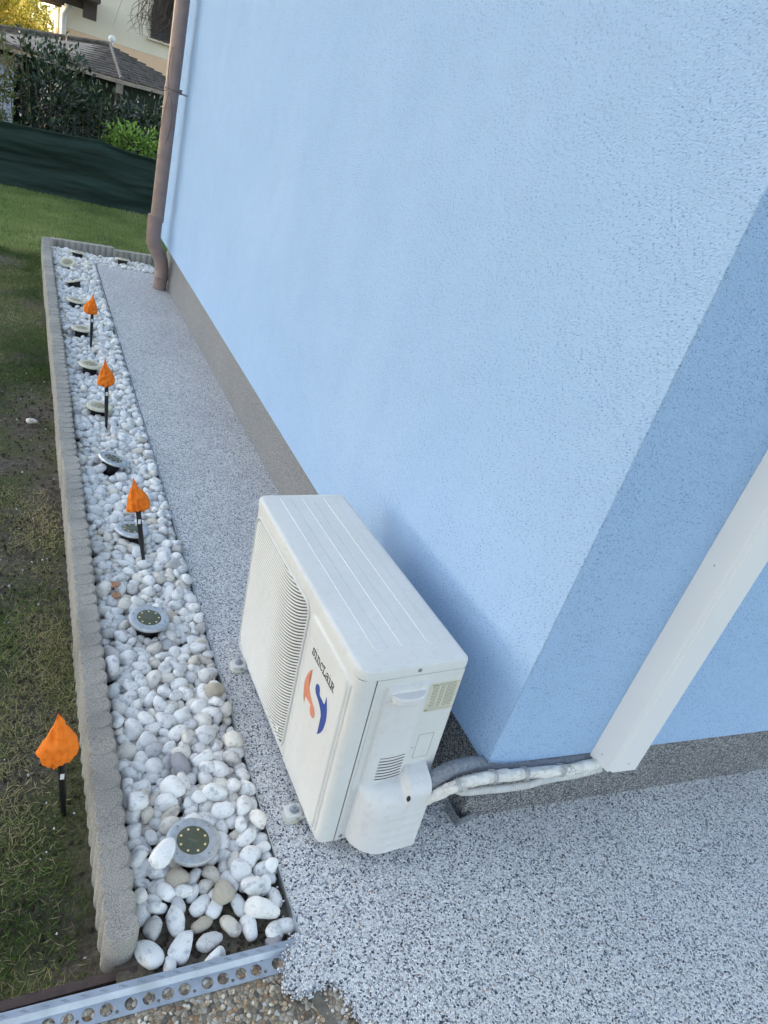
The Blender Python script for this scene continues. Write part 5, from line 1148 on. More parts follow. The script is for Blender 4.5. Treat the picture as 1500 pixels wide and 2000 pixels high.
5243,45070,775,9,50,-54,4,53,3230,15453,629,-6,33,-94,5,47,4883,27997,679,20,7,93,8,62,5570,32238,672,12,24,-85,2,53,4600,33293,646,12,-26,-94,7,53,3843,41881,827,-5,-1,42,3,47,
3357,48265,849,-2,-25,-6,2,42,3908,57187,800,28,7,-90,0,47,5688,13733,654,35,3,-81,4,62,5654,23136,663,41,8,77,1,53,5430,25594,621,20,-29,78,2,42,4225,26303,816,-24,1,16,10,62,
2937,28501,742,-25,14,-96,11,30,3012,33270,652,-20,19,-84,2,47,2923,49882,752,-16,-41,75,8,42,6330,57274,783,-28,-29,35,11,42,3959,10776,600,27,-6,-39,7,36,5590,18515,769,24,-13,-91,0,47,
3631,20737,740,-26,-12,-87,1,42,3568,22513,828,-37,4,-93,2,30,4814,25777,767,14,-23,91,11,36,4285,29671,757,8,-5,-53,3,36,5161,48590,812,-17,2,12,9,36,4668,49799,765,-39,46,-26,5,42,
5848,52075,864,-14,0,-27,2,42,3922,21074,742,16,17,-48,6,36,4827,38009,683,7,27,85,4,47,4097,41968,769,-5,35,69,5,36,3475,47942,925,-14,-5,56,5,36,3071,50824,893,-7,-4,-98,0,62,
5905,54155,813,-10,29,-50,3,36,7224,58683,692,-26,34,4,2,50,8162,56348,632,-8,68,-73,11,50,8296,57083,783,24,23,72,3,50,9924,59601,624,11,-4,-13,8,50,6926,57322,641,22,7,58,9,50,
7270,57486,670,22,-5,78,2,50,6268,59031,623,17,-4,-51,8,50,8345,56533,731,7,-19,96,2,34,7010,57018,681,19,-28,-91,3,42,10723,58128,648,-35,0,-92,2,50,10977,58332,711,-42,1,62,8,50,
4996,3435,681,22,1,38,6,58,5196,9017,602,22,-32,65,10,42,3172,23595,679,-9,33,-78,2,62,5740,24923,630,6,14,-11,8,53,2955,25346,610,-15,2,98,1,42,5023,26371,638,-27,-19,-72,2,47,
4415,34865,612,-49,26,-44,10,47,3899,46377,675,-2,18,97,10,53,5782,58476,642,-56,-50,-28,2,47,5499,736,601,-8,-26,85,8,46,4834,3709,597,8,-4,-19,3,52,4197,18291,629,21,-19,-78,7,47,
3410,21134,618,18,6,16,5,36,5341,25119,770,42,-10,-73,11,42,3080,31562,660,0,13,54,10,47,5572,58668,682,-19,12,-94,7,62,4522,3453,620,25,-4,75,6,40,4705,8663,624,-31,14,-16,6,47,
4662,10641,584,-18,-31,77,5,30,4056,11080,595,-22,-36,10,10,42,4378,11809,746,14,-23,85,0,36,2922,15286,589,-11,6,51,8,36,4853,28986,672,-20,19,31,2,53,5399,33948,710,53,6,84,10,47,
2973,41132,616,-31,12,-43,5,42,4114,40937,651,-24,-8,-38,7,53,5190,42394,684,4,23,73,3,62,5632,47843,710,44,17,68,1,36,3513,49667,750,-27,-26,75,7,47,4496,24659,718,3,31,-65,6,42,
4770,25373,687,-52,28,80,3,53,5861,27161,589,-1,6,30,3,47,3738,27819,650,80,27,22,0,47,3535,34623,646,-10,18,95,2,42,4847,36234,676,32,-15,-6,8,47,5881,47050,605,-12,15,-65,0,42,
3155,53239,773,-31,-32,5,11,47,4879,55992,826,-7,-15,17,11,47,5157,10197,705,20,64,-74,6,36,4864,17729,955,-15,17,91,9,36,3382,18403,661,-41,7,-12,9,47,4426,21662,658,-7,-68,63,6,47,
4325,24035,610,-30,4,21,4,42,4884,26124,802,-29,53,-70,9,30,3221,38315,777,-8,6,-99,8,47,2948,47445,746,-22,21,-32,7,42,3820,49002,848,-17,-22,-57,2,36,2982,51397,793,2,-14,99,2,47,
4553,4373,612,-7,23,-91,1,46,3816,7670,607,-28,-30,-91,1,36,3376,19630,660,-13,-10,-97,10,47,4634,23761,719,-9,-6,-96,6,47,4621,25634,745,1,-15,93,3,42,3047,26967,808,-4,42,78,4,47,
3434,29288,644,-5,-30,67,7,47,5600,37058,593,-39,22,-2,7,42,5283,43987,711,-29,12,-67,2,62,4281,44968,703,-7,21,-67,7,47,4839,45928,797,-2,61,-77,9,53,4525,53391,776,12,2,-98,7,30,
5303,53649,727,-32,-19,71,10,36,3826,55437,924,-22,20,-80,5,53,5841,54850,792,30,5,-92,7,42,3346,57508,829,0,11,97,0,47,5547,14118,601,2,11,54,11,36,3902,46636,803,-28,30,-86,9,36,
3398,58107,820,-22,12,-96,2,30,7686,56695,695,-56,11,77,6,50,7656,57969,662,-27,-3,87,2,50,6031,59335,627,-26,-24,-67,2,42,7286,56627,726,-32,12,92,7,34,7038,58158,740,-11,-3,93,11,34,
6514,57934,757,4,35,66,7,42,11027,59692,580,-1,2,-67,3,42,5875,1673,622,21,8,-92,6,40,3164,3824,608,-25,5,2,9,40,4485,5178,639,25,-7,-42,9,52,5797,16270,613,-22,54,-79,10,47,
4837,20124,591,-8,12,-89,0,36,3137,21729,603,13,8,-78,8,42,5076,23070,630,17,22,63,7,47,5599,28020,627,9,14,60,8,53,3317,37101,646,9,26,82,7,53,2973,43407,617,-1,11,24,8,47,
4525,50354,678,24,-16,-72,6,62,4792,5000,650,15,-14,-75,5,46,2897,14955,628,24,-6,77,6,42,4664,17551,620,-4,-23,-86,11,47,5848,20136,686,-22,2,-92,9,53,3862,21330,624,-33,-5,48,2,42,
3808,23952,775,-21,-14,-43,3,36,5823,25504,745,25,11,-22,3,42,3074,29575,611,-24,-14,76,9,42,5211,34208,624,32,8,0,6,42,4889,38747,633,8,-22,-58,9,47,5462,41467,689,-13,6,99,11,62,
5386,44574,790,33,-8,16,4,30,5473,45236,697,2,17,75,0,42,4152,46926,672,-4,27,-26,2,53,3589,49335,692,8,-56,-56,9,53,4417,51911,776,-29,-13,-87,11,42,4874,53918,669,49,-30,13,9,47,
4891,5998,601,-11,-21,59,11,40,3316,6097,657,15,20,49,2,47,4762,11281,613,-39,8,-61,10,47,5336,12180,718,3,47,-85,7,36,4687,13806,619,6,17,-91,10,36,4986,17490,900,-11,14,58,9,42,
5647,19567,629,-34,-21,25,1,42,5636,24015,615,-26,-20,50,5,42,5293,27916,632,6,8,-38,11,47,4793,38276,621,-19,-22,0,6,42,5756,38149,642,-8,-10,41,9,47,5604,49258,638,-5,-9,-57,0,53,
5741,59442,633,1,49,38,0,47,5798,5437,614,3,-13,-32,8,46,5803,16560,588,-8,-5,-4,3,47,5689,17177,589,20,17,47,6,30,3164,21437,657,19,-13,77,5,36,5389,27340,635,-23,7,-78,11,53,
4797,35854,671,-39,20,-73,5,42,4979,39861,734,-3,37,86,0,42,4405,41790,794,37,15,59,2,53,3267,43747,763,32,-45,-51,11,47,5722,46416,681,14,19,76,0,36,5111,47955,772,43,-2,37,4,36,
5921,49492,615,23,58,15,3,36,2917,52816,727,-30,-4,-35,8,36,4926,55441,771,-29,-29,75,10,42,5316,57722,834,21,-5,7,1,53,3678,58166,644,-28,-12,49,2,47,3194,5454,610,24,-4,-53,2,33,
4138,7687,595,-8,-21,97,5,30,4691,11661,711,-14,19,-84,10,47,5367,18769,617,-16,-17,73,9,42,5911,19343,750,-1,14,-69,3,36,5091,27238,680,-6,4,-95,11,36,5202,28895,589,-10,8,89,8,36,
5009,32489,818,17,28,32,0,47,2879,47850,808,-18,-33,61,0,36,3360,49132,788,-14,15,64,1,36,4668,51327,851,29,-36,89,6,36,3968,6881,695,-26,12,89,4,47,5544,12471,859,-15,-40,7,5,36,
2900,21068,573,17,0,-39,8,30,3217,27970,768,-25,20,53,7,36,4834,35145,743,-17,-14,26,8,36,2927,37537,903,33,8,-87,0,42,4090,41329,826,1,9,63,3,36,4365,43066,774,-6,-21,-70,3,42,
3163,46988,695,64,-16,56,4,47,5165,53423,818,30,8,-49,4,47,5330,55959,825,22,-11,-86,0,42,3013,57006,819,6,-4,94,1,53,5278,23292,598,10,23,75,9,36,4309,29262,878,21,9,74,7,53,
4857,31808,889,-26,-1,5,5,36,4698,46508,716,-14,-17,96,7,47,11010,57859,651,-22,29,-78,7,50,9168,59127,626,32,36,-66,9,34,6288,56813,644,-17,-19,12,7,50,9484,58333,701,37,-38,-79,0,34,
9558,57542,622,7,14,-33,8,50,10388,56654,745,2,-7,-20,5,42,6964,57712,632,-16,-31,91,6,50,10014,58798,639,-18,2,86,5,42,6392,56297,604,21,5,8,1,42,10696,57115,652,33,-28,-7,1,50,
6586,59118,598,-27,20,-80,5,34,2902,2705,601,-14,8,-89,0,40,3100,9564,637,-16,11,58,10,42,2961,12192,656,0,25,89,2,47,5779,11825,616,-11,27,93,0,53,3094,15040,567,4,-44,58,10,30,
4385,16333,613,-37,-15,-71,10,47,5767,22524,577,0,12,94,3,42,4440,24951,633,-14,7,-90,0,53,3101,30963,585,-6,14,98,3,47,5840,33034,658,5,24,77,2,47,3836,34806,593,-42,11,-85,10,42,
5179,36338,620,-21,8,-92,4,42,3141,39656,646,13,25,75,7,53,4367,40472,593,-42,11,-86,10,42,3528,48045,651,-25,0,-64,7,53,5165,48361,672,16,13,53,5,53,5782,48495,609,-35,-9,16,10,42,
5137,49659,652,3,34,41,4,62,3734,52206,663,-12,32,-77,6,62,5326,296,607,-26,4,12,9,40,3371,8372,596,-39,-2,64,7,42,5881,9010,623,-17,-29,-50,2,42,3659,13403,600,27,3,-12,7,36,
5858,15719,594,44,-19,-53,4,47,2919,21548,604,23,8,33,7,36,5265,21638,602,12,52,81,1,36,3796,22244,583,35,-25,-69,4,42,3338,26915,678,0,29,92,6,62,3702,26775,666,18,-1,1,2,47,
5823,35767,641,25,1,87,6,47,5481,47633,620,2,-23,-70,11,47,2958,48627,628,14,8,31,11,47,3732,48363,657,25,2,-28,2,47,4548,48963,616,19,-23,-95,0,53,5298,49101,655,10,15,60,10,47,
4355,53583,723,-30,21,-90,2,47,5446,2384,596,9,1,72,3,52,5117,3114,602,4,39,91,4,46,4205,6930,637,17,8,-95,5,42,5632,9197,608,5,-25,-29,6,36,5293,13976,579,-26,-10,15,8,36,
4544,15510,637,18,-8,60,5,42,3002,15941,631,13,-7,-96,7,42,5888,22217,641,10,-14,74,4,47,5523,26111,676,-4,19,65,1,42,5347,31459,699,6,-20,5,10,62,3498,31761,607,1,-24,95,11,42,
5079,35317,623,-21,18,-94,6,42,5581,35450,614,15,8,29,11,42,4738,48114,798,-15,-26,91,11,42,4522,49233,675,-59,-22,-36,9,42,5872,49802,638,-13,27,-65,0,47,2965,52577,617,-8,-9,-43,8,47,
4610,52986,606,23,-36,80,10,47,2906,7487,648,8,-47,-69,1,47,5653,13307,614,28,58,1,3,36,5386,15549,612,69,-18,47,11,30,4902,16153,600,-31,13,-48,5,36,3724,17145,644,-15,34,73,1,36,
4697,24301,632,4,23,-38,9,47,5218,25907,665,-31,-17,63,6,62,3748,30058,624,-31,14,-17,6,47,4240,31219,803,68,-14,-13,4,53,5247,32299,784,7,-9,9,0,42,5571,32936,626,19,-16,-67,6,42,
3608,34326,712,14,20,75,1,42,5054,33955,598,-16,-15,21,8,42,5893,34531,609,-16,-3,68,1,42,2975,34611,653,-10,-25,78,2,47,3562,36508,647,2,23,-27,5,42,5471,36652,601,14,46,-80,7,42,
3913,40163,696,21,3,-45,6,36,3613,40946,787,-33,20,86,4,53,5561,45692,605,-11,13,-74,0,42,3688,46706,795,19,6,-83,3,42,4326,47339,792,7,15,-18,9,42,4222,49694,715,-58,-51,48,5,42,
5864,51176,671,49,20,85,11,42,4194,51488,786,-25,-19,72,6,47,4330,53105,775,23,-35,91,3,36,4311,56783,820,-25,-10,-13,3,42,3321,59357,664,-33,-6,59,2,53,4081,4737,613,-19,-17,3,7,40,
5280,6985,616,13,2,91,8,47,3045,17261,758,-25,11,-40,10,42,2952,19718,646,10,36,92,0,42,5770,21631,679,15,3,-81,2,30,5130,22034,632,32,-60,70,1,42,4316,24422,736,7,-2,-99,0,42,
3432,28924,785,19,30,25,3,42,3856,33403,668,16,-8,98,9,53,5574,35783,612,6,25,94,1,47,2951,41388,623,22,6,-91,7,42,5863,41371,655,-39,12,30,4,47,3666,42089,803,1,-14,99,1,42,
5445,43332,798,-43,-13,41,0,42,3445,47191,770,2,19,-79,8,42,3487,47567,726,56,24,24,4,47,2977,53551,647,51,-4,0,3,42,5823,53958,741,-21,15,9,6,42,4503,56511,786,5,43,-55,0,47,
3035,57485,780,-27,1,-76,5,42,3618,57172,769,0,2,-76,3,47,4390,7399,616,6,34,22,1,30,3571,15480,660,43,-26,-3,4,42,4600,19921,748,4,-24,40,2,30,5208,29870,733,22,3,-10,8,47,
2918,31138,625,30,-4,27,11,36,3318,31452,745,-7,25,17,7,36,3380,34129,757,-42,-9,86,9,42,5734,33343,584,-37,18,25,7,36,4066,35905,766,40,-49,49,8,36,4521,36030,639,1,-17,69,10,42,
4763,36514,671,9,24,-51,5,47,3564,37222,740,-15,25,-92,9,36,3281,40267,823,-5,10,-57,5,36,4161,46582,777,38,-22,-9,0,42,4620,54460,786,-19,-6,-98,2,30,5796,54537,826,15,-20,-32,5,36,
4828,56557,752,-17,-13,-45,7,62,4270,57348,772,-31,-5,-6,11,36,4763,15884,731,23,3,91,11,42,3741,56920,757,-72,-16,48,0,36,10081,57775,653,5,54,-82,2,50,9784,58464,643,-31,3,-42,5,50,
7028,59243,631,-15,4,99,1,50,9556,59441,613,-10,15,33,10,34,6948,58668,636,-8,-13,-77,11,50,10584,58751,620,25,5,16,1,50,7925,57088,675,7,-19,-97,0,42,10390,57337,650,8,-41,-56,1,50,
10991,57565,634,-10,-24,-96,11,50,6338,57992,639,6,25,-91,2,42,8034,57626,633,8,45,-40,2,34,8912,58311,617,-9,-31,93,6,42,9756,59304,653,35,39,50,3,50,9660,58928,617,-28,-20,47,5,42,
7317,57021,721,15,-15,-90,0,34,6773,58299,670,1,31,70,11,42,10481,57933,688,-14,26,59,0,34,7324,58413,735,-22,6,-88,11,34,10556,58475,641,6,-14,-97,10,42,3809,5807,616,3,-2,73,5,33,
3148,7775,623,44,1,-19,4,62,4990,13914,607,-2,-24,-97,11,42,5514,19215,649,-19,12,63,9,53,5105,20596,599,-4,-8,-97,3,53,3663,22001,651,49,13,70,9,42,4999,21795,631,-9,-22,-95,9,47,
3774,23775,656,-15,-8,-92,5,47,3615,29775,585,-64,-20,47,7,42,3690,31391,592,19,38,-90,7,42,5807,32461,621,-28,0,-18,6,42,2919,32923,606,-13,8,-95,0,42,5657,33619,576,13,22,48,3,36,
2937,36027,624,22,-1,83,2,36,4325,36107,579,-24,12,-66,8,36,4437,36654,656,-14,-17,-96,7,53,4423,40852,637,-18,-7,96,10,42,3962,47311,652,34,-2,-86,4,62,4448,51529,677,5,-25,83,7,62,
5040,55156,653,22,-29,79,2,53,3707,57779,616,-9,-43,4,10,47,3752,13995,610,21,-12,96,6,36,2895,15561,706,-2,-30,45,9,42,5449,17075,567,2,10,91,3,36,4010,18480,609,15,6,-92,1,42,
3010,20295,676,14,-8,2,5,53,5110,21521,618,30,4,-8,7,42,4027,21638,611,4,28,-93,9,42,5051,23365,607,33,-58,-72,9,36,3514,27217,588,-5,8,-97,3,47,4367,31436,635,-24,1,-61,11,53,
3340,32541,651,-4,25,95,7,53,4772,33012,656,15,-9,98,10,47,3921,33749,732,22,-12,-75,3,47,2897,34105,620,20,14,20,2,36,3438,36249,643,8,12,-28,11,47,4023,39062,647,-76,43,10,8,42,
4627,40460,639,4,69,-37,2,36,5161,44551,784,45,-6,-86,0,36,4648,46896,653,5,-12,-14,8,62,5881,46565,587,-28,6,32,6,30,3557,48766,687,16,19,-77,6,62,4791,53351,747,43,-46,-72,9,42,
2967,54734,638,15,-11,98,5,42,2955,59489,617,-3,-12,87,8,47,4286,10355,598,33,-15,-5,4,42,3316,14128,592,4,29,69,0,42,3226,17428,648,22,5,66,9,53,5003,19236,685,6,19,83,4,30,
3800,20351,622,8,-12,-23,10,36,3815,21835,619,-33,-14,62,7,47,5480,23276,591,-17,18,51,6,30,4601,24913,768,-17,9,-81,9,30,4133,35522,605,-23,27,86,4,42,2886,37017,598,-24,11,67,2,30,
2951,57972,664,-2,29,-88,4,62,3464,3535,588,-34,12,-11,6,33,4698,8925,583,-33,4,-20,5,30,4961,11080,610,-5,30,-83,4,42,3823,20503,824,-7,-3,99,3,53,3643,23023,654,1,-21,-96,4,53,
4406,36373,633,-8,4,99,8,53,5328,35887,707,-24,22,-72,2,30,5428,38182,637,18,7,98,5,42,3426,38578,673,-16,11,58,10,53,3028,39958,611,-13,41,-89,10,47,4534,41107,869,5,-7,100,0,62,
3806,46027,707,0,-26,-64,4,62,3399,46601,629,-4,33,-94,5,47,5793,47627,622,9,36,93,4,53,2974,6555,610,-11,17,-97,11,42,4476,6986,728,35,-7,-52,11,42,3293,12838,619,-10,-15,-80,5,36,
5851,25845,623,-72,-40,43,7,53,5101,29221,581,0,-25,88,8,36,2943,29376,631,19,11,-20,6,42,4599,30724,802,9,-42,-77,1,62,5818,30665,633,-7,-2,98,11,47,4219,35825,593,25,31,72,4,42,
4931,37346,716,-31,3,-71,1,42,4989,39297,747,15,-26,-95,3,53,4642,40097,633,9,-30,95,5,47,5027,39571,740,44,-12,49,1,42,4905,44460,738,-26,-45,-66,11,42,4595,49448,729,-21,18,-95,11,36,
5116,55736,773,18,-16,96,10,36,5790,56099,693,13,-10,66,10,53,3277,57731,780,34,4,20,0,42,3476,2382,574,-1,-7,-98,3,40,2976,12839,647,17,10,-44,2,42,2959,24002,793,-27,41,-48,7,47,
5649,24688,701,-17,24,-78,10,36,4784,27422,620,23,21,-43,4,47,5085,35052,613,-28,-8,-94,2,36,4438,39307,808,12,34,51,8,36,4691,39371,728,13,20,-73,4,47,5572,41893,629,-17,35,-68,0,42,
4270,43559,794,-27,32,-86,5,36,4541,43707,843,20,-64,70,11,42,5164,47471,800,-12,-7,-86,11,42,4148,51127,831,-9,4,-38,11,47,3837,51624,710,67,-15,-30,4,36,2890,55276,760,7,22,88,9,30,
4649,56295,815,-16,-24,-54,1,47,3059,59176,680,-5,35,-81,7,47,6210,58687,626,10,-25,-95,9,47,4460,30771,595,19,5,76,11,36,4686,39830,752,6,11,24,3,42,4818,45163,798,-34,-39,50,5,53,
3222,55736,813,-14,11,-27,7,42,3710,56148,806,5,44,-81,9,47,9931,56497,613,-27,-20,70,6,42,11080,57259,627,7,23,96,11,50,10764,59212,606,-2,-15,68,0,42,9226,57565,595,12,24,25,0,42,
10487,56962,618,-42,14,-39,10,50,8192,56929,610,4,29,68,0,50,9031,56519,621,-14,19,-76,1,50,8195,57333,641,14,-17,-95,9,50,9590,58118,639,2,-19,-48,5,42,6660,57540,665,-16,9,37,5,50,
8872,56931,667,21,13,17,2,50,9665,57096,634,-18,32,-67,6,50,9228,58145,580,0,-3,11,3,42,7414,59325,615,15,-2,34,11,42,3829,156,578,15,-10,10,3,33,3711,4543,614,-18,-14,-18,4,40,
3005,7266,608,-8,48,84,3,42,4911,10195,602,9,13,64,8,42,3018,10783,630,0,14,14,8,53,4203,11457,579,-25,-8,-7,8,36,3843,14606,649,-1,17,95,8,62,5436,15323,574,12,5,-95,8,30,
2987,18516,638,15,-17,-6,7,47,3155,20731,592,10,21,90,11,36,4541,21875,616,-3,28,96,7,42,5720,21881,598,2,-36,-88,4,42,5309,23728,587,-34,16,-52,8,36,3094,24297,616,-8,-3,-45,3,62,
4417,24281,578,2,-9,-62,3,42,4297,26884,666,12,24,75,9,62,3710,28109,589,9,18,77,0,36,3864,31738,636,-21,17,-82,8,62,4398,33675,565,16,-4,-75,3,36,3175,34991,631,20,13,90,9,47,
5834,35372,589,12,6,-84,8,36,5070,38456,594,-42,6,-83,10,42,3197,40928,639,11,-15,-93,10,42,5127,42932,636,2,29,73,0,62,5669,44667,640,14,23,5,0,62,3217,45216,592,-10,25,-96,8,42,
4923,48043,637,19,0,86,5,42,5676,49655,578,-7,-6,57,3,42,3163,50269,678,23,-18,-76,6,62,4430,52752,627,2,-25,-39,6,42,4928,52726,639,-22,-20,84,4,53,2983,58344,643,-5,-24,-63,6,47,
4436,58410,627,13,-23,-92,9,47,5746,59083,636,16,18,59,7,47,4864,4024,579,35,26,35,4,40,3629,4854,600,21,11,54,11,40,4033,4125,575,-21,40,-52,7,33,2937,5491,609,-25,22,-71,5,40,
5846,6278,591,-4,-6,26,8,36,5779,8762,575,14,7,74,0,30,3359,14820,593,15,-40,73,10,42,3408,20484,657,17,-18,-64,11,62,2972,26269,623,-12,-9,98,1,47,5475,26408,614,2,-24,-95,1,47,
2948,27955,635,-24,0,-40,11,53,4562,28337,642,24,12,24,9,53,4672,27801,613,3,17,87,8,47,5219,28573,614,10,12,39,8,47,3984,30231,595,45,-7,-33,4,47,4074,34406,620,10,-27,-95,6,42,
5153,35837,604,6,-28,76,6,36,4459,36975,628,-24,3,93,6,42,4706,37188,641,12,9,21,5,42,4118,37419,622,-14,7,2,1,47,2905,38134,641,-9,35,-80,0,47,5913,38380,573,6,16,78,8,30,
4460,39540,638,7,-33,55,2,47,4144,42195,767,-14,25,-91,3,30,5866,43448,589,2,2,71,3,47,4836,45612,775,-6,-26,31,9,53,5350,46641,635,23,3,71,11,53,5479,48636,643,-27,-32,1,11,42,
5597,51279,626,5,26,89,9,47,5095,53044,678,3,-35,38,2,62,2900,53176,615,-11,-9,-74,11,42,2902,55067,637,12,-25,76,3,42,3300,4939,654,-27,10,0,9,58,4209,5396,613,31,31,59,4,52,
4651,6271,573,-27,2,-40,8,33,5611,6121,627,20,19,-96,2,40,4370,11172,628,-19,-15,63,1,53,5141,14117,657,-34,-13,-12,6,36,3776,15768,608,-39,22,-54,5,36,4300,17287,622,3,-10,21,0,47,
5461,17549,607,23,7,44,11,42,4782,21062,590,20,3,-82,7,30,4097,21969,671,4,28,90,7,62,5463,22028,638,-3,18,-95,10,42,3465,22162,630,20,14,61,9,47,3535,25325,630,17,15,-75,6,42,
5552,25841,602,-9,-21,92,1,42,4665,27055,651,-20,-24,32,5,53,4534,27945,773,-20,-20,-35,1,36,5507,28573,643,39,21,83,1,47,3329,30571,617,-9,-7,-8,11,42,3293,30782,602,10,10,13,5,30,
3014,31957,655,1,-29,94,10,53,4996,35667,620,-29,12,95,4,47,5647,37345,594,24,-14,-94,0,42,4140,39494,744,16,15,96,3,36,3798,40778,620,-31,-38,22,5,36,3462,41787,624,-34,-4,-94,2,42,
4168,42475,676,-20,-8,11,9,62,2893,42830,634,16,-21,59,1,42,2961,45421,640,-17,-30,-51,2,47,4979,47401,619,21,11,54,11,47,3203,49330,653,7,18,-56,5,47,3952,50616,818,-54,-6,-80,9,42,
4920,52364,672,62,0,-75,8,42,5817,54257,651,-2,12,49,11,53,5257,55521,646,-33,4,-21,5,53,3652,7351,611,25,29,-88,7,47,4892,9033,719,-17,-5,61,9,30,5199,9292,597,7,-26,-96,9,36,
5929,15422,574,14,6,-74,8,30,2899,16756,573,23,-31,82,10,30,4100,18957,614,-19,-14,60,1,47,5671,20311,565,16,4,-30,3,36,5418,26653,619,9,48,-60,7,47,5900,28428,653,-22,-37,54,6,36,
4832,29291,803,-45,18,-86,10,53,2991,30731,657,11,-20,-9,8,53,3718,32793,710,8,-16,69,10,47,3414,33156,643,-24,-41,-85,1,47,4976,33357,645,4,33,78,4,53,5896,35114,621,-63,11,72,7,36,
2907,35822,602,-21,11,36,4,36,5445,37454,603,-24,-8,-40,7,36,4673,39112,805,28,34,80,0,42,5183,40068,641,-59,19,75,7,36,5382,40272,631,30,14,-54,0,53,4517,43419,779,-26,54,-54,9,36,
5884,45509,711,38,11,-58,9,42,3198,47358,623,-27,-24,59,10,47,4991,47749,657,1,-56,-59,0,42,5875,49197,621,5,24,77,2,36,4630,50050,718,37,-20,88,8,42,5821,51433,644,4,-30,93,6,47,
2906,52199,607,-6,-23,62,11,42,4715,52747,728,26,-5,-96,3,42,4563,54908,668,-8,-24,-86,3,62,4932,54499,777,18,6,-1,9,47,5566,54361,798,3,9,-75,9,53,3961,55966,720,44,-40,25,11,42,
4405,58075,619,-30,-2,-10,8,53,4859,59439,641,-34,-20,69,2,47,4046,3156,562,-7,6,-99,3,33,4810,6486,644,29,17,-90,6,42,4398,11578,597,3,-28,83,2,30,4251,13183,631,-7,-32,-33,9,30,
2892,13636,694,6,-42,-55,1,47,4870,12456,641,-30,-32,84,4,47,5358,18482,638,15,-24,51,1,42,2912,20881,586,30,5,-7,7,30,4281,23452,588,23,-12,13,9,30,5651,24262,566,-36,18,6,7,30,
5309,27628,571,-7,-34,88,8,30,5292,30448,684,-15,8,86,7,47,4646,31469,629,-18,-28,74,5,47,4134,33402,743,32,-42,-57,11,47,3582,35098,675,-17,6,-52,1,47,5209,37079,664,-2,-37,57,11,36,
3396,38014,830,-6,-5,64,5,47,4102,40296,615,-12,8,87,8,47,5742,40074,761,28,-16,-30,11,47,4032,41243,664,-14,-13,-24,2,36,4497,42345,784,57,41,-45,3,53,5390,41775,662,21,29,-47,6,42,
5907,42721,616,62,16,67,11,36,4441,45671,740,9,-12,-98,3,47,3155,46341,718,19,-8,-64,6,36,3620,48205,832,-30,11,-66,1,36,4333,48363,815,17,-8,-66,11,62,5278,49924,732,19,21,-80,1,36,
3268,52376,732,31,38,65,11,53,3514,53577,603,-17,13,72,9,36,3498,55619,858,5,-11,-59,6,42,5170,57455,816,-28,49,-79,10,42,4305,58676,796,-3,-20,69,8,53,4366,59673,642,12,-9,-56,10,42,
5246,59648,612,5,30,-95,2,36,3588,14935,690,37,-23,90,6,42,5415,16319,597,7,37,-93,6,36,3233,18611,734,10,47,88,11,42,3971,23172,579,-13,39,-59,7,36,3625,25693,753,12,0,71,0,47,
5509,25296,600,-40,3,-60,10,42,4172,28336,654,-20,16,63,5,42,4496,27660,767,11,-19,97,6,36,3930,28776,750,34,46,73,4,30,5805,29568,594,-9,25,96,3,42,2860,36796,626,-12,-32,-54,1,36,
2915,37901,776,-21,81,42,4,36,3643,38805,722,1,-1,67,0,30,3978,38708,763,27,-14,-95,0,36,3673,42469,641,-47,-12,-31,10,42,4211,44305,798,5,-5,24,4,42,5909,44848,722,-17,3,-78,1,36,
5299,44779,760,-20,-20,82,7,36,5197,46403,761,-20,29,76,0,42,4336,47088,777,12,25,88,9,36,3517,50075,830,3,-9,-80,3,47,3821,51081,749,-29,-7,-37,10,47,2985,52021,728,8,20,27,0,36,
4194,52881,869,8,-21,-87,3,36,5830,53162,698,24,2,36,11,42,3786,55018,935,11,18,-92,9,62,3855,55801,893,21,14,-87,4,47,5272,7400,584,58,-4,-67,4,30,3829,14880,787,13,-18,89,1,42,
5463,16113,607,8,-33,30,2,36,3352,30271,606,-36,-32,-48,10,42,4383,34001,607,-14,-2,-57,0,42,4289,33517,612,-7,-22,73,3,42,3803,35399,700,20,-14,-89,4,42,4301,40053,652,22,-23,16,11,36,
2942,44429,593,33,30,41,4,47,5884,44532,738,-7,-22,-87,11,36,4875,52156,759,3,-43,70,5,30,3156,56748,775,-4,-60,80,6,36,6541,56560,599,-27,21,-31,2,34,7965,56577,624,25,17,30,6,42,
9377,57880,579,1,4,-34,3,42,6475,58473,608,37,-50,67,2,34,9306,59342,614,-2,-15,-75,5,34,7962,58052,584,38,-23,-64,4,42,10483,57668,627,5,-24,97,11,50,9111,57771,631,-22,-31,92,8,34,
6838,59458,584,-18,57,-79,10,34,10288,59503,625,-13,-17,18,1,50,11207,58919,587,-17,-39,74,8,34,7578,57518,601,50,-11,-57,4,42,10693,57873,597,-23,-10,-29,7,34,9568,56730,657,43,-1,70,8,42,
6806,56712,631,-11,-9,99,1,50,7354,58070,656,-34,28,-71,9,42,7916,57828,641,-15,-67,70,7,34,9701,57783,626,18,32,6,4,50,11157,58156,636,-54,-29,65,9,42,11174,58595,596,-13,24,96,0,42,
8925,58892,588,15,-7,-51,1,34,8068,58317,588,-13,0,80,8,34,10715,59682,577,-24,-1,-37,8,34,9318,57276,605,-25,-40,50,10,42,8949,57943,601,-29,32,-75,5,34,7737,59481,655,-1,-7,-33,9,50,
9483,59078,586,-20,45,-25,7,34,4929,17770,744,40,-8,-47,9,53,4086,31542,726,-4,-90,43,7,47,4833,41280,753,-39,20,-13,4,47,4646,42533,845,66,26,-18,4,53,4226,54366,825,-20,-22,57,5,47,
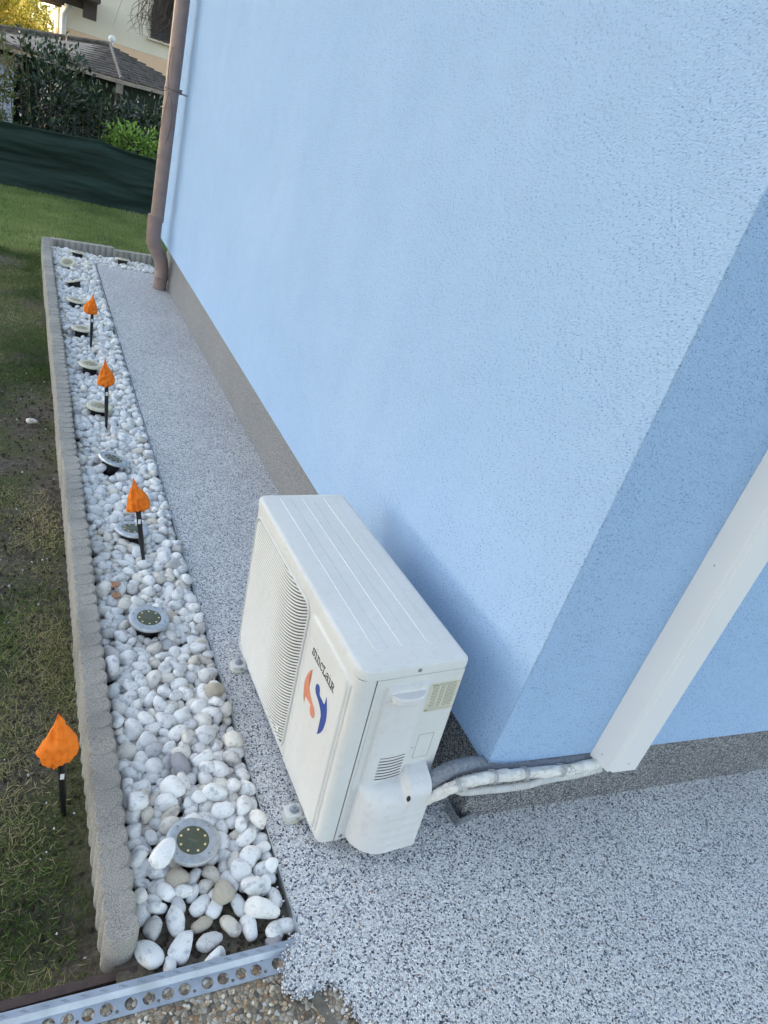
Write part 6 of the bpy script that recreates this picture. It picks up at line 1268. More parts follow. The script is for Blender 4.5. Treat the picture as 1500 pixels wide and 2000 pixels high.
3907,56587,744,35,39,2,11,36,3262,11286,728,12,16,-34,4,42,4158,20364,870,-4,10,-94,9,42,5834,32177,691,-21,-42,-88,0,42,2856,35368,730,-18,18,79,4,30,4304,37489,869,-18,-50,50,2,62,
4240,38161,794,-13,41,-43,7,47,3598,38306,746,-25,-3,-34,2,30,5086,41671,747,2,-25,96,2,53,5621,43815,745,-28,1,-17,5,30,5822,50774,693,-32,27,24,2,42,3346,55928,747,25,-17,-76,7,42,
4069,57539,701,32,15,-10,10,36,4683,58592,792,38,-3,-80,0,53,3853,9352,874,-28,2,-34,11,47,4352,9736,822,-8,-20,-81,1,47,4727,17561,812,-1,9,59,3,42,4593,28927,724,-14,-59,-58,1,36,
5505,29344,698,-18,-27,4,1,42,3565,31972,698,-42,38,68,9,47,5874,36554,819,-13,17,-87,5,36,4000,37507,802,-14,41,73,6,36,3091,37707,707,25,1,-34,2,62,4502,38407,731,-27,64,39,5,47,
4691,42027,790,-3,3,93,11,42,5054,43591,802,13,-42,-89,11,42,5656,43171,803,29,26,-92,9,42,5747,43416,762,-42,11,-24,7,47,5895,43707,707,32,32,-41,0,36,3533,48469,782,17,20,67,4,42,
3313,50573,845,-32,-20,21,10,36,3106,55515,703,-16,-25,-86,5,53,3245,56159,727,12,-21,67,1,42,5908,57219,793,8,-14,-98,0,53,3218,57951,749,-19,17,-86,3,36,4372,9429,724,19,26,71,4,47,
4680,14406,722,13,-23,-72,6,47,4920,16317,797,-31,-2,-29,10,42,5880,21383,708,-10,0,-34,2,36,4360,25871,923,32,-29,-74,5,53,5152,28401,771,20,25,34,4,30,3926,32177,783,24,-6,-66,0,42,
4183,31963,761,6,-15,-2,9,47,3765,37718,828,-3,19,19,2,36,3750,37359,807,-14,-13,76,10,42,3919,38407,827,-4,5,-25,9,53,4309,41368,742,16,-8,-98,9,42,3032,42133,730,-14,22,94,1,30,
4968,42562,933,38,-6,-65,9,62,3578,43907,834,-25,-27,-5,2,36,4471,43932,736,30,8,15,3,47,3478,44074,781,-12,29,-92,3,42,4558,44271,732,-1,16,86,4,42,3129,48209,730,-9,-19,85,2,30,
3281,49898,769,-12,1,48,8,42,3591,50784,874,-8,-2,52,0,47,4408,51249,762,-13,9,90,3,42,5302,51193,723,-12,-18,-91,3,42,4740,51545,752,9,-29,-92,3,36,4958,51833,768,10,-21,-51,0,47,
3497,51405,763,24,-12,67,1,42,4290,52685,761,-41,-57,55,5,36,4751,52534,744,-31,0,-10,8,30,5301,54960,724,36,43,-39,7,47,5703,53375,751,20,-6,60,7,36,3907,54719,824,-20,13,61,5,53,
3994,54024,832,-1,-33,37,5,47,3450,55228,789,-20,-30,54,8,53,3617,54466,731,-7,33,90,3,30,4922,54939,724,6,58,80,3,42,5415,55593,787,-18,4,-74,3,42,3992,55617,737,6,17,-95,7,36,
2860,56684,763,19,-15,65,11,30,4179,9733,713,-37,57,-38,9,30,4618,9476,781,14,8,97,2,36,4517,12854,704,-19,-47,36,1,30,4451,14774,776,2,-15,96,6,47,4569,16133,807,10,66,-32,4,53,
3928,19981,770,18,17,-82,0,47,4334,20853,711,-15,-4,77,4,42,3370,22706,769,-39,-19,67,7,36,4429,22852,705,-9,31,-75,11,42,4536,29465,761,13,-21,28,11,42,4768,29808,712,-23,0,95,0,36,
4919,30194,763,-38,26,-33,5,62,4922,31640,707,-13,31,68,6,53,2903,32264,728,17,-4,-43,4,36,4603,37632,731,-8,-20,-97,4,36,5306,39714,710,28,20,49,8,30,3169,41417,739,33,8,-25,0,30,
4690,41878,979,-13,38,-91,5,36,5022,42073,755,-53,10,-40,10,47,3193,42200,795,1,0,-50,9,36,4636,43108,857,-22,-13,93,2,47,4719,43453,805,-15,-7,66,8,42,3621,44497,747,-21,-26,-87,11,42,
3286,44694,715,6,-11,-92,9,42,4004,48362,760,8,11,-92,0,42,2886,49260,728,41,-45,-62,0,42,4224,49142,795,-5,17,19,8,47,3169,51255,797,52,20,39,8,42,4556,52252,737,7,-17,-85,3,53,
4824,53083,755,-34,14,-74,1,42,3349,53550,760,-20,-3,37,8,47,3655,53986,802,3,1,-86,11,62,4294,54728,826,36,-40,-29,0,53,4390,55248,742,0,-11,-64,11,36,3439,56434,714,3,-21,-34,3,47,
3419,56901,752,10,-21,-97,4,53,4268,56562,765,-17,4,2,5,30,5911,55605,696,26,20,94,9,30,6599,57077,700,-4,39,89,3,36,4293,57726,727,5,15,-59,9,36,4708,59011,691,31,7,89,1,62,
4684,8991,767,10,2,-45,8,36,4089,14974,748,-42,-13,54,6,42,4863,16973,723,-13,-39,64,2,47,4374,19999,827,-6,4,-65,9,42,4174,20667,795,-26,-2,88,0,42,4504,25466,776,-5,-21,-97,1,42,
4345,25592,766,-18,38,52,4,30,2948,29163,705,-4,-8,-32,3,30,4615,41549,932,17,8,25,5,62,4709,42235,957,-63,13,53,7,62,4044,44131,740,4,-13,-94,1,36,4822,43963,796,-29,-12,43,8,53,
5108,49380,700,8,12,29,4,36,5073,51477,740,-13,-4,61,3,53,5044,53641,708,7,38,72,4,36,4389,55590,726,35,10,-20,7,36,4564,57811,734,6,21,-75,7,42,6145,57509,707,-14,-12,-5,10,42,
8053,58879,720,-25,3,-91,8,34,10756,56772,744,4,10,65,0,34
]
raw = np.array(PEB, dtype=np.float64).reshape(-1, 8)
px = raw[:, 0] * .0001 - 1.1; py = raw[:, 1] * .0001; pz = raw[:, 2] * .0001 - .1
pq = np.clip(raw[:, 3:6] / 100, -1, 1)
pq = np.concatenate([np.sqrt(np.clip(1 - (pq ** 2).sum(1, keepdims=True), 0, 1)), pq], 1); pk = raw[:, 6].astype(int); psz = raw[:, 7] * .001
def pebble_shapes(np, bmesh, sub=3, n=12):
    """n river-pebble shapes as (verts, faces); unit ~ 1 m long axis radius .5"""
    bm=bmesh.new(); bmesh.ops.create_icosphere(bm,subdivisions=sub,radius=1.0)
    V=np.array([v.co[:] for v in bm.verts]); F=[[v.index for v in f.verts] for f in bm.faces]; bm.free()
    out=[]
    for k in range(n):
        r=np.random.RandomState(100+k)
        U=V.copy(); e=r.uniform(.78,1.0)
        U=np.sign(U)*np.abs(U)**e; U/= (np.abs(U)**2.4).sum(1,keepdims=True)**(1/2.4)
        h=np.ones(len(U))
        for j in range(5):
            d=r.normal(size=3); d/=np.linalg.norm(d)
            h+=r.uniform(.03,.085)*np.sin((U@d)*r.uniform(1.2,2.8)+r.uniform(0,6.28))
        for j in range(5):
            d=r.normal(size=3); d/=np.linalg.norm(d); c=r.uniform(.60,.86)
            t=(U@d); h*=np.where(t>c,(c+(t-c)*.35)/np.maximum(t,1e-6),1)
        U*=h[:,None]
        U[:,1]*=r.uniform(.68,.88)*(1+.14*U[:,0]*r.choice([-1,1])); U[:,2]*=r.uniform(.5,.72)
        out.append((U*.5,F))
    return out

SH = pebble_shapes(np, bmesh, 3)
SHL = pebble_shapes(np, bmesh, 2)
pm = []
for k, (V, F) in enumerate(SH):
    m = bpy.data.meshes.new('pebble'); m.from_pydata(V.tolist(), [], F); m.materials.append(M['pebble']); m.polygons.foreach_set('use_smooth', [True] * len(F)); pm.append(m)
PEBZ = .022
def pebble(x, y, z, q, k, s, label, group, mat=None, name='pebble', cat='pebble', sc=(1, 1, 1)):
    o = bpy.data.objects.new(name, pm[k] if mat is None else pm[k].copy()); COL.objects.link(o)
    if mat is not None: o.data.materials[0] = mat
    o.rotation_mode = 'QUATERNION'; o.rotation_quaternion = q; o.location = (x, y, z); o.scale = tuple(s * c for c in sc)
    return tag(o, label, cat, group)
NI = 296
for i in range(min(NI, len(px))):
    pebble(px[i], py[i], pz[i] + PEBZ, pq[i], int(pk[i]), psz[i], 'smooth white marble pebble in the bed between edging and path', 'white pebbles filling the bed')
VV = []; FF = []; AT = []; off = 0
for i in range(NI, len(px)):
    V, F = SHL[int(pk[i])]; q = Quaternion(pq[i]).normalized().to_matrix()
    V = (V * psz[i]) @ np.array(q).T + np.array([px[i], py[i], pz[i] + PEBZ])
    VV.append(V); FF.append(np.array(F) + off); off += len(V); AT.append(np.full(len(V), (i * .6180339) % 1))
if VV:
    VV = np.concatenate(VV); FF = np.concatenate(FF); m = bpy.data.meshes.new('pebble_mass')
    m.vertices.add(len(VV)); m.vertices.foreach_set('co', VV.ravel()); m.loops.add(FF.size); m.loops.foreach_set('vertex_index', FF.ravel().astype(np.int32))
    m.polygons.add(len(FF)); m.polygons.foreach_set('loop_start', np.arange(0, FF.size, 3, dtype=np.int32)); m.update(calc_edges=True)
    m.polygons.foreach_set('use_smooth', [True] * len(FF))
    a = m.attributes.new('prnd', 'FLOAT', 'POINT'); a.data.foreach_set('value', np.concatenate(AT).astype(np.float32)); m.materials.append(M['pebble'])
    o = bpy.data.objects.new('pebble_mass', m); COL.objects.link(o)
    tag(o, 'mass of small white pebbles filling the rest of the bed', 'pebbles', kind='stuff')
# a few pebbles one can tell apart
M['stained'] = plain("brown_stained_marble", (.60, .53, .43), .7, 0, .35, 60, .002, 90)
M['mauve'] = plain("mauve_grey_marble", (.42, .41, .44), .7, 0, .4, 70, .002, 90)
pebble(-.758, .070, .064, (.95, .1, -.1, .3) , 3, .066, 'large white pebble lying on top of the nearest round solar light', None, None, 'pebble', 'pebble', (1, 1, .8))
pebs = [o for o in COL.objects if o.get('group') == 'white pebbles filling the bed']
used = set()
def recolour(x, y, mat, label):
    best = min((o for o in pebs if o.name not in used), key=lambda o: (o.location.x - x) ** 2 + (o.location.y - y) ** 2 + (.03 - o.location.z) ** 2 * .5)
    used.add(best.name)
    best.data = best.data.copy(); best.data.materials[0] = mat; best['label'] = label; del best['group']
recolour(-.691, .332, M['mauve'], 'mauve-grey veined pebble in the bed, level with the lawn flame')
recolour(-.640, -.012, M['stained'], 'brown-stained pebble near the bottom end of the bed')
recolour(-.740, .030, M['stained'], 'tan rusty pebble below the nearest round solar light, closer to the edging')
recolour(-.520, .600, M['stained'], 'brownish pebble at the path strip beside the front mounting foot')
recolour(-.600, .93, M['stained'], 'pinkish tan pebble right of the second round solar light')
pebble(-.995, 2.56, -.083, (.9, .1, .2, .3), 4, .055, 'lone white pebble lying on the bare soil of the lawn', None)
# bottom-end pebbles lying apart on soil
NEAR = [(-.655, -.036, 3, .052, .4, .9, 'white pebble right of the long upright one, on dark soil', None),
        (-.604, -.046, 9, .056, 1.0, .85, 'white pebble between the round cream pebble and the longest one', None),
        (-.622, -.004, 10, .052, .1, .9, 'white pebble at the lower edge of the packed stones, mid bed', None),
        (-.578, -.008, 2, .050, .8, .9, 'white pebble at the lower edge of the packed stones, right of middle', None),
        (-.770, -.132, 7, .044, .8, .9, 'small white pebble on soil beside the nearest edging block', None),
        (-.522, -.048, 3, .050, .7, .9, 'white pebble touching the small dark weed at the path edge', None),
        (-.556, -.022, 6, .056, .2, .9, 'white pebble left of the small dark weed near the path corner', None),
        (-.524, .004, 8, .052, 1.1, .85, 'white pebble just above the small dark weed at the path edge', None),
        (-.808, -.096, 3, .066, 1.0, .95, 'large white pebble touching the nearest edging block foot', None),
        (-.740, -.103, 6, .072, .5, .95, 'large cracked white pebble on bare soil above the profile', None),
        (-.683, -.108, 8, .060, .1, .8, 'triangular white pebble on bare soil right of the cracked one', None),
        (-.680, -.146, 1, .064, .25, .7, 'white pebble half under the lip of the aluminium profile', None),
        (-.792, -.050, 2, .056, .5, .75, 'flat white pebble leaning behind the one at the edging foot', None),
        (-.742, -.046, 4, .072, .9, .8, 'long upright white pebble behind the large cracked one', None),
        (-.692, -.066, 7, .054, .2, .9, 'white pebble with a brown smear beside the long upright one', 'stained'),
        (-.632, -.086, 9, .054, 1.2, .95, 'round cream pebble standing alone on the soil', None),
        (-.592, -.105, 11, .056, .8, .95, 'white pebble below the long one near the path corner', None),
        (-.564, -.082, 5, .078, 1.3, .62, 'longest white pebble, lying across two others near the path corner', None),
        (-.545, -.126, 10, .054, .3, .9, 'white pebble under the end of the longest pebble', None),
        (-.519, -.118, 0, .058, 1.5, .7, 'white pebble squeezed against the corner of the path edge', None),
        (-.553, -.148, 2, .046, .2, .9, 'small dull grey pebble touching the profile near the path', 'mauve')]
for x_, y_, k, s_, rz, fl_, lb, mt in NEAR:
    zz = -.016 if s_ < .075 else .008
    pebble(x_, y_, zz, (math.cos(rz), .04, .05, math.sin(rz)), k, s_, lb, None, None if mt is None else M[mt], sc=(1, fl_, .85))
# terracotta shards
for i, (x, y, z, r_) in enumerate(((-.775, 1.085, .030, .3), (-.762, 1.040, .022, 1.2), (-.80, .13, -.02, 2.0))):
    P = [(-.034, -.008), (-.01, -.014), (.02, -.011), (.036, .002), (.012, .012), (-.02, .013)]
    o = MB().prism([(a * (1 if i == 0 else .6), b) for a, b in P], -.003, .004).build('terracotta_shard', M['terracotta'], None, None, (x, y, z)); bevel(o, .0015, 2)
    o.rotation_euler = (.2, .12, r_)
    tag(o, ['long orange terracotta shard lying on pebbles by the edging', 'small broken terracotta shard below the long one', 'brown tile fragment between edging and nearest solar light'][i], 'shard')

# ------------------------------------------------------------------ round solar ground lights
def solar(x, y, z, tx_, ty_, rz, far, label, first=[None]):
    t = thing('solar_light', label, 'solar light', (x, y, z), (tx_, ty_, rz), 'round solar ground lights')
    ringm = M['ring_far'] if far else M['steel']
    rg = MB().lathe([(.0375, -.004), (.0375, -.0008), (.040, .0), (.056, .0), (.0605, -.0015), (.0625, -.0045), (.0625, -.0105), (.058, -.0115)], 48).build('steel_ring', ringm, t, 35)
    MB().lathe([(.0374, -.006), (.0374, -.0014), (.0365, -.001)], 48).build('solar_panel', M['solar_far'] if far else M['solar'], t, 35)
    for k in range(8):
        a = 2 * math.pi * k / 8 + .2
        c = (.0295 * math.cos(a), .0295 * math.sin(a), -.0008)
        MB().obox(c, (.0024 * math.cos(a), .0024 * math.sin(a), 0), (-.0024 * math.sin(a), .0024 * math.cos(a), 0), (0, 0, .0008)).build('led_chip', M['led'], t)
    for k in range(4):
        a = 2 * math.pi * k / 4 + .6
        MB().lathe([(.0024, 0), (.0022, .0009), (.0008, .0003)], 12, (.0505 * math.cos(a), .0505 * math.sin(a), 0)).build('screw', M['galv'], rg, 40)
    MB().lathe([(.043, -.0112), (.043, -.020), (.038, -.030), (.034, -.055), (.026, -.075), (.006, -.11)], 28).build('lamp_body', M['black'], t, 35)
    if not far:
        for s_ in (-1, 1): MB().box(-.011, .011, -.0004 + s_ * .0016, .0004 + s_ * .0016, -.0012, -.0009).build('panel_print', M['ink_grey'], t).rotation_euler = (0, 0, -.5)
    return t
DL = [(-.685, .101, .035, -.02, .05, 0, 'nearest round solar light, with a pebble lying on it'),
      (-.680, .889, .047, .03, .02, .5, 'second round solar light, lying flat and fully open'),
      (-.673, 1.409, .047, -.10, .06, 0, 'round solar light behind the third orange flame stake'),
      (-.688, 1.951, .055, -.06, .28, 0, 'tilted round solar light with its black body showing, nearest tilted one'),
      (-.699, 2.527, .045, -.03, .04, 0, 'round solar light behind the stem of the second flame'),
      (-.703, 3.081, .050, .0, .05, .2, 'sixth round solar light, beside the second orange flame'),
      (-.712, 3.687, .050, -.04, .03, .2, 'round solar light left of the farthest flame stem'),
      (-.712, 4.292, .045, -.02, .10, .3, 'eighth round solar light, left of the farthest flame tip'),
      (-.703, 4.786, .045, -.30, -.22, .3, 'edge-on tilted solar light with a pebble against it'),
      (-.722, 5.312, .045, .28, -.32, .3, 'solar light propped up facing the edging near the far corner'),
      (-.625, 5.712, .050, -.10, .10, .3, 'round solar light in the far corner of the bed'),
      (-.258, 5.775, .045, -.12, .06, .3, 'solar light lying beyond the far end of the path')]
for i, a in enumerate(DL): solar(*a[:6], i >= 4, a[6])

# ------------------------------------------------------------------ orange flame stakes
def flame(base, top, tip, wd, label, seed, gz):
    t = thing('flame_stake', label, 'flame stake', base, None, 'orange flame stakes')
    b = Vector(base); p1 = Vector(top) - b; p2 = Vector(tip) - b
    MB().tube([(0, 0, -.02), (0.0, 0, .004), p1 * .35, p1 * .36 + Vector((0, 0, .001)), p1 * 1.12], [.004, .006, .0078, .0088, .0088], 12).build('stem', M['black'], t, 40)
    ax = (p2 - p1); Lh = ax.length; ax.normalize(); sx = Vector((1, 0, 0)); sx = (sx - ax * sx.dot(ax)).normalized(); sy = ax.cross(sx)
    FA = [(0, 420, 500), (.05, 350, 620), (.10, 310, 740), (.16, 262, 830), (.24, 248, 900), (.30, 235, 922), (.337, 178, 928), (.38, 205, 930), (.45, 250, 905), (.50, 290, 900), (.55, 330, 893), (.60, 365, 860), (.65, 395, 820), (.70, 425, 795), (.75, 450, 745), (.80, 495, 705), (.88, 530, 690), (.93, 548, 645), (1, 582, 600)]
    FB = [(0, 620, 720), (.04, 530, 800), (.08, 438, 860), (.13, 442, 900), (.22, 455, 925), (.30, 470, 915), (.38, 480, 895), (.50, 500, 860), (.58, 530, 820), (.68, 555, 745), (.73, 580, 722), (.78, 603, 700), (.84, 615, 685), (.92, 622, 668), (1, 634, 648)]
    T, c0, H0 = (FA, 620, 860.) if seed == 1 else (FB, 700, 730.)
    XS = wd / (.872 if seed == 1 else .667)
    rr = np.random.RandomState(seed); ju = rr.uniform(-.012, .012, (40, 2)); mir = -1 if seed == 4 else 1
    if seed != 1: c0 -= (30, 0, 0)[seed - 2] if seed < 5 else 0
    hs_ = np.linspace(0, 1, 40); V = []; F = []; nu = 22
    for side in (0, 1):
        for j, h in enumerate(hs_):
            l_ = (np.interp(h, [t_[0] for t_ in T], [t_[1] for t_ in T]) - c0) / H0 + ju[j, 0] * .5 * (1 - h); r_ = (np.interp(h, [t_[0] for t_ in T], [t_[2] for t_ in T]) - c0) / H0 + ju[j, 1] * .5 * (1 - h)
            if mir < 0: l_, r_ = -r_ - .12, -l_ - .12
            for i in range(nu + 1):
                u = -1 + 2 * i / nu; x = (l_ + r_) / 2 + (r_ - l_) / 2 * u
                bul = math.sqrt(max(0, 1 - u * u)) ** .8 * .5 * (r_ - l_) * .55 * min(1, .25 + h * 6)
                cr_ = .085 * mnoise.noise(Vector((x * 9 + seed * 7, h * 7, seed))) + .050 * abs(mnoise.noise(Vector((x * 22 + seed, h * 9 + 3, 2)))) + .024 * math.sin(x * 42 + seed) * max(0, 1 - h * 2.2)
                env = math.sqrt(max(0, 1 - u * u))
                d = (bul + cr_ * env * 1.3) * (-1 if side == 0 else .62)
                V.append(p1 + ax * (h * Lh) + sx * (x * XS) + Vector((0, d * XS, 0)))
        o_ = side * 40 * (nu + 1)
        for j in range(39):
            for i in range(nu):
                k = o_ + j * (nu + 1) + i; F.append([k, k + 1, k + nu + 2, k + nu + 1])
    m_ = MB().add(V, F)
    o = m_.build('flame_shade', M['orange'], t, 70)
    bmm = bmesh.new(); bmm.from_mesh(o.data); bmesh.ops.remove_doubles(bmm, verts=bmm.verts, dist=.0002); bmesh.ops.recalc_face_normals(bmm, faces=bmm.faces); bmm.to_mesh(o.data); bmm.free()
    o.data.polygons.foreach_set('use_smooth', [True] * len(o.data.polygons))
    MB().box(-.0045, .0045, -.0098, -.0086, -.012, .006).build('tag_label', M['white'], t, None, tuple(p1 * .86 + Vector((0, 0, 0))))
    return t
flame((-.943, .326, -.10), (-.955, .326, .083), (-.966, .326, .253), .092, 'orange fabric flame on a black stake standing in the lawn', 1, -.1)
flame((-.648, 1.25, .005), (-.686, 1.25, .215), (-.711, 1.25, .351), .082, 'nearest orange fabric flame stake in the pebble bed', 2, 0)
flame((-.678, 2.38, .005), (-.692, 2.38, .205), (-.699, 2.38, .345), .080, 'middle orange fabric flame stake in the pebble bed', 3, 0)
flame((-.671, 3.49, .005), (-.677, 3.49, .198), (-.674, 3.49, .325), .080, 'farthest orange fabric flame stake in the pebble bed', 4, 0)

# ------------------------------------------------------------------ grass and weeds
def grass(name, n, xr, yr, hmin, hmax, seed, label, dens=True, mat='grass'):
    r = np.random.RandomState(seed)
    x = r.uniform(xr[0], xr[1], n); y = r.uniform(yr[0], yr[1], n)
    keep = np.ones(n, bool); tone = np.zeros(n)
    for i in range(n):
        f = mnoise.fractal(Vector((x[i] * 2.6 + 5, y[i] * 1.9, 1.)), 1.0, 2.0, 3)
        bare = math.exp(-((y[i] - 2.15) / .75) ** 2) * .95 + math.exp(-((y[i] - .1) / .3) ** 2 - ((x[i] + .92) / .04) ** 2) * .5 + math.exp(-((x[i] + .885) / .03) ** 2) * .4
        bare += .5 * math.exp(-((y[i] - 4.3) / .35) ** 2)
        if not dens: bare = 0
        keep[i] = r.rand() < .74 + .9 * f - bare * .80 if dens else r.rand() < .95
        tone[i] = mnoise.fractal(Vector((x[i] * 1.7, y[i] * 1.5, 9.)), 1.0, 2.0, 3)
    x, y, tone = x[keep], y[keep], tone[keep]; n = len(x)
    z = np.array([lawn_z(a, b) for a, b in zip(x, y)]) - .002
    P = np.stack([x, y, z], 1)
    a = r.uniform(0, 2 * np.pi, n); lean = r.uniform(.2, 3.2, n) if dens else r.uniform(.1, .8, n)
    Dd = unit(np.stack([np.cos(a) * lean, np.sin(a) * lean, np.ones(n)], 1)); U = unit(np.cross(Dd, r.normal(size=(n, 3))))
    L = r.uniform(hmin, hmax, n); Wd = r.uniform(.0012, .0026, n) * (1.15 if dens else 2.6)
    if dens:
        rn = np.clip(.33 + tone * 1.1 + r.normal(0, .16, n) + (r.rand(n) < .30) * r.uniform(.25, .65, n), 0, 1)
    else: rn = np.clip(.42 + tone * .3 + r.normal(0, .12, n) + (r.rand(n) < .04) * .4, 0, 1)
    o = leafmesh(name, M[mat], None, P, Dd, U, L, Wd, rn, .12, tip=.45)
    return tag(o, label, 'grass', kind='stuff')
grass('grass', 80000, (-1.45, -.885), (-.6, 2.6), .010, .040, 1, 'patchy dry grass beside the near edging blocks')
grass('grass', 75000, (-1.75, -.885), (2.6, 6.15), .014, .036, 2, 'patchy grass beside the farther edging blocks')
grass('grass', 60000, (-3.2, -.9), (6.0, 9.0), .025, .045, 3, 'dense green grass in front of the netting fence', False, 'far_grass')
grass('grass', 55000, (-.9, 1.4), (6.09, 9.0), .025, .045, 4, 'dense green grass behind the far edging row', False, 'far_grass')
grass('grass', 24000, (-5.5, -1.45), (-1.5, 6.0), .02, .045, 5, 'thin grass farther out on the lawn')
def weed(x, y, z, n, s, label, seed, mat='weed'):
    r = np.random.RandomState(seed)
    a = r.uniform(0, 2 * np.pi, n); el = r.uniform(.1, 1.1, n)
    Dd = unit(np.stack([np.cos(a), np.sin(a), el], 1)); P = r.normal(0, s * .35, (n, 3)) * [1, 1.6, .25] + [0, 0, .004]
    U = unit(np.cross(Dd, np.array([0, 0, 1.])) + r.normal(0, .2, (n, 3)))
    t = thing('weed', label, 'weed', (x, y, z))
    leafmesh('leaves', M[mat], t, P, Dd, U, r.uniform(.5, 1, n) * s, r.uniform(.3, .5, n) * s, r.rand(n), .3)
    mb = MB()
    for k in range(5): mb.tube([(0, 0, -.01), P[k % n] * .6 + np.array([0, 0, .004]), P[k % n]], .0007, 5)
    mb.build('stems', M['stem'], t)
weed(-.527, -.055, -.022, 14, .022, 'small dark green weed between pebbles at the near path edge', 1)
weed(-.530, .045, -.012, 5, .016, 'tiny weed sprig above the near path-edge weed', 2)
weed(-.835, -.140, -.045, 12, .020, 'bright green seedling at the foot of the nearest edging block', 3, 'lightleaf')
weed(-.90, -.135, -.05, 10, .018, 'pale seedling beside the reddish board', 4, 'lightleaf')
for i, y in enumerate((1.02, 1.22, 1.42, 1.62, .72, 2.05)):
    weed(-.508, y, -.022, 16, .015, ['low green weed beside the path strip, level with the second solar light', 'low weed beside the path strip, right of the nearest bed flame', 'low weed strip between pebbles and path past the nearest bed flame', 'farther low weed patch along the path strip', 'sparse weed by the path strip opposite the grille', 'small weed by the path strip near the tilted solar light'][i], 10 + i)
weed(-.497, 3.9, -.015, 14, .022, 'green weed at the path strip near the farthest flame', 21)
o = MB().box(-.012, .012, -.004, .004, 0, .05).build('plant_label', M['sticker'], None, None, (-.935, 6.22, -.11)); o.rotation_euler = (1.25, .2, .9); o.scale = (1, 1, 1.6)
tag(o, 'pale plant label lying in the grass outside the far bed corner', 'plant label')
M['clod'] = mat_soil('soil_clod', [(.3, (.05, .042, .035)), (.5, (.10, .085, .07)), (.75, (.19, .165, .135))])
chips('soil_clods', [(rng.uniform(-1.3, -.89), rng.uniform(-.1, 3.4), -.097 + rng.uniform(-.003, .004)) for k in range(1500)], .002, .008, M['clod'], 12, 'crumbly soil clods on the bare patches of the lawn', 'soil clods')
chips('soil_clods', [(rng.uniform(-.82, -.51), rng.uniform(-.14, .05), -.027 + rng.uniform(-.003, .006)) for k in range(700)], .0015, .006, M['clod'], 13, 'crumbly soil between the nearest pebbles of the bed', 'soil clods')
# litter flecks on the lawn
pts = [(rng.uniform(-1.25, -.9), rng.uniform(-.1, 3.2), -.090) for k in range(90)]
chips('grit', pts, .002, .005, M['chip'], 9, 'scattered white grit on the bare lawn soil', 'grit')

# ------------------------------------------------------------------ netting fence
fence = thing('netting_fence', 'low dark green shade-netting fence across the far end of the lawn', 'fence', (0, 9.0, -.1))
tp = [(-5, .60), (-2.4, .66), (-1.28, .690), (-.76, .712), (-.45, .728), (-.27, .742), (-.20, .748), (-.12, .725), (.1, .700), (.4, .690), (1.2, .70), (3, .68), (5, .70)]
nxg, nzg = 260, 36; V = []; F = []
for j in range(nzg + 1):
    for i in range(nxg + 1):
        x = -5 + 10 * i / nxg; t = j / nzg; zt = np.interp(x, [a for a, _ in tp], [b for _, b in tp])
        y = .045 * fbm(x * .8, t * 2.6, 1.0, 2.) + .022 * fbm(x * 1.3 + t * 2, t * 9, 1.0, 4.) + .02 * math.sin(t * 8 + x)
        V.append((x, y - (.02 if t > .97 else 0), zt * t))
for j in range(nzg):
    for i in range(nxg): a = j * (nxg + 1) + i; F.append([a, a + 1, a + nxg + 2, a + nxg + 1])
o = MB().add(V, F).build('netting', M['net'], fence, 180)
so = o.modifiers.new('solid', 'SOLIDIFY'); so.thickness = .004
for x in (-4.2, -2.2, -.22, 1.8, 3.8): MB().tube([(x, .07, -.3), (x, .07, .70)], .02, 10).build('post', M['galv'], fence, 40)
MB().tube([(x, .035, z - .012) for x, z in tp], .006, 6).build('top_wire', M['net'], fence, 60)

# ------------------------------------------------------------------ shrubs behind the fence
def shrub(name, label, cat, c, rad, n, ls, mat, seed, stems=7, zb=-.9, up=.5, group=None, hollow=.35):
    r = np.random.RandomState(seed)
    t = thing(name, label, cat, (c[0], c[1], zb), None, group)
    cz = c[2] - zb; rad = np.array(rad)
    ends = [np.array([r.uniform(-.8, .8) * rad[0], r.uniform(-.8, .8) * rad[1], cz + r.uniform(.1, 1.0) * rad[2]]) for _ in range(stems)]
    mb = MB(); pth = []
    for e in ends:
        p0 = np.array([e[0] * .25 + r.normal(0, .03), e[1] * .25, 0.]); mid = (p0 + e) / 2 + r.normal(0, .08, 3) * [1, 1, .3]
        P = spl([p0, mid, e], 8); pth.append(P); mb.tube(P, list(np.linspace(.014, .004, len(P))), 6)
    mb.build('trunk', M['stem'], t, 50)
    # leaf positions: along stems and through the crown with clumps
    cl = r.normal(size=(max(14, n // 30), 3)); cl = unit(cl) * (r.uniform(.25, 1.0, len(cl)) ** .5)[:, None] * rad + [0, 0, cz]
    k1 = int(n * .35); k2 = n - k1
    P1 = []
    for _ in range(k1):
        P = pth[r.randint(len(pth))]; q = P[r.randint(len(P) // 3, len(P))]; P1.append(q + r.normal(0, .04, 3))
    P2 = cl[r.randint(len(cl), size=k2)] + r.normal(0, .11, (k2, 3)) * min(1.2, rad[0] * 2)
    P = np.concatenate([np.array(P1), P2])
    out = unit(P - [0, 0, cz]); Dd = unit(out * .7 + r.normal(0, .7, P.shape) + [0, 0, up])
    U = unit(np.cross(Dd, r.normal(size=P.shape)))
    L = r.uniform(.7, 1.2, n) * ls; rn = np.clip(r.normal(.4, .25, n) + .25 * out[:, 2], 0, 1)
    leafmesh('crown', M[mat], t, P, Dd, U, L, L * r.uniform(.38, .5, n), rn, .3)
    return t
G = 'shrubs behind the netting fence'
shrub('laurel_shrub', 'tall dark laurel shrub at the left, reaching over the shingle roof', 'shrub', (-.80, 9.75, .93), (.42, .35, .62), 1500, .085, 'laurel', 1, 11, group=G)
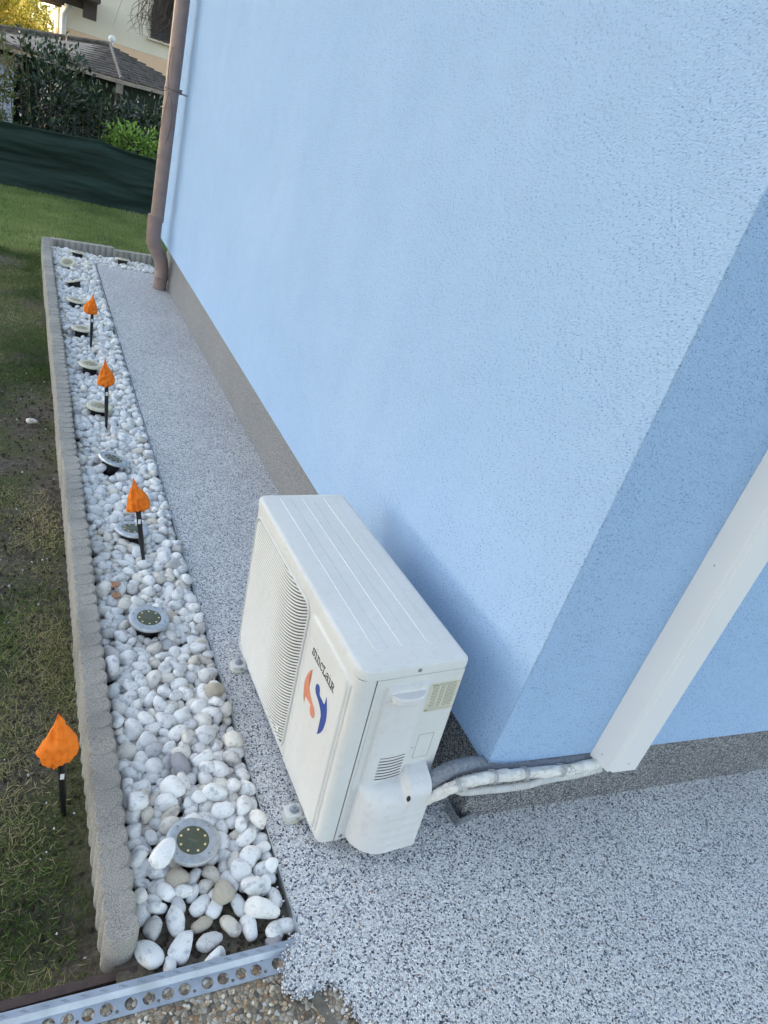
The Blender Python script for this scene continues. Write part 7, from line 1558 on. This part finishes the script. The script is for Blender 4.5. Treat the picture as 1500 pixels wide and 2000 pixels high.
shrub('laurel_shrub', 'dark laurel shrub in the shade below the roof corner', 'shrub', (-.15, 9.85, .76), (.40, .3, .44), 1200, .085, 'laurel', 2, 10, group=G)
shrub('laurel_shrub', 'dark laurel shrub beside the downpipe, right of the pale bush', 'shrub', (.50, 9.95, .80), (.38, .3, .42), 1200, .085, 'laurel', 3, 10, group=G)
shrub('laurel_shrub', 'dark laurel shrub farther right, hidden by the house', 'shrub', (1.35, 10.0, .85), (.4, .3, .5), 600, .085, 'laurel', 4, 8, group=G)
shrub('leafy_bush', 'fresh light green bush just above the netting by the downpipe', 'bush', (.17, 9.42, .68), (.31, .16, .17), 700, .075, 'lightleaf', 5, 9, group=None)
shrub('leafy_bush', 'mixed green and reddish bush at the left picture edge', 'bush', (-1.40, 9.5, .95), (.24, .25, .62), 1200, .06, 'olive', 6, 8, group=None)

# ------------------------------------------------------------------ gazebo
gz = thing('gazebo', 'garden gazebo with a grey shingle hipped roof behind the shrubs', 'gazebo', (.15, 13, -.9))
gl = Vector(gz.location)
def q_(p): return np.array(p, float) - np.array(gl)
Ce, Ap, Re, Le, Rl = (q_(a) for a in ((.194, 11.5, 1.275), (.150, 13.0, 1.667), (2.0, 13.6, 1.28), (-1.80, 12.6, 1.235), (-1.95, 14.0, 1.36)))
def shingles(A, B, Cc, D, rows, cols, seed):     # A-B eave, D-C ridge side
    r = np.random.RandomState(seed); mb = MB()
    nrm = np.cross(B - A, D - A); nrm = nrm / np.linalg.norm(nrm)
    if nrm[2] < 0: nrm = -nrm
    for j in range(rows):
        t0, t1 = j / rows, min(1.0, (j + 1.35) / rows)
        a0 = A + (D - A) * t0; b0 = B + (Cc - B) * t0; a1 = A + (D - A) * t1; b1 = B + (Cc - B) * t1
        nc = max(2, int(cols * np.linalg.norm(b0 - a0) / np.linalg.norm(B - A)))
        for i in range(nc):
            s0 = (i + .02 + r.uniform(0, .03)) / nc; s1 = (i + .97 + r.uniform(-.03, .03)) / nc
            dz = r.uniform(-.004, .006); jj = r.uniform(-.12, .12) / rows
            p = [a0 + (b0 - a0) * s0 - (D - A) * jj, a0 + (b0 - a0) * s1 - (D - A) * jj, a1 + (b1 - a1) * min(1, s1), a1 + (b1 - a1) * max(0, s0)]
            up = nrm * (.030 + dz); lo = nrm * (.004)
            mb.add([p[0] + up, p[1] + up, p[2] + lo, p[3] + lo, p[0] + up - nrm * .022, p[1] + up - nrm * .022], [[0, 1, 2, 3], [0, 4, 5, 1], [1, 5, 2], [0, 3, 4]])
    return mb
rf = shingles(Le, Ce, Ap, Rl, 13, 30, 1); 
o = rf.build('roof', M['shingle'], gz)
Bk = q_((.3, 14.6, 1.25))
o2 = shingles(Ce, Re, Ap + np.array([.01, 0, 0]), Ap, 13, 24, 2).build('roof', M['shingle'], gz)
MB().add([Le, Ce, Ap, Rl, Re, Bk + np.array([0, .6, 0])], [[0, 1, 2, 3], [1, 4, 2], [4, 5, 2], [5, 3, 2], [3, 5, 0]]).build('roof_deck', M['timber'], gz)
MB().tube([Ce + np.array([0, 0, .02]), Ap + np.array([0, 0, .03])], .024, 6).build('hip_cap', M['ridge'], gz)
MB().tube([Ap + np.array([0, 0, .03]), Rl + np.array([0, 0, .03])], .028, 6).build('ridge_cap', M['shingle'], gz)
MB().tube([Le + np.array([0, -.02, -.025]), Ce + np.array([0, -.02, -.025]), Re + np.array([0, -.02, -.025])], .028, 4).build('eave_board', M['timber'], gz)
s_ = MB().lathe([(.001, .0), (.03, .005), (.022, .02), (.03, .035), (.048, .06), (.052, .085), (.044, .115), (.022, .132), (.001, .137)], 20, tuple(Ap + np.array([.02, 0, .02]))).build('ball_finial', M['white'], gz, 60)
MB().obox(q_((.19, 11.56, 1.17)), (.045, 0, 0), (0, .05, 0), (0, 0, .07)).build('rafter_end', M['timber'], gz)
def wallseg(a, b, z0, z1, name, mat, par, off, th=.04):
    a = np.array(a); b = np.array(b); d = (b - a) / np.linalg.norm(b - a); n = np.array([-d[1], d[0]])
    P = [tuple(a - n * th / 2), tuple(b - n * th / 2), tuple(b + n * th / 2), tuple(a + n * th / 2)]
    P = [(x - off[0], y - off[1]) for x, y in P]
    return MB().prism(P, z0 - off[2], z1 - off[2]).build(name, mat, par)
wallseg((-1.35, 12.75), (.18, 11.85), -.9, 1.22, 'shade_wall', M['gazebo_shade'], gz, gl)  # dark walls stand in for the shade under the roof
wallseg((.18, 11.85), (1.9, 13.6), -.9, 1.22, 'shade_wall', M['gazebo_shade'], gz, gl)
for a in ((.19, 11.62), (1.85, 13.45), (-1.4, 12.7), (-1.7, 14.0)): MB().tube([(a[0] - gl.x, a[1] - gl.y, 0), (a[0] - gl.x, a[1] - gl.y, 2.14)], .05, 10).build('post', M['darkwood'], gz, 40)

sh = thing('pale_shed', 'pale blue-grey shed wall glimpsed through the left shrub', 'shed', (-1.9, 12.2, -.9))
MB().box(-.9, .72, .0, .8, 0, 1.95).build('wall', M['greywall'], sh)
MB().add([(-1.0, -.1, 1.95), (.80, -.1, 1.95), (.80, .9, 2.05), (-1.0, .9, 2.05), (-1.0, -.1, 2.0), (.80, -.1, 2.0), (.80, .9, 2.1), (-1.0, .9, 2.1)], [[0, 3, 2, 1], [4, 5, 6, 7], [0, 1, 5, 4], [1, 2, 6, 5], [2, 3, 7, 6], [3, 0, 4, 7]]).build('roof', M['shingle'], sh)

# ------------------------------------------------------------------ far house
fh = thing('cream_house', 'cream house with a peach band and dark wooden eaves in the background', 'house', (-.27, 19, -.9))
fl = Vector(fh.location)
bz = 1.81 - fl.z
MB().box(0, 11, 0, 7, bz, 5.4).build('wall', M['cream'], fh)
MB().box(-.003, 11.003, -.003, 6.99, 0, bz - .003).build('wall', M['peach'], fh)['label'] = 'peach lower band'
rf = MB().add([(-1.1, -1.0, 3.32), (-.2, -1.0, 3.40), (-.2, 8, 3.40), (-1.1, 8, 3.32)], [[0, 1, 2, 3]])
rf = MB(); rf.obox((.1, 3.0, 3.33), (.50, 0, .02), (0, 4.3, 0), (0, 0, .05)); rf.build('eave', M['darkwood'], fh)
for y in (-.9, .6, 2.1): MB().box(-.38, .55, y, y + .12, 3.12, 3.27).build('beam', M['darkwood'], fh)
MB().box(.30, .56, -.98, -.70, 2.98, 3.27).build('beam', M['darkwood'], fh)
MB().box(-1.6, 12, -.9, 8, 5.4, 5.55).build('roof', M['tile'], fh)
MB().add([(-1.6, -.9, 5.55), (12, -.9, 5.55), (12, 8, 5.55), (-1.6, 8, 5.55), (2, 3.5, 7.3), (9, 3.5, 7.3)], [[0, 1, 5, 4], [1, 2, 5], [2, 3, 4, 5], [3, 0, 4], [0, 3, 2, 1]]).build('roof', M['tile'], fh)
wd = MB().box(1.78, 2.75, -.03, .05, 3.04, 3.90).build('window', M['darkwood'], fh)
MB().box(1.83, 2.70, -.04, -.031, 3.09, 3.85).build('pane', M['glass'], wd)
MB().box(1.72, 2.81, -.10, .0, 3.00, 3.037).build('sill', M['cream'], wd)
MB().box(2.25, 2.29, -.05, -.041, 3.09, 3.85).build('frame', M['darkwood'], wd)
MB().tube([(-.02, -.06, 0), (-.02, -.06, 2.95), (.08, -.2, 3.12)], .055, 12).build('drainpipe', M['white'], fh, 40)

# ------------------------------------------------------------------ trees beyond
def tree(name, label, base, h, crown_c, rad, n, ls, mat, seed, limbs=9):
    r = np.random.RandomState(seed); t = thing(name, label, 'tree', base)
    b = np.array(base); cc = np.array(crown_c) - b; rad = np.array(rad)
    mb = MB(); tr = spl([np.zeros(3), cc * [.3, .3, .35] + r.normal(0, .1, 3), cc * [1, 1, .8]], 8)
    mb.tube(tr, list(np.linspace(.16, .07, len(tr))), 10); tips = []
    for k in range(limbs):
        s = tr[r.randint(len(tr) // 2, len(tr))]; e = cc + unit(r.normal(size=3)) * rad * r.uniform(.6, .95)
        m_ = (s + e) / 2 + r.normal(0, .15, 3); P = spl([s, m_, e], 7); mb.tube(P, list(np.linspace(.05, .01, len(P))), 6); tips += P[4:]
    mb.build('trunk', M['bark'], t, 50)
    cl = np.concatenate([np.array(tips), cc + unit(r.normal(size=(70, 3))) * rad * (r.uniform(.4, 1, 70) ** .5)[:, None]])
    P = cl[r.randint(len(cl), size=n)] + r.normal(0, .16, (n, 3))
    Dd = unit(r.normal(size=(n, 3)) + [0, 0, -.4]); U = unit(np.cross(Dd, r.normal(size=(n, 3))))
    L = r.uniform(.7, 1.3, n) * ls
    leafmesh('crown', M[mat], t, P, Dd, U, L, L * .45, np.clip(r.normal(.55, .25, n), 0, 1), .3)
    return t
tree('broadleaf_tree', 'sunlit yellow-green tree in the top left corner', (-2.2, 25, -.9), 3, (-1.9, 24, 2.0), (1.25, 1.2, 1.1), 5200, .13, 'yellowleaf', 1)
tree('broadleaf_tree', 'yellow-green tree partly behind the roof, left of the cream house', (-.4, 27, -.9), 3, (-1.0, 27, 1.6), (.9, .9, .8), 2600, .13, 'yellowleaf', 2)
bt = thing('dry_climber', 'dry brown tangle of bare twigs hanging by the far window', 'climber', (1.25, 14.3, -.9))
r = np.random.RandomState(11); mb = MB()
mb.tube([(.2, 0, 0), (.22, .05, 2.0), (.1, 0, 4.3)], [.05, .045, .03], 8); mb.build('trunk', M['bark'], bt, 50)
mb = MB()
for k in range(420):
    s = np.array([r.normal(-.12, .17), r.uniform(-.25, .25), r.uniform(3.15, 4.3)])
    e = s + np.array([r.normal(-.02, .16), r.normal(0, .1), -r.uniform(.35, .85)])
    if e[2] < 2.85 + abs(e[0] + .1) * .6: e[2] = 2.85 + r.uniform(0, .3)
    m_ = (s + e) / 2 + r.normal(0, .09, 3)
    mb.tube(spl([s, m_, e], 6), list(np.linspace(.006, .002, 13)), 4)
mb.build('twigs', M['twig'], bt)

nh = thing('sun_blocker', 'added pale building block, unseen far left, shading the garden from low sun', 'light blocker', (-60, 40, -1.0), (0, 0, R_(-32)))  # added unseen block that keeps low sun and sky glow off the garden
nb = MB().box(-5, 5, -21, 14, 0, 23.6)
nb.build('wall', M['cream'], nh)
MB().box(-5.5, 5.5, -21.5, 14.5, 23.6, 23.95).build('roof', M['tile'], nh)
for k in range(6):
    for y in (-9, -5, -1, 3, 7):
        w_ = MB().box(4.98, 5.06, y - .7, y + .7, 1.6 + k * 3.3, 3.1 + k * 3.3).build('window', M['darkwood'], nh)
        MB().box(5.061, 5.08, y - .6, y + .6, 1.7 + k * 3.3, 3.0 + k * 3.3).build('pane', M['glass'], w_)
tree('broadleaf_tree', 'large dark green tree closing the view left behind the shingle roof', (-3.6, 33, -.9), 3, (-3.4, 33, 2.6), (2.2, 1.6, 2.3), 5200, .2, 'olive', 5)
tree('broadleaf_tree', 'pale green tree filling the gap beside the cream house eave', (-1.9, 30, -.9), 3, (-1.4, 30, 2.4), (1.1, 1.2, 1.4), 3600, .16, 'yellowleaf', 6)
